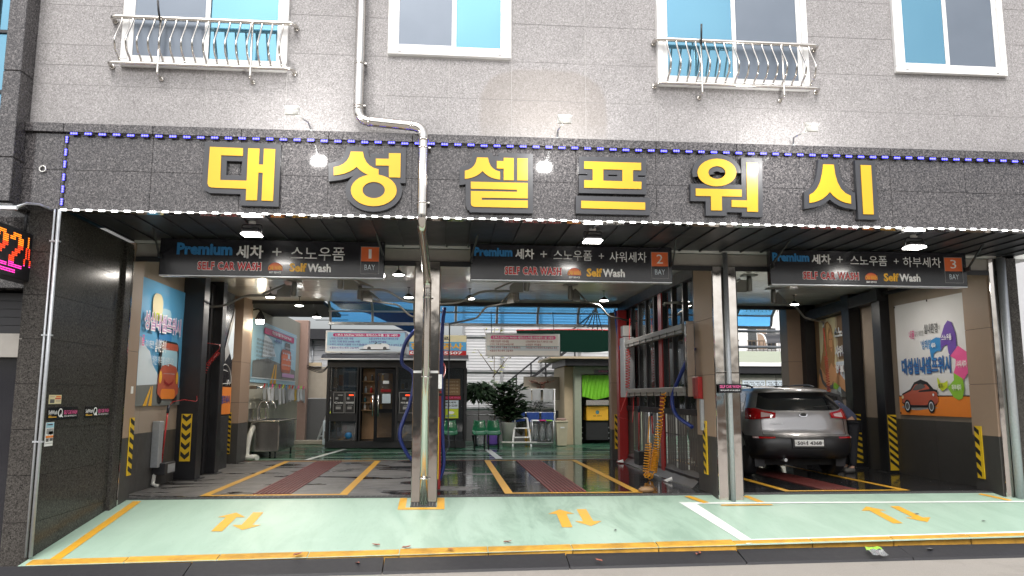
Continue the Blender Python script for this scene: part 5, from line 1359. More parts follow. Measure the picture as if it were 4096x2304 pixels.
coilhose('red coiled hose hanging at the glass divider', [(3.72, 15.7, 2.35), (3.70, 15.75, 1.55)], .042, 15, .008, K['hose_red'], [(3.74, 15.6, 2.98), (3.73, 15.65, 2.5)], [(3.62, 15.6, 1.35), (3.45, 15.5, 1.0), (3.66, 15.2, .9), (3.75, 15.4, 1.45)])
_yc = coil([(3.66, 12.95, 1.45), (3.62, 13.1, .95)], .04, 8) + coil([(3.62, 13.1, .95), (3.58, 13.22, .5)], .05, 10) + coil([(3.58, 13.22, .5), (3.54, 13.3, .14)], .06, 13)
_lp = [(3.50, 13.3, .07), (3.44, 13.26, .06), (3.40, 13.22, .13)]
_yc = [Vector((3.72, 12.9, 1.5))] + _yc + coil(_lp, .05, 4) + coil([(3.40, 13.22, .14), (3.44, 13.16, .62)], .05, 11) + [Vector((3.46, 13.2, .9)), Vector((3.60, 13.7, 1.05))]
mb = MB(); mb.tube(_yc, .0105, 5); tag(mb.build('coiled_hose', K['hose_yellow']), 'yellow coiled hose hanging to the wet floor beside the divider', 'coiled hose', 'coiled air hoses')
coilhose('dark red coiled hose hanging in front of the poster of the woman', [(e8.x + .02, e8.y, 2.25), (e8.x + .04, e8.y, 1.45)], .034, 15, .007, K['hose_red'], [e8, e8 + Vector((.02, 0, -.45))], [(e8.x, e8.y, 1.3)])
hose('air_hose', 'straight red hose dropping from a boom right of the first column', [e4, e4 + Vector((0, .0, -.6)), (-.0, 13.6, 1.9), (-.06, 12.6, 1.6), (-.06, 11.6, 1.45)], .014, K['hose_red'], 'hose', 'hoses by the first column')
hose('air_hose', 'thin dark hose dropping from a rear boom to the floor in bay two', [e5, e5 + Vector((0, 0, -1.2)), e5 + Vector((.0, -.1, -2.2)), (.1, 16.6, .35), (-.1, 16.4, .03), (-.15, 15.6, .2)], .014, K['hose_dark'], 'hose', 'hoses by the first column')
hose('air_hose', 'thin red hose dropping beside the kiosk left of the first column', [e2, e2 + Vector((0, 0, -.8)), e2 + Vector((.02, -.0, -1.5)), (-.46, 12.6, .9)], .012, K['hose_red'], 'hose', 'hoses by the first column')
hose('vacuum_hose', 'fat blue vacuum hose looping left of the first column', [(-.46, 12.2, 2.42), (-.62, 12.2, 2.2), (-.66, 12.2, 1.9), (-.48, 12.2, 1.72), (-.52, 12.1, 1.3), (-.66, 12.0, .85), (-.55, 12.0, .55), (-.46, 12.0, .45)], .03, K['hose_blue'], 'hose', 'blue vacuum hoses')
hose('vacuum_hose', 'fat blue vacuum hose hanging right of the first column', [(-.02, 12.0, 2.75), (-.05, 12.0, 2.4), (-.05, 12.0, 1.6), (-.03, 12.0, .9), (-.0, 12.0, .4), (-.06, 12.0, .15)], .03, K['hose_blue'], 'hose', 'blue vacuum hoses')
hose('vacuum_hose', 'fat blue vacuum hose bowed along the divider by the red box', [(3.86, 11.9, 2.15), (3.8, 12.1, 1.95), (3.72, 12.4, 1.6), (3.68, 12.55, 1.35), (3.72, 12.45, 1.1), (3.84, 12.05, .93)], .032, K['hose_blue'], 'hose', 'blue vacuum hoses')
hose('vacuum_hose', 'bright blue hose strung beside the red post at the rear', [(3.72, 16.9, 3.3), (3.74, 16.85, 2.9), (3.78, 16.7, 2.4)], .02, K['tarp_blue'], 'hose', 'blue vacuum hoses')
t = thing('vacuum_stand', 'red vacuum stand edge hidden right of the first column', 'vacuum', (-.06, 12.1, 0))
m = MB(); m.bbox(-.10, -.045, 11.97, 12.2, .02, 1.4, .006); m.build('body', K['red_paint'], t)
m = MB(); m.bbox(-.12, -.03, 11.96, 12.21, 1.4, 1.44, .004); m.build('cap', K['dark_metal'], t)
t = thing('control_box', 'red wall box on the pier edge behind the second column', 'box', (3.86, 11.75, 1.4))
m = MB(); m.bbox(3.82, 3.893, 11.64, 11.86, 1.37, 1.70, .006); m.build('body', K['red_paint'], t)
m = MB(); m.bbox(3.84, 3.893, 11.6, 11.66, .9, 1.36, .003); m.build('conduit', K['galv'], t)
# ------------------------------------------------------------ glass divider
dv = thing('glass_divider', 'black framed glass divider with grey ribbed lower panels between bays two and three', 'partition', (3.97, 14.5, 0))
for y in (12.05, 12.62, 13.25, 13.85, 14.45, 15.05, 15.65, 16.25, 16.85, 17.35):
    m = MB(); m.bbox(3.92, 4.02, y - .035, y + .035, 1.2, 3.28, .006); m.build('mullion', K['black'], dv)
for z0, z1 in ((3.28, 3.48), (1.10, 1.20), (.10, .16)):
    m = MB(); m.bbox(3.90, 4.03, 12.0, 17.45, z0, z1, .006); m.build('rail', K['black'], dv)
ys = [12.05, 12.62, 13.25, 13.85, 14.45, 15.05, 15.65, 16.25, 16.85, 17.35]
for a, b in zip(ys, ys[1:]):
    m = MB(); m.box(3.965, 3.973, a + .04, b - .04, 1.20, 3.28); m.build('pane', K['div_glass'], dv)
    m = MB()
    for k in range(4):
        u = a + .04 + (b - a - .08) * k / 4; w = (b - a - .08) / 4
        m.addv([(3.95, u, .16), (3.95, u + w * .90, .16), (3.975, u + w * .93, .16), (3.975, u + w, .16), (3.95, u, 1.10), (3.95, u + w * .90, 1.10), (3.975, u + w * .93, 1.10), (3.975, u + w, 1.10)], [(0, 1, 5, 4), (1, 2, 6, 5), (2, 3, 7, 6)])
    m.build('ribbed_panel', K['div_panel'], dv, fix=False)
m = MB(); m.smooth = True
n = 30; vs = []
for i in range(n + 1):
    y = 12.0 + 5.3 * i / n; wv = .008 * math.sin(i * 1.7) + .01 * math.sin(i * .6)
    vs += [(3.93, y, .22 + .03 * math.sin(i * .9)), (3.90 - abs(wv) * .4, y, .1), (3.80 + wv, y, .008)]
m.addv(vs, [(i * 3 + k, i * 3 + k + 1, (i + 1) * 3 + k + 1, (i + 1) * 3 + k) for i in range(n) for k in (0, 1)]); m.build('splash_skirt', K['skirt'], dv, fix=False)
for (y, lab) in ((16.82, 'red painted steel post at the rear end of the glass divider'), (13.95, 'red painted steel post behind the glass divider')):
    t = thing('red_post', lab, 'post', (3.95, y, 0), 'red painted steel posts')
    a = (3.74, 3.93) if y > 16 else (3.895, 3.925)
    m = MB(); m.bbox(a[0], a[1], y - .11, y + .11, .012, 3.27, .006); m.build('shaft', K['red_paint'], t)
    m = MB(); m.box(a[0] - .03, a[1] + .0, y - .14, y + .14, .004, .016); m.build('foot', K['red_paint'], t)
sh = thing('shower_frame', 'stainless steel side shower frame with slotted spray bars on the divider', 'shower frame', (3.78, 14, 1.4))
for nm, z0 in (('upper_bar', 2.44), ('lower_bar', 1.46)):
    m = MB(); m.bbox(3.68, 3.80, 11.95, 15.85, z0, z0 + .09, .008); m.bbox(3.69, 3.79, 11.97, 15.83, z0 - .05, z0 - .002, .004); o = m.build(nm, K['boom_steel'], sh)
    for k in range(8):
        y = 12.3 + k * .46; q = MB(); q.box(3.675, 3.684, y - .008, y + .008, z0 - .052, z0 + .02); q.build('slot', K['matt_black'], o)
m = MB(); m.bbox(3.70, 3.83, 11.78, 11.86, 1.4, 2.56, .006); m.build('front_upright', K['mirror'], sh)
m = MB(); m.bbox(3.68, 3.9, 15.9, 16.3, 1.38, 2.62, .01); m.build('rear_box', K['galv'], sh)
m = MB(); m.bbox(3.68, 3.86, 15.95, 16.2, 2.64, 2.86, .008); m.build('pump_box', K['p_grey'], sh)
lance('red wash lance leaning on the glass divider', (3.72, 14.9, 1.2), (3.74, 15.05, .36))
lance('red wash gun hanging by the yellow coiled hose', (3.66, 13.75, 1.1), (3.66, 13.7, .75))
m = MB(); m.bbox(3.70, 3.90, 14.9, 15.3, .1, .36, .01); tag(m.build('lance_cup', K['dark_metal']), 'dark metal cup holding the lance on the divider', 'holder')
for (x, y, lab) in ((3.72, 13.0, 'crumpled white cloth on the floor by the yellow hose'), (3.72, 16.6, 'crumpled white plastic at the foot of the divider')):
    bm_ = MB(); P = []
    for k in range(8): P.append((x + random.uniform(-.08, .08), y + random.uniform(-.12, .12), random.uniform(.01, .05)))
    P.append((x + .05, y - .03, .085)); bm_.addv(P, [(i, (i + 1) % 8, 8) for i in range(8)]); tag(bm_.build('crumpled_cloth', K['white']), lab, 'cloth')
t = thing('fallen_can', 'small rusty brown lump of litter on the drain by the second pier', 'litter', (3.1, 11.6, 0))
m = MB(); m.lathe((2.98, 11.62, .035), [(.02, -.11), (.045, -.06), (.05, .02), (.03, .1), (.01, .12)], 9, 'x'); m.build('body', K['p_brown'], t)

# ------------------------------------------------------------ rear canopy and yard roof
m = MB(); m.box(-4.45, -2.72, 17.65, 20.6, 3.42, 3.5)
tag(m.build('yard_roof', K['matt_black']), 'dark flat roof over the yard corner behind bay one', 'roof')
t = thing('ceiling_lamp', 'small round lamp under the dark yard roof in front of the white sky', 'lamp', (-3.1, 19.1, 3.42), 'round lamps under the ceiling')
m = MB(); m.tube([(-3.1, 19.1, 3.42), (-3.1, 19.1, 3.35)], .007, 6); m.build('stem', K['dark_metal'], t)
m = MB(); m.lathe((-3.1, 19.1, 3.28), [(.11, 0), (.1, .02), (.03, .08)], 14); m.build('shade', K['dark_metal'], t)
m = MB(); m.lathe((-3.1, 19.1, 3.27), [(.03, -.02), (.1, .004), (.1, .008)], 14); m.build('bulb', K['lamp_on'], t)
ld = bpy.data.lights.new('ceiling_lamp_light', 'AREA'); ld.shape = 'DISK'; ld.size = .18; ld.energy = 12; ld.color = (1, .93, .84)
lo = bpy.data.objects.new('ceiling_lamp_light', ld); col.objects.link(lo); lo.parent = t; lo.location = (0, 0, -.178)
cn = thing('canopy', 'curved canopy of blue polycarbonate sheets in grey frames behind the bays', 'canopy', (2, 18, 3.1))
prof = [(17.64, 3.66), (18.0, 3.63), (18.35, 3.52), (18.55, 3.36), (18.62, 3.12)]
xs = [-2.7, -1.72, -.74, .24, 1.22, 2.2, 3.18, 4.16, 5.14, 6.12, 7.1, 8.0]
for a, b in zip(xs, xs[1:]):
    m = MB(); m.smooth = True
    for (p, q) in zip(prof, prof[1:]): m.face([(a + .03, p[0], p[1]), (b - .03, p[0], p[1]), (b - .03, q[0], q[1]), (a + .03, q[0], q[1])])
    m.build('sheet', K['poly_blue'], cn, fix=False)
for x in xs:
    m = MB()
    for (p, q) in zip(prof, prof[1:]): m.bar((x, p[0], p[1]), (x, q[0], q[1]), .05, .05, up=(1, 0, 0))
    m.build('rib', K['galv'], cn)
for (y, z, hh) in ((18.63, 3.09, .07), (18.55, 3.37, .04)):
    m = MB(); m.bbox(-2.74, 8.0, y - .03, y + .03, z - hh / 2, z + hh / 2, .005); m.build('cross_bar', K['alu'], cn)
for k in range(5):
    m = MB(); m.bar((3.55, 18.2, 3.5), (3.3 + k * .12, 18.6, 3.05 - .02 * k), .02, .02); m.build('brace', K['galv'], cn)
tp = MB(); tp.smooth = True
n = 8
def tarp(u, v): return Vector((-2.9 + 2.6 * u + .25 * v, 19.2 + .9 * v, 3.75 - .55 * v * (.3 + u) - .35 * u * u + .06 * math.sin(u * 7)))
tp.addv([tarp(i / n, j / n) for j in range(n + 1) for i in range(n + 1)], [(j * (n + 1) + i, j * (n + 1) + i + 1, (j + 1) * (n + 1) + i + 1, (j + 1) * (n + 1) + i) for j in range(n) for i in range(n)])
tag(tp.build('blue_tarp', K['tarp_blue'], fix=False), 'sagging blue tarpaulin behind the canopy above the kiosk sign', 'tarpaulin')
m = MB(); m.bar((-.75, 20.2, 3.45), (-.15, 21.4, 3.05), .12, .08); m.tube([(-.2, 21.4, 3.05), (-.2, 21.4, 2.5)], .02, 6)
tag(m.build('awning_arm', K['galv']), 'folded awning arm sloping down above the kiosk sign', 'awning arm')

# ------------------------------------------------------------ kiosk
kx0, kx1, ky = -3.16, .58, 21.5
kk = thing('kiosk', 'black glazed vending kiosk with a change machine and half open door', 'kiosk', (-1.3, 22.5, 0))
m = MB(); m.box(kx0, kx1, ky + .9, ky + 2.0, .16, 2.4); m.build('rear_body', K['black'], kk)
m = MB(); m.box(kx0, kx1, ky, ky + 2.0, 2.16, 2.42); m.build('head', K['black'], kk); m = MB(); m.box(kx0, kx1, ky + .02, ky + 2.0, 0.02, .2); m.build('plinth', K['black'], kk)
for x in (kx0, -2.36, -1.78 - .55, -1.34, -.70, -.06, .52): 
    m = MB(); m.bbox(x, x + .085, ky + .002, ky + .14, .2, 2.16, .006); m.build('upright', K['black'], kk)
for (x0, x1, z0, z1) in ((-3.07, -2.36, 1.36, 1.52), (-3.07, -2.36, .72, .93), (-1.26, -.70, 1.36, 1.52), (-1.26, -.70, .72, .93)):
    m = MB(); m.box(x0, x1, ky + .01, ky + .12, z0, z1); m.build('rail', K['black'], kk)
for (x0, x1, z0, z1) in ((-3.07, -2.36, 1.52, 2.16), (-3.07, -2.36, .2, .72), (-1.26, -.70, 1.52, 2.16), (-1.26, -.70, .2, .72), (.02, .5, .2, 2.16), (-.62, -.06, .2, 2.16)):
    m = MB(); m.box(x0, x1, ky + .05, ky + .056, z0, z1); m.build('pane', K['pane_dark'], kk)
m = MB(); m.box(-2.25, -1.42, ky + .55, ky + .58, .22, 2.15); m.build('wood_back', K['wood'], kk)
for z in (1.0, 1.2, 1.45, 1.78):
    m = MB(); m.box(-2.25, -1.5, ky + .3, ky + .55, z, z + .025); m.build('shelf', K['wood'], kk)
for (x0, x1, m_) in ((-2.97, -2.68, 'a'), (-2.66, -2.40, 'b'), (-1.22, -.80, 'c')):
    mm = thing('coin_machine', {'a': 'left black bill changer panel of the kiosk', 'b': 'right black panel of the bill changer marked CHANGE', 'c': 'black card machine panel right of the kiosk door'}[m_], 'coin machine', ((x0 + x1) / 2, ky, .94), 'coin machines in the kiosk front')
    q = MB(); q.bbox(x0, x1, ky - .012, ky + .06, .94, 1.50, .006); q.build('face', K['black'], mm)
    fr = lambda u, v, d=0.0, a=x0: Vector((a + u, ky - .013 - d, .94 + v)); w = x1 - x0
    q = MB(); q.flat(rect(.0, w, .0, .56), fr, .0005, [rect(.012, w - .012, .012, .548)]); q.build('border', K['p_grey'], mm)
    q = MB(); q.flat(rect(w * .4, w * .85, .46, .49), fr, .002); q.build('display', K['led_red'] if m_ != 'a' else K['p_grey'], mm)
    q = MB(); q.flat(rect(w * .25, w * .7, .1, .17), fr, .001); q.flat(rect(w * .3, w * .8, .2, .21), fr, .001); q.flat(rect(w * .2, w * .45, .36, .42), fr, .001); q.build('slot_plate', K['p_grey'], mm)
    text('lettering', {'a': 'Coin', 'b': 'CHANGE', 'c': '카드충전기'}[m_], fr, w * .1, .25, .05, w * .8, K['print_white'], mm, .002, .03)
d_ = thing('kiosk_door', 'black glass kiosk door standing half open with long steel handles', 'door', (-1.42, ky, .2))
hg = Vector((-1.35, ky + .02, 0)); di = Vector((-.55, -.30, 0)).normalized() * .62
def dpt(u, z): return Vector((-1.34 - .52 * u, ky - .02 - .30 * u * .8, z))
for (u0, u1, z0, z1) in ((0, 1, .2, .3), (0, 1, 2.0, 2.12), (0, .12, .3, 2.0), (.88, 1, .3, 2.0), (.12, .88, .95, 1.05)):
    m = MB(); m.addv([dpt(u0, z0), dpt(u1, z0), dpt(u1, z1), dpt(u0, z1)] + [dpt(u, z) + Vector((.02, .04, 0)) for u, z in ((u0, z0), (u1, z0), (u1, z1), (u0, z1))], [(0, 1, 2, 3), (7, 6, 5, 4), (0, 4, 5, 1), (1, 5, 6, 2), (2, 6, 7, 3), (3, 7, 4, 0)]); m.build('stile', K['black'], d_)
m = MB(); m.face([dpt(.12, .3), dpt(.88, .3), dpt(.88, 2.0), dpt(.12, 2.0)]); m.build('pane', K['pane_dark'], d_)
m = MB(); m.tube([dpt(.8, 1.42) + Vector((0, -.05, 0)), dpt(.8, .86) + Vector((0, -.05, 0))], .018, 8); m.build('handle', K['pipe_steel'], d_)
m = MB(); m.tube([dpt(1.0, 1.42) + Vector((-.04, .0, 0)), dpt(1.0, .86) + Vector((-.04, .0, 0))], .018, 8); m.build('handle', K['pipe_steel'], d_)
for (u0, u1, z0, z1, k, lab) in ((.2, .62, 1.2, 1.45, 'cloud', 'white notice taped to the kiosk door'), (.3, .6, 1.72, 1.8, 'print', 'small white label high on the kiosk door'), (.2, .7, 1.5, 1.57, 'dark_red', 'small red sign on the kiosk door')):
    m = MB(); m.addv([dpt(u0, z0) + Vector((0, -.012, 0)), dpt(u1, z0) + Vector((0, -.012, 0)), dpt(u1, z1) + Vector((0, -.012, 0)), dpt(u0, z1) + Vector((0, -.012, 0))], [(0, 1, 2, 3)]); tag(m.build('notice', K['print_white'] if k == 'print' else K['p_' + k]), lab, 'notice')
# goods behind the glass
rg = random.Random(3)
BC = ['p_blue', 'p_red', 'print_white', 'p_amber', 'p_teal', 'p_dark_grey', 'p_cloud', 'p_orange']
BN = 'blue red white amber teal dark pale orange'.split()
def bottle(x, y, z, h, r, k, lab):
    t = thing('bottle', lab, 'bottle', (x, y, z), 'bottles on the kiosk shelves')
    m = MB(); m.lathe((x, y, z), [(r, 0), (r, h * .65), (r * .45, h * .8), (r * .4, h * .86)], 9); m.build('body', K[BC[k]], t)
    m = MB(); m.lathe((x, y, z + h * .86), [(r * .5, 0), (r * .5, h * .14)], 8); m.build('cap', K['print_white'], t)
rowname = {1.025: 'lowest', 1.225: 'second', 1.475: 'third', 1.805: 'top'}
for z, zn in rowname.items():
    for i in range(4): bottle(-2.16 + i * .15 + rg.uniform(-.02, .02), ky + .4, z, rg.uniform(.13, .2), .035, (i * 3 + int(z * 10)) % 8, '%s bottle, %s from the left on the %s wooden kiosk shelf' % (BN[(i * 3 + int(z * 10)) % 8], ('first', 'second', 'third', 'fourth')[i], zn))
for (x0, x1, z0, z1, cols, lab) in ((-3.03, -2.42, 1.55, 2.12, ('tan', 'orange', 'blue', 'cloud'), 'car polish poster behind the upper left kiosk pane'), (-1.2, -.78, 1.55, 1.85, ('amber', 'dark_grey'), 'yellow and black packets behind the upper right kiosk pane'), (-3.03, -2.42, .24, .68, ('teal', 'blue', 'dark_red'), 'mixed goods behind the lower left kiosk pane')):
    t = thing('display', lab, 'display', ((x0 + x1) / 2, ky + .1, z0), 'displays behind the kiosk panes')
    m = MB(); m.box(x0, x1, ky + .12, ky + .13, z0, z1); m.build('board', K['p_road'] if 'goods' in lab else K['p_cloud'], t)
    w, h = x1 - x0, z1 - z0
    for k, c in enumerate(cols):
        m = MB(); m.prism(rrect(x0 + w * (.05 + .23 * k), x0 + w * (.25 + .23 * k), z0 + h * (.1 + .1 * (k % 2)), z0 + h * (.6 + .15 * (k % 3) * .8), .03), lambda u, v, d: Vector((u, ky + .118 - d, v)), .02, 0); m.build('packet', K['p_' + c], t)
tag(MB().lathe((-2.55, ky + .1, .34), [(.02, -.1), (.09, -.06), (.11, 0), (.09, .07), (.02, .1)], 12).build('ball', K['p_blue']), 'round blue ball shaped item behind the lower left kiosk pane', 'ball')
aw = thing('kiosk_awning', 'shallow grey awning along the front of the kiosk', 'awning', (-1.3, ky - .2, 2.38))
m = MB(); m.smooth = True
for p, q in zip([(ky, 2.52), (ky - .16, 2.49), (ky - .3, 2.42)], [(ky - .16, 2.49), (ky - .3, 2.42), (ky - .34, 2.38)]): m.face([(kx0 - .12, p[0], p[1]), (kx1 + .05, p[0], p[1]), (kx1 + .05, q[0], q[1]), (kx0 - .12, q[0], q[1])])
m.build('sheet', K['soffit'], aw, fix=False)
m = MB(); m.bbox(kx0 - .13, kx1 + .06, ky - .36, ky - .33, 2.345, 2.385, .005); m.build('front_bar', K['alu'], aw)
for x in (-2.8, -1.25, .3): m = MB(); m.bar((x, ky, 2.53), (x, ky - .34, 2.37), .03, .02); m.build('rib', K['dark_metal'], aw)
# kiosk sign 1
t = thing('instruction_sign', 'blue framed instruction sign on the kiosk roof with a white roadster', 'sign', (-2.12, ky, 2.55))
m = MB(); m.bbox(-3.22, -1.05, ky - .12, ky + .12, 2.54, 3.14, .01); m.build('frame', K['alu'], t)
fr = lambda u, v, d=0.0: Vector((-3.17 + u, ky - .121 - d, 2.585 + v))
m = MB(); m.flat(rect(0, 2.07, 0, .51), fr, .001); m.build('panel', K['p_pale_blue'], t)
m = MB(); m.flat([(0, 0), (2.07, 0), (2.07, .12), (1.3, .2), (.8, .1), (0, .16)], fr, .002); m.build('print', K['p_cloud'], t)
m = MB(); m.flat(rrect(.15, 1.95, .395, .485, .042), fr, .003); m.build('title_bar', K['p_magenta'], t)
text('lettering', '1.부스 SALFcar WASH 세차/스노우폼. 1실 1세차', fr, .22, .405, .068, 1.66, K['print_white'], t, .005, .03)
for i, s in enumerate(('1.차량 진입후 시트 내림', '2.카드 지폐 동전 500원 사용', '3.예비 세척후 거품을 스노우폼(폼건)', '4.필요시 왁스세차 고압세차')): text('lettering', s, fr, .07, .315 - i * .083, .058, (.62, .8, 1.0, .78)[i], K['p_purple'], t, .004, .012)
for i, s in enumerate(('5.현 상태에서 청소기 에어건 사용', '6.완료후 셔터 올림', '7.비상등 켜고 천천히 좌,우 살피고 후진')): text('lettering', s, fr, 1.12, .315 - i * .083, .058, (.78, .45, .92)[i], K['p_purple'], t, .004, .012)
m = MB(); m.flat(ell(1.28, .055, .42, .02), fr, .005); m.build('print', K['p_black'], t)
m = MB(); m.flat([(.96, .07), (.98, .15), (1.12, .19), (1.3, .2), (1.45, .22), (1.58, .21), (1.66, .17), (1.66, .08), (1.5, .06), (1.1, .06)], fr, .0065); m.build('print', K['print_white'], t)
for u in (1.12, 1.54): m = MB(); m.flat(ell(u, .085, .05, .045), fr, .008); m.build('print', K['p_dark_grey'], t)
m = MB(); m.flat([(1.25, .2), (1.32, .25), (1.34, .25), (1.3, .2), (1.45, .22), (1.44, .2)], fr, .008); m.build('print', K['p_black'], t)
# second sign
t = thing('shop_sign', 'cream, blue and red builder sign on the kiosk roof behind the first column', 'sign', (-.2, ky, 2.5))
m = MB(); m.bbox(-.98, .58, ky - .1, ky + .1, 2.49, 3.05, .008); m.build('box', K['beam'], t)
fr = lambda u, v, d=0.0: Vector((-.97 + u, ky - .101 - d, 2.5 + v))
for v0, v1, c in ((.36, .54, 'cream'), (.12, .36, 'sky_blue'), (0, .12, 'red')):
    m = MB(); m.flat(rect(0, 1.54, v0, v1), fr, .001); m.build('print', K['p_' + c], t)
text('lettering', '각종집수리', fr, .15, .39, .12, .95, K['p_black'], t, .003, .03)
text('lettering', '장건축공사', fr, .03, .15, .18, 1.42, K['p_amber'], t, .003, .04)
text('lettering', '032-738-5507', fr, .02, .02, .08, 1.42, K['print_white'], t, .003, .03)
# notices on the right kiosk pane
for (x0, x1, z0, z1, c, lab) in ((-.02, .42, 1.42, 1.86, 'brown', 'brown price notice on the right kiosk pane'), (-.02, .44, 1.3, 1.40, 'dark_red', 'dark red self car wash strip on the right kiosk pane'), (-.02, .38, 1.06, 1.28, 'cloud', 'pale opening hours notice on the right kiosk pane'), (-.02, .38, .8, 1.05, 'lime', 'yellow green notice on the right kiosk pane')):
    t = plate('notice', lab, 'notice', lambda u, v, d=0.0: Vector((u, ky + .048 - d, v)), x0, x1, z0, z1, K['p_' + c], .003, 'notices on the right kiosk pane')
    fq = lambda u, v, d=0.0: Vector((u, ky + .0445 - d, v))
    if c == 'brown':
        for k in range(4): text('lettering', '이용요금 안내 카드 사용', fq, x0 + .03, z1 - .1 - k * .09, .045, .36, K['p_tan'], t, .001, .01)
    elif c == 'dark_red': text('lettering', 'SELF CAR WASH', fq, x0 + .02, z0 + .03, .05, .42, K['p_pink'], t, .001, .02)
    elif c == 'cloud': text('lettering', '셀프세차', fq, x0 + .04, z1 - .08, .05, .3, K['p_black'], t, .001, .03); text('lettering', '09:30~22:00', fq, x0 + .02, z0 + .05, .06, .35, K['p_black'], t, .001, .02)
    else: m = MB(); m.flat(ell((x0 + x1) / 2, z1 - .1, .09, .04), fq, .001); m.build('print', K['print_white'], t); text('lettering', '실내세차', fq, x0 + .05, z0 + .04, .05, .28, K['p_blue'], t, .001, .02)

# hung instruction sign 2
t = thing('instruction_sign', 'white framed instruction sign hung on chains at the rear of bay two', 'sign', (1.72, 17.3, 2.27))
m = MB(); m.bbox(.89, 2.55, 17.27, 17.33, 2.27, 2.78, .008); m.build('frame', K['alu'], t)
for x in (1.02, 2.42): m = MB(); m.tube([(x, 17.3, 2.78), (x, 17.5, 3.3)], .008, 5); m.build('chain', K['dark_metal'], t)
fr = lambda u, v, d=0.0: Vector((.92 + u, 17.269 - d, 2.30 + v))
m = MB(); m.flat(rect(0, 1.60, 0, .45), fr, .001); m.build('panel', K['print_white'], t)
m = MB(); m.flat(rect(0, 1.6, .19, .2), fr, .002); m.flat([(0, .19), (.2, .2), (.1, .185)], fr, .0025); m.build('print', K['p_teal'], t)
m = MB(); m.flat(rect(0, 1.6, .1, .19), fr, .0015); m.build('print', K['p_cloud'], t)
m = MB(); m.flat(rrect(.08, 1.53, .35, .43, .038), fr, .003); m.build('title_bar', K['p_pink'], t)
text('lettering', '2.부스 SALFcar WASH 세차/스노우폼.샤워세차 1실 1세차', fr, .13, .36, .058, 1.35, K['print_white'], t, .005, .03)
for i, s in enumerate(('1.차량 진입후 시트내림', '2.카드 지폐 동전(500원)사용', '3.예비 세척후 거품을 스노우폼(폼건)', '4.필요시 왁스세차 고압세차')): text('lettering', s, fr, .06, .275 - i * .068, .05, (.42, .53, .68, .52)[i], K['p_dark_red'], t, .004, .012)
for i, s in enumerate(('5.현상태에서 청소기 에어건 사용', '6.완료후 셔터올림', '7.비상등 켜고 천천히 좌,우살피고 후진')): text('lettering', s, fr, .86, .275 - i * .068, .05, (.60, .34, .70)[i], K['p_dark_red'], t, .004, .012)

# ------------------------------------------------------------ chairs, plants, ladder, bags, bin
CH = [(.16, 'green moulded plastic seat half hidden behind the first column'), (.92, 'green moulded plastic seat left of the pair by the plants'), (1.28, 'green moulded plastic seat right of the pair by the plants')]
def chair(x, lab):
    t = thing('plastic_chair', lab, 'chair', (x, 20.6, 0), 'green plastic waiting seats')
    m = MB(); m.smooth = True; n = 8; vs = []
    prof = [(-.20, .40), (-.19, .445), (-.10, .43), (.05, .42), (.15, .43), (.20, .50), (.235, .62), (.255, .74), (.26, .755)]
    for (py, pz) in prof:
        for i in range(n + 1):
            u = -1 + 2 * i / n; w = .185 if pz < .5 else .185 - .05 * (pz - .5) / .25
            vs.append((x + u * w, 20.6 + py - .02 * u * u, pz + .03 * u ** 4))
    m.addv(vs, [(j * (n + 1) + i, j * (n + 1) + i + 1, (j + 1) * (n + 1) + i + 1, (j + 1) * (n + 1) + i) for j in range(len(prof) - 1) for i in range(n)])
    o = m.build('seat_shell', K['green_plastic'], t, fix=False)
    md = o.modifiers.new('t', 'SOLIDIFY'); md.thickness = .015
    for sx in (-.13, .13):
        m = MB(); m.tube([(x + sx, 20.44, .42), (x + sx, 20.42, .02)], .014, 6); m.build('leg', K['dark_metal'], t)
        m = MB(); m.tube([(x + sx, 20.76, .42), (x + sx, 20.8, .02)], .014, 6); m.build('leg', K['dark_metal'], t)
for x, lab in CH: chair(x, lab)
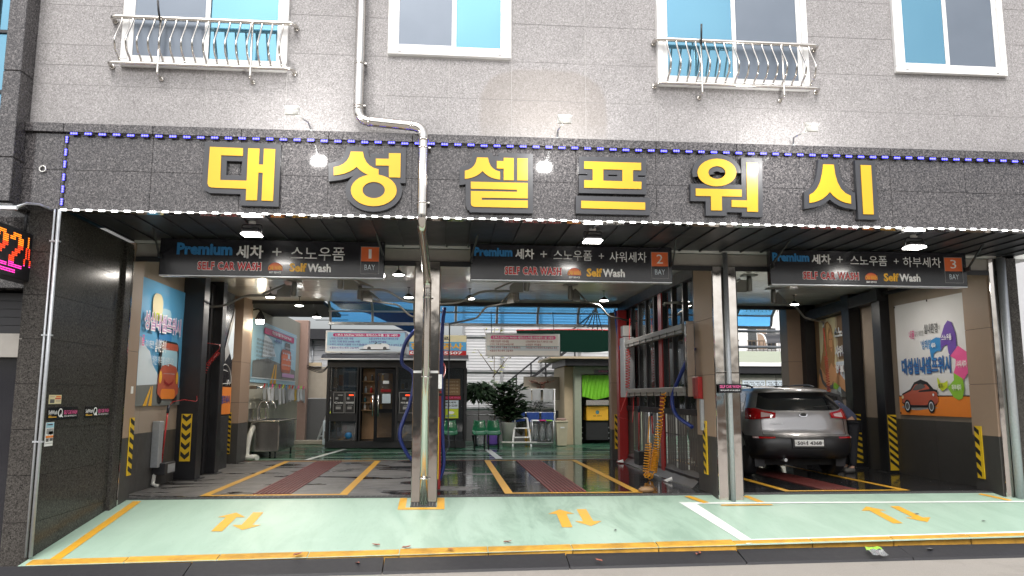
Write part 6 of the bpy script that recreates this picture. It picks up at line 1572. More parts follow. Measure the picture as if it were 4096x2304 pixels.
def leafplant(name, label, base, stems, leaves, lsize, spread, mk, pot=None, dome=None, cat='plant'):
    t = thing(name, label, cat, base)
    b = Vector(base); rr = random.Random(int(b.x * 100) + int(b.y * 10)); tips = []
    if pot:
        m = MB(); m.lathe(b, [(pot[0] * .7, 0), (pot[0], pot[1] * .97), (pot[0] * 1.06, pot[1]), (pot[0] * .9, pot[1]), (pot[0] * .85, pot[1] * .92)], 16); m.build('pot', K[pot[2]], t)
    m = MB()
    for (p0, p1) in stems: m.tube([b + Vector(p0), (b + Vector(p0)).lerp(b + Vector(p1), .5) + Vector((rr.uniform(-.03, .03), 0, 0)), b + Vector(p1)], [.018, .014, .008], 5); tips.append(b + Vector(p1))
    m.build('stem', K['bark'], t)
    m = MB()
    for k in range(leaves):
        if dome:
            c, rad = dome; th = rr.uniform(0, 6.28); ph = rr.uniform(-.4, 1.4); q = rr.uniform(.55, 1.0)
            p = b + Vector(c) + Vector((math.cos(th) * math.cos(ph) * rad[0], math.sin(th) * math.cos(ph) * rad[0], math.sin(ph) * rad[1])) * q; d = Vector((math.cos(th), math.sin(th), rr.uniform(-.8, .3))).normalized()
        else:
            s = rr.choice(stems); f = rr.uniform(.25, 1.05); p = b + Vector(s[0]).lerp(Vector(s[1]), f); th = rr.uniform(0, 6.28); d = Vector((math.cos(th), math.sin(th), rr.uniform(.1, .9))).normalized(); p += Vector((math.cos(th), math.sin(th), 0)) * rr.uniform(0, spread)
        L = lsize * rr.uniform(.6, 1.2); s_ = d.cross(Vector((rr.uniform(-.3, .3), rr.uniform(-.3, .3), 1))).normalized() * L * .2; u = s_.cross(d).normalized() * L * .06
        m.addv([p, p + d * L * .45 + s_ - u, p + d * L + Vector((0, 0, -L * .2)), p + d * L * .45 - s_ - u, p + d * L * .5 + u], [(0, 1, 4), (1, 2, 4), (2, 3, 4), (3, 0, 4)])
    tag(m.build('leaves', K[mk], t, fix=False), kind='stuff')
    return t
leafplant('potted_tree', 'small umbrella tree with a dense dark dome right of the kiosk', (.98, 22.6, 0), [((0, 0, .2), (0, 0, 1.35)), ((0, 0, 1.2), (-.25, 0, 1.6)), ((0, 0, 1.2), (.22, .1, 1.65))], 1000, .2, .1, 'leaf_dark', (.2, .3, 'dark_metal'), ((0, 0, 1.42), (.42, .38)))
leafplant('potted_tree', 'slim stemmed potted tree between the umbrella tree and the rubber plant', (1.42, 22.8, 0), [((0, 0, .2), (.02, 0, 1.6)), ((0, 0, 1.2), (-.16, 0, 1.8)), ((0, 0, 1.2), (.18, 0, 1.75))], 220, .15, .18, 'leaf_mid', (.18, .3, 'dark_metal'))
leafplant('rubber_plant', 'tall broad leaved rubber plant in a white tapered pot', (1.83, 22.5, 0), [((0, 0, .5), (-.18, 0, 1.65)), ((0, 0, .5), (.02, .0, 1.75)), ((0, 0, .5), (.22, 0, 1.6)), ((0, 0, .5), (.3, 0, 1.2)), ((0, 0, .5), (-.28, 0, 1.25))], 420, .32, .14, 'leaf_dark', (.22, .66, 'pvc'))
leafplant('sapling', 'thin bare sapling with few yellow leaves in front of the corrugated fence', (1.55, 25.5, 0), [((0, 0, 0), (.05, 0, 3.6)), ((0, 0, 2.2), (-.5, 0, 2.9)), ((0, 0, 2.0), (.55, 0, 2.7)), ((0, 0, 2.8), (.3, 0, 3.7)), ((0, 0, 2.6), (-.3, 0, 3.6))], 60, .16, .12, 'leaf_yellow', None, None, 'tree')
leafplant('shrub', 'sparse dry shrub behind the hanging grey cloths', (2.4, 24.6, 0), [((0, 0, .2), (-.3, 0, 1.6)), ((0, 0, .2), (.2, 0, 1.7)), ((0, 0, .2), (.7, 0, 1.5)), ((0, 0, .2), (-.7, 0, 1.5)), ((0, 0, .2), (-1.2, 0, 1.3))], 1500, .11, .3, 'leaf_dark', None, None, 'shrub')
leafplant('bonsai', 'small reddish bonsai on the ledge above the hanging cloths', (2.95, 24.2, 1.55), [((0, 0, 0), (.0, 0, .25)), ((0, 0, .2), (-.3, 0, .32)), ((0, 0, .2), (.3, 0, .3))], 90, .1, .12, 'leaf_dry', (.1, .05, 'dark_metal'))
for (p, q, lab) in (((.6, 23.4, .85), (2.0, 23.4, .84), 'lower white rail between the plants and the cloths'),):
    m = MB(); m.tube([p, (3.2, 23.3, .98) if False else q], .02, 6); tag(m.build('handrail', K['white']), lab, 'rail')
m = MB()
for x, y in ((2.0, 23.2), (3.25, 23.2)): m.tube([(x, y, 0), (x, y, 1.62)], .018, 6)
for z in (1.6, .92): m.tube([(1.75, 23.2, z), (3.28, 23.2, z)], .018, 6)
tag(m.build('drying_rack', K['white']), 'white drying rack carrying grey and blue cloths', 'rack')
for i, (x, w, lab) in enumerate(((1.9, .26, 'first grey cloth from the left on the upper rack bar'), (2.22, .32, 'second grey cloth from the left on the upper rack bar'), (2.58, .25, 'third grey cloth, narrower, on the upper rack bar'), (2.90, .30, 'last grey cloth on the upper rack bar, hanging skewed'))):
    cloth(lab, lambda u, v, d, x=x: Vector((x + u, 23.17 - d, 1.61 + v)), w, .36, K['towel_grey'], 7, 'grey cloths on the rack')
for i, (x, lab) in enumerate(((2.0, 'left blue towel on the lower rack bar'), (2.42, 'middle blue towel on the lower rack bar'), (2.85, 'right blue towel on the lower rack bar'))):
    cloth(lab, lambda u, v, d, x=x: Vector((x + u, 23.17 - d, .93 + v)), .36, .27, K['towel_blue'], 6, 'blue towels on the rack', 'towel', 'towel')
t = thing('step_ladder', 'white folding step ladder in front of the blue towels', 'ladder', (2.18, 22.4, 0))
for s in (-1, 1):
    m = MB(); m.bar((2.18 + s * .26, 22.2, .0), (2.18 + s * .17, 22.45, .78), .045, .03); m.build('stile', K['white'], t)
    m = MB(); m.bar((2.18 + s * .24, 22.8, .0), (2.18 + s * .17, 22.47, .78), .03, .03); m.build('rear_leg', K['alu'], t)
for z in (.25, .50, .78): m = MB(); w = .26 - .09 * z / .78; m.bbox(2.18 - w, 2.18 + w, 22.2 + .25 * z / .78 - .06, 22.2 + .25 * z / .78 + .08, z - .015, z + .015, .004); m.build('step', K['white'], t)
t = thing('bag_rack', 'recycling rack with clear plastic bags and coloured rims', 'recycling rack', (2.78, 22.4, 0))
for x in (2.48, 3.08):
    for y in (22.25, 22.6): m = MB(); m.tube([(x, y, 0), (x, y, .72)], .012, 6); m.build('post', K['alu'], t)
m = MB(); m.box(2.48, 3.08, 22.25, 22.6, .09, .105); m.build('tray', K['alu'], t)
for i, (c, lab) in enumerate((('print_white', 'white'), ('p_magenta', 'pink'), ('p_green', 'green'))):
    x = 2.58 + i * .2
    m = MB(); m.bbox(x - .09, x + .09, 22.22, 22.6, .70, .73, .005); m.build('rim', K[c], t)
    m = MB(); m.lathe((x, 22.4, .14), [(.05, 0), (.09, .06), (.1, .2), (.085, .45), (.08, .56)], 9); m.build('bag', K['clear_bag'], t)
t = thing('waste_bin', 'tall cream plastic bin with an orange lid beside the booth', 'bin', (3.33, 22.4, 0))
m = MB(); vs = [(3.33 + sx * w, 22.4 + sy * w * .8, z) for (w, z) in ((.13, .02), (.165, .66)) for sx, sy in ((-1, -1), (1, -1), (1, 1), (-1, 1))]
m.addv(vs, [(0, 3, 2, 1), (0, 1, 5, 4), (1, 2, 6, 5), (2, 3, 7, 6), (3, 0, 4, 7), (4, 5, 6, 7)]); m.build('body', K['cream_plastic'], t)
m = MB(); m.bbox(3.155, 3.505, 22.25, 22.55, .66, .71, .012); m.build('rim', K['cream_plastic'], t)
m = MB(); m.bbox(3.2, 3.46, 22.28, 22.52, .71, .78, .02); m.build('lid', K['p_sign_orange'] if False else K['pink_post'], t)
m = MB(); m.box(3.28, 3.4, 22.265, 22.272, .5, .54); m.build('label', K['print_white'], t)
tag(MB().bbox(.9, 1.14, 22.1, 22.3, .03, .36, .05).build('plastic_sack', K['clear_bag']), 'clear plastic sack under the middle green seat', 'sack')
tag(MB().bbox(1.2, 1.48, 22.1, 22.3, .03, .36, .05).build('plastic_sack', K['p_purple']), 'dark purple sack under the right green seat', 'sack')
tag(MB().bbox(2.35, 2.5, 22.9, 23.1, .02, .45, .01).build('crate', K['p_amber']), 'orange crate behind the step ladder', 'crate')
m = MB(); m.tube([(1.6, 22.05, .12), (2.6, 22.1, .11)], .03, 7); tag(m.build('floor_pipe', K['pvc']), 'white pipe lying along the floor behind the ladder', 'pipe')
# ------------------------------------------------------------ booth with green curtain
bt = thing('vacuum_booth', 'sage green booth with a green net curtain and a yellow machine inside', 'booth', (4.4, 24, 0))
m = MB(); m.box(3.82, 4.02, 23.0, 25.5, 0, 2.28); m.box(4.02, 5.8, 25.3, 25.5, 0, 2.28); m.box(5.7, 5.9, 23.0, 25.5, 0, 2.28); m.box(4.02, 5.7, 23.02, 23.2, 2.05, 2.28); m.build('wall', K['booth_wall'], bt)
m = MB(); m.box(3.56, 3.815, 23.3, 25.5, 0, 2.28); m.build('cream_wall', K['booth_cream'], bt)
m = MB(); m.box(3.5, 5.9, 22.7, 25.6, 2.29, 2.48); m.build('roof_fascia', K['dark_metal'], bt)
m = MB(); m.box(3.05, 6.0, 22.6, 25.7, 2.49, 2.55); m.build('roof', K['booth_cream'], bt)
m = MB(); m.box(4.05, 5.65, 24.9, 24.95, .0, 2.0); m.build('interior_shade_sheet', K['matt_black'], bt)  # black sheet puts the booth's inner shade into colour
for k in range(3): m = MB(); m.box(4.05, 5.65, 23.9, 24.0, .12 + k * .16, .15 + k * .16); m.build('rail', K['galv'], bt)
c = MB(); c.smooth = True; n = 40; vs = []
for j in range(9):
    for i in range(n + 1):
        u = i / n; vs.append((4.05 + 1.05 * u, 23.06 + .03 * math.sin(u * 60 + j * .9), 2.02 - (.72 - .12 * abs(u - .4) * 2) * j / 8))
c.addv(vs, [(j * (n + 1) + i, j * (n + 1) + i + 1, (j + 1) * (n + 1) + i + 1, (j + 1) * (n + 1) + i) for j in range(8) for i in range(n)]); c.build('curtain', K['green_net'], bt, fix=False)
t = thing('yellow_machine', 'yellow and steel mat washing machine standing in the booth', 'machine', (4.55, 23.4, 0))
m = MB(); m.bbox(4.22, 4.88, 23.3, 23.9, .68, 1.10, .015); m.build('yellow_front', K['p_amber'], t)
m = MB(); m.bbox(4.2, 4.9, 23.28, 23.9, 1.13, 1.30, .012); m.build('steel_top', K['steel'], t)
m = MB(); m.box(4.22, 4.88, 23.35, 23.9, .12, .66); m.build('base', K['matt_black'], t)
m = MB(); m.flat(ell(4.55, .93, .055, .06), lambda u, v, d=0.0: Vector((u, 23.298 - d, v))); m.build('emblem', K['p_teal'], t)
text('lettering', '매트 세척기', lambda u, v, d=0.0: Vector((u, 23.297 - d, v)), 4.42, .80, .04, .26, K['p_black'], t, .001, .01)
t = plate('plaque', 'small black plaque over the green curtain of the booth', 'plaque', lambda u, v, d=0.0: Vector((u, 23.018 - d, v)), 4.4, 4.85, 2.06, 2.19, K['sign_black'])
text('lettering', 'SELF CAR WASH', lambda u, v, d=0.0: Vector((u, 23.013 - d, v)), 4.54, 2.115, .04, .28, K['p_pink'], t, .001, .02)
m = MB(); m.box(3.45, 4.0, 24.3, 24.9, 1.3, 1.32) if False else m.box(2.45, 3.55, 24.3, 24.5, 1.28, 2.0)
tag(m.build('block_wall', K['concrete']), 'pale block wall with a ledge behind the drying rack', 'wall')
m = MB(); m.box(.6, 3.55, 24.6, 24.75, 0, .95); tag(m.build('dark_wall', K['dark_concrete']), 'dark low wall lengthened in place of a hedge behind the plants and the rack', 'wall')  # its added length stands in for the dark hedge behind the plants
t = thing('shade_awning', 'dark green shade awning with a red edge above the booth', 'awning', (4.0, 24, 3))
m = MB(); m.smooth = True; n = 12; vs = []
for j in range(5):
    for i in range(n + 1):
        u = i / n; vs.append((2.2 + 4.2 * u, 24.2 - .8 * j / 4, 3.42 - (.62 + .55 * math.sin(math.pi * (u * .85 + .02))) * 0 - j / 4 * (.75 - .55 * (2 * u - 1.0) ** 2 * (1 if u > .5 else .3)) + .04 * math.sin(u * 3)))
m.addv(vs, [(j * (n + 1) + i, j * (n + 1) + i + 1, (j + 1) * (n + 1) + i + 1, (j + 1) * (n + 1) + i) for j in range(4) for i in range(n)]); m.build('sheet', K['green_awning'], t, fix=False)
m = MB(); m.tube([(2.2 + 4.2 * i / n, 24.2, 3.43 + .04 * math.sin(i / n * 3)) for i in range(n + 1)], .02, 5); m.build('edge_rope', K['hose_red'], t)
# ------------------------------------------------------------ corrugated fence, stair
fe = thing('corrugated_fence', 'tall white corrugated sheet fence behind the plants', 'fence', (3.5, 27, 0))
for a in range(5):
    x0 = .62 + a * 1.35; m = MB(); nn = 112; vs = []
    for j in range(nn + 1):
        z = 5.6 * j / nn; yo = .0 if j % 2 == 0 else .008
        vs += [(x0 + .005, 27 + yo, z), (x0 + 1.345, 27 + yo, z)]
    m.addv(vs, [(2 * j, 2 * j + 1, 2 * j + 3, 2 * j + 2) for j in range(nn)]); m.build('sheet', K['zinc'], fe, fix=False)
for x in (.62, 1.95, 3.3, 4.65, 6.0, 7.35): m = MB(); m.bbox(x - .04, x + .04, 26.9, 26.98, 0, 5.6, .004); m.build('post', K['alu'], fe)
for z in (1.0, 2.25, 3.45, 4.8): m = MB(); m.box(.6, 7.4, 26.94, 26.99, z - .035, z + .035); m.build('rail', K['alu'], fe)
st = thing('outdoor_stair', 'grey steel stair with diagonal handrails climbing in front of the fence', 'stair', (3, 26.4, 0))
for k, (a, b, w) in enumerate((((1.6, 26.4, 1.0), (4.6, 26.4, 3.3), .09), ((1.9, 26.4, 1.7), (5.0, 26.4, 4.2), .05), ((1.2, 26.4, .5), (4.2, 26.4, 2.4), .16))):
    m = MB(); m.bar(a, b, .08, w); m.build('stringer' if k == 2 else 'handrail', K['dark_metal'] if k != 2 else K['dark_concrete'], st)
for i in range(6):
    x = 1.9 + i * .5; z = 1.25 + (x - 1.6) * .76; m = MB(); m.bar((x, 26.4, z - .8), (x, 26.4, z + .25), .05, .05, up=(1, 0, 0)); m.build('baluster', K['dark_metal'], st)
# left rear: low wall, ladder, boxes, house
m = MB(); m.box(-4.5, -2.9, 25.0, 25.25, 1.32, 2.3); tag(m.build('rear_wall', K['concrete']), 'beige rendered wall between the sink wall and the kiosk', 'wall')
m = MB(); m.box(-4.5, -2.9, 24.98, 25.25, 0, 1.31); tag(m.build('rear_plinth', K['dark_concrete']), 'dark grey wall base between the sink wall and the kiosk', 'wall')
m = MB(); m.box(-4.4, -3.85, 24.9, 25.1, 2.31, 2.42); tag(m.build('cardboard', K['p_tan']), 'flat tan cardboard on top of the beige rear wall', 'cardboard')
t = thing('leaning_ladder', 'aluminium ladder leaning between the sink and the kiosk', 'ladder', (-3.7, 24, 0))
for s in (0, .3): m = MB(); m.bar((-3.75 + s * .5, 23.9 + s, .02), (-3.25 + s * .5, 24.8, 1.9), .05, .03); m.build('stile', K['alu'], t)
for k in range(6): m = MB(); f = .1 + k * .15; m.bar((-3.75 + .5 * f, 23.9 + .9 * f, .02 + 1.88 * f), (-3.6 + .5 * f, 24.2 + .6 * f, .02 + 1.88 * f), .03, .03); m.build('rung', K['alu'], t)
t = thing('green_plank', 'yellow green striped plank leaning beside the ladder', 'plank', (-3.35, 24.2, 0)); m = MB(); m.bar((-3.55, 24.0, .3), (-3.22, 24.7, 1.7), .07, .03); m.build('board', K['p_lime'], t)
t = thing('white_box', 'small white appliance on the floor left of the kiosk', 'appliance', (-3.3, 22.9, 0)); m = MB(); m.bbox(-3.42, -3.2, 22.8, 23.1, .02, .7, .015); m.build('body', K['p_cloud'], t); m = MB(); m.box(-3.38, -3.24, 22.795, 22.80, .2, .4); m.build('vent', K['p_grey'], t)
tag(MB().bbox(-4.3, -3.2, 23.3, 23.6, .005, .12, .01).build('step', K['concrete']), 'pale concrete step in front of the leaning ladder', 'step')
hs_ = thing('rear_house', 'white sided house with a dark eave beyond the rear wall', 'house', (-6, 32, 0))
for k in range(18): m = MB(); m.box(-12, -2.0, 32.0 + .01 * (k % 2), 32.4, k * .2, k * .2 + .19); m.build('siding_board', K['zinc'], hs_)
m = MB(); m.box(-12.3, -1.6, 31.4, 36, 3.62, 4.02); m.build('eave', K['dark_metal'], hs_)
m = MB(); m.tube([(-5.3, 31.95, 3.6), (-5.3, 31.95, 2.0)], .03, 5); m.build('rain_pipe', K['galv'], hs_)
for k, (a, b, lab) in enumerate(((( -5.0, 33, 4.0), (-5.0, 33, 4.9), 'roof antenna above the rear house eave'),)):
    m = MB(); m.tube([(-4.6, 31.8, 4.0), (-4.6, 31.8, 4.75)], .025, 5)
    for z in (4.4, 4.6): m.tube([(-5.2, 31.8, z), (-3.9, 31.8, z + .02)], .015, 5)
    tag(m.build('antenna', K['dark_metal']), lab, 'antenna')
for k in range(3):
    m = MB(); m.tube(smooth_path([(-4.3, 24.6, 2.35 - .05 * k), (-3.6, 23.4, 2.15 - .04 * k), (-3.1, 21.7, 2.3)], 5), .012, 5); tag(m.build('cable', K['black']), ('upper', 'middle', 'lower')[k] + ' black cable sagging from the sink wall to the kiosk', 'cable', 'cables to the kiosk')
# behind bay three: low green roofed house and apartments
lh = thing('low_house', 'low building with a grey green roof and perforated vents behind bay three', 'house', (12, 28, 0))
m = MB(); m.box(8.8, 18, 28.0, 33, 0, 2.2); m.build('wall', K['pale_wall'], lh)
m = MB(); m.box(8.6, 18.2, 27.7, 28.02, 2.50, 2.62); m.build('white_gutter', K['white'], lh); m = MB(); m.box(8.6, 18.2, 27.75, 33, 2.24, 2.50); m.build('eave', K['dark_metal'], lh)
m = MB(); m.addv([(8.6, 27.7, 2.64), (18.2, 27.7, 2.64), (18.2, 32, 3.3), (8.6, 32, 3.3)], [(0, 1, 2, 3)]); m.build('roof', K['booth_wall'], lh)
for x in (10.85, 11.75, 12.65):
    m = MB(); m.box(x, x + .85, 27.96, 27.995, 1.55, 2.0); v = m.build('vent_panel', K['p_cloud'], lh)
    m = MB()
    for i in range(14):
        for j in range(6):
            if (i * 7 + j * 3) % 4: m.box(x + .06 + i * .054, x + .09 + i * .054, 27.952, 27.958, 1.6 + j * .06, 1.63 + j * .06)
    tag(m.build('vent_holes', K['matt_black'], v), kind='stuff')
ap = thing('apartment_block', 'white apartment block with brown windows and balcony rails far behind bay three', 'apartment block', (20, 46, 0))
m = MB(); m.box(12, 34, 46.0, 56, 0, 14); m.build('wall', K['white'], ap)
for fl in range(5):
    for i in range(7):
        x = 13 + i * 2.6; z = 1.2 + fl * 2.7
        m = MB(); m.box(x, x + 1.9, 45.93, 45.99, z + .3, z + 1.7); w = m.build('window', K['white_frame'], ap)
        for k in range(3): m = MB(); m.box(x + .06 + k * .6, x + .60 + k * .6, 45.9, 45.925, z + .36, z + 1.64); m.build('pane', K['brown_tile'] if (i + k) % 3 == 0 else K['pane_dark'], w)
        m = MB(); m.box(x - .1, x + 2.0, 45.6, 45.64, z + .8, z + .86)
        for k in range(9): m.box(x - .08 + k * .24, x - .05 + k * .24, 45.6, 45.63, z - .1, z + .8)
        m.build('balcony_rail', K['bark'], ap)
t = thing('curved_canopy', 'grey curved walkway canopy in front of the apartment block', 'canopy', (19, 42, 4))
m = MB(); m.smooth = True; vs = []
for i in range(9):
    a = math.pi * i / 8 * .5
    vs += [(17.3, 42 - 1.0 * math.cos(a), 4.25 + .6 * math.sin(a)), (24, 42 - 1.0 * math.cos(a), 4.6 + .6 * math.sin(a))]
m.addv(vs, [(2 * i, 2 * i + 1, 2 * i + 3, 2 * i + 2) for i in range(8)]); m.build('sheet', K['soffit'], t, fix=False)
for k in range(6): m = MB(); x = 17.3 + k * 1.3; m.tube([(x, 41.97 - 1.0 * math.cos(math.pi * i / 16), 4.27 + .07 * k + .6 * math.sin(math.pi * i / 16)) for i in range(9)], .04, 5); m.build('rib', K['white'], t)
leafplant('dry_shrub', 'dry brown shrub below the curved walkway canopy', (20.3, 40, 2.6), [((0, 0, 0), (-.6, 0, 1.0)), ((0, 0, 0), (.3, 0, 1.2)), ((0, 0, 0), (.9, 0, .9))], 160, .3, .4, 'leaf_dry', None, None, 'shrub')
for k, (z, lab) in enumerate(((2.66, 'upper steel pipe crossing the opening behind bay three'), (3.02, 'short bent pipe under the canopy behind bay three'))):
    m = MB(); m.tube([(5.0, 19.4, z), (8.6, 19.4, z)] if k == 0 else round_path([(7.0, 18.9, 3.2), (7.0, 18.9, z), (8.4, 18.9, z)], .08, 4), .035, 7); tag(m.build('steel_pipe', K['galv']), lab, 'pipe', 'pipes behind bay three')
# right of the building: pale corrugated wall; street side opposite (seen in mirrors and glass)
sf = thing('side_fence', 'pale corrugated wall at the right edge beyond the granite pillar', 'fence', (12, 20, 0))
m = MB(); nn = 30; vs = []
for i in range(nn + 1): vs += [(9.2 + i * .4, 20 + (.05 if i % 2 else 0), 2.1), (9.2 + i * .4, 20 + (.05 if i % 2 else 0), 6)]
m.addv(vs, [(2 * i, 2 * i + 2, 2 * i + 3, 2 * i + 1) for i in range(nn)]); m.build('sheet', K['zinc'], sf, fix=False)
m = MB(); m.box(9.0, 22, 19.8, 20.3, -.03, 2.1); m.build('base_wall', K['dark_concrete'], sf)
ob = thing('opposite_house', 'grey rendered house across the street, seen mirrored in steel and granite', 'house', (0, -12, -.45))
m = MB(); m.box(-16, 2.2, -18, -12, -.45, 4.9); m.build('wall', K['p_road'], ob)
for x in (-14, -10.5, -7):
    for z in (.6, 3.0): m = MB(); m.box(x, x + 1.7, -12.0, -11.95, z, z + 1.5); f = m.build('window', K['white_frame'], ob); m = MB(); m.box(x + .08, x + 1.62, -11.95, -11.93, z + .08, z + 1.42); m.build('pane', K['win_blue'], f)
ob = thing('opposite_house', 'pale house with a brick base across the street, seen mirrored in steel and granite', 'house', (10, -13, -.45))
m = MB(); m.box(6.5, 22, -19, -13, -.45, 2.4); m.build('wall', K['concrete'], ob); m = MB(); m.box(6.4, 22, -12.99, -12.9, -.45, 1.2); m.build('base', K['brown_tile'], ob)
for x in (8, 11.5, 15):
    m = MB(); m.box(x, x + 1.3, -13.0, -12.95, 1.3, 2.2); f = m.build('window', K['white_frame'], ob); m = MB(); m.box(x + .08, x + 1.22, -12.95, -12.93, 1.38, 2.12); m.build('pane', K['win_blue'], f)
for i, (x, lab) in enumerate(((-.75, 'orange traffic cone on the street behind the camera, left of two'), (.45, 'orange traffic cone on the street behind the camera, right of two'))):
    t = thing('traffic_cone', lab, 'traffic cone', (x, -3.2, -.45), 'traffic cones on the street')
    m = MB(); m.bbox(x - .19, x + .19, -3.39, -3.01, -.45, -.41, .01); m.build('base', K['rubber'], t)
    m = MB(); m.lathe((x, -3.2, -.41), [(.15, 0), (.03, .66)], 14); m.build('cone', K['p_sign_orange'], t)
    m = MB(); m.lathe((x, -3.2, -.41), [(.112, .24), (.082, .4)], 14); m.build('band', K['print_white'], t)
# ------------------------------------------------------------ litter on ramp and street
def leaf(x, y, z, s, a, m, lab):
    mb = MB(); M4 = Matrix.Translation((x, y, z)) @ Matrix.Rotation(a, 4, 'Z'); P = []
    for (u, v, h) in ((-1, 0, .12), (-.5, .35, .28), (.2, .42, .2), (1, .0, .35), (.2, -.42, .22), (-.5, -.35, .3)): P.append(M4 @ Vector((u * s, v * s, h * s)))
    P.append(M4 @ Vector((0, 0, .06 * s))); mb.addv(P, [(i, (i + 1) % 6, 6) for i in range(6)])
    tag(mb.build('fallen_leaf', m, None, fix=False), lab, 'leaf', 'fallen leaves')
for i, (px, py, lab) in enumerate(((-1.55, 8.9, 'dry leaf on the yellow kerb left of the middle'), (-.9, 8.78, 'dry leaf on the rubber wedge below the downpipe column'), (.75, 9.3, 'dry leaf on the mint ramp near the middle of the kerb'), (-.75, 9.25, 'small dry leaf on the ramp left of the downpipe column'), (-.4, 9.15, 'reddish dry leaf by the kerb below the first column'),
                                   (.1, 9.0, 'dry leaf on the yellow kerb just right of the first column'), (2.9, 9.0, 'dry leaf on the yellow kerb left of the slanting white line'), (1.7, 8.72, 'dry leaf on the rubber wedge under the middle arrows'), (5.7, 9.05, 'dark leaf scrap on the kerb right of the slanting white line'), (7.0, 9.9, 'dark leaf scrap near the right edge of the ramp'), (2.1, 9.7, 'small dark leaf below the middle pair of arrows'), (6.3, 10.25, 'dark scrap lying on the right pair of arrows'))):
    onr = py > yf(px) + .15; z = rz(py) + .012 if onr else (rz(yf(px) + .1) + .02 if py > yf(px) - .02 else -.375)
    leaf(px, py, z, random.uniform(.05, .075) if i < 9 else .04, random.uniform(0, 6), K['leaf_dry'] if i < 8 else K['p_dark_grey'], lab)
t = thing('plastic_packet', 'crumpled clear packet with a green top on the rubber wedge', 'packet', (4.95, 8.85, -.38))
for nm, z0, z1, mk in (('packet_body', 0, .11, 'clear_bag'), ('packet_top', .11, .15, 'p_green')):
    mb = MB(); n = 5; vs = []
    for j in range(3):
        for i in range(n + 1): vs.append((4.86 + .19 * i / n, 8.80 + (z0 + (z1 - z0) * j / 2) * 1.15 + random.uniform(-.008, .008), -.40 + (z0 + (z1 - z0) * j / 2) * .38 + random.uniform(.012, .035)))
    mb.addv(vs, [(j * (n + 1) + i, j * (n + 1) + i + 1, (j + 1) * (n + 1) + i + 1, (j + 1) * (n + 1) + i) for j in range(2) for i in range(n)]); mb.build(nm, K[mk], t, fix=False)

# ------------------------------------------------------------ grey car
def car_paint():
    m, t, b = new_mat('grey_car_paint')
    b.inputs['Base Color'].default_value = (.26, .26, .27, 1); b.inputs['Metallic'].default_value = .6; b.inputs['Roughness'].default_value = .34
    b.inputs['Coat Weight'].default_value = 1.0; b.inputs['Coat Roughness'].default_value = .04
    t.l.new(t.mix(t.noise(t.pos(), 260, 2), (.23, .225, .23), (.33, .325, .33)), b.inputs['Base Color'])
    return m
K['car_paint'] = car_paint()
K['car_glass'] = mat('dark_car_glass', (.006, .007, .009), .04, var=.0, coat=.6)
K['tail_red'] = mat('red_tail_lens', (.30, .004, .006), .08, var=.1, vs=40, coat=1.0)
K['tail_clear'] = mat('clear_tail_lens', (.5, .36, .36), .1, coat=1.0)
K['chrome'] = steel('chrome', (.62, .62, .63), .15)
K['plate_white'] = mat('plate_white', (.78, .78, .76), .35, var=.03)
CX, CY = 6.28, 13.26
LV = [(.33, .12, 4.28, .85, 4), (.42, .03, 4.36, .895, 4), (.55, .0, 4.42, .915, 4), (.68, .015, 4.42, .922, 4), (.725, .045, 4.40, .922, 4), (.76, .10, 4.37, .92, 4), (.86, .125, 4.30, .92, 4.2), (.95, .135, 4.18, .918, 4.2), (1.02, .15, 3.75, .91, 4.2),
      (1.10, .17, 3.35, .90, 4), (1.17, .20, 3.18, .88, 4), (1.22, .24, 3.08, .855, 4), (1.32, .32, 2.9, .80, 4), (1.42, .42, 2.72, .735, 4), (1.475, .48, 2.62, .70, 4), (1.49, .36, 2.58, .69, 4), (1.53, .37, 2.5, .67, 3.6), (1.555, .48, 2.42, .63, 3.2), (1.58, .75, 2.3, .57, 3), (1.60, 1.1, 2.1, .42, 2.6), (1.605, 1.4, 1.8, .1, 2)]
def lv(z):
    for a, b in zip(LV, LV[1:]):
        if z <= b[0] or b is LV[-1]:
            t = max(0, min(1, (z - a[0]) / (b[0] - a[0]))); return [p + (q - p) * t for p, q in zip(a[1:], b[1:])]
def surf(al, z, off=0.0, side=1):
    """al 0 = rear centre, 90 = side, 180 = front centre"""
    yr, yf_, hw, n = lv(z); s, c = abs(math.sin(R(al))), math.cos(R(al)); D = .55 if c > 0 else .9
    x = (hw + off) * s ** (2 / n); y = (yr - off + D * (1 - abs(c) ** (2 / n))) if c > 0 else (yf_ + off - D * (1 - abs(c) ** (2 / n)))
    return Vector((CX + side * x, CY + y, z))
car = thing('parked_car', 'grey metallic hatchback SUV parked in bay three with its rear door open', 'car', (CX, CY + 2.2, 0))
m = MB(); m.smooth = True; AL = [0, 3, 8, 15, 24, 34, 45, 56, 66, 75, 82, 87, 90, 92, 96, 103, 114, 128, 142, 156, 168, 180]; ring_ = [(a, 1) for a in AL] + [(a, -1) for a in AL[-2:0:-1]]; N = len(ring_); vs = []
for L in LV: vs += [surf(a, L[0], 0, s) for a, s in ring_]
m.addv(vs, [(i * N + k, i * N + (k + 1) % N, (i + 1) * N + (k + 1) % N, (i + 1) * N + k) for i in range(len(LV) - 1) for k in range(N)] + [tuple(range(N))[::-1], tuple((len(LV) - 1) * N + k for k in range(N))])
for i, f in enumerate(m.f):
    c = sum((m.v[k] for k in f), Vector()) / len(f)
    if c.z < .44 or (c.z < .735 and c.y < CY + .62): m.mi[i] = 1
m.build('body', [K['car_paint'], K['black']], car)
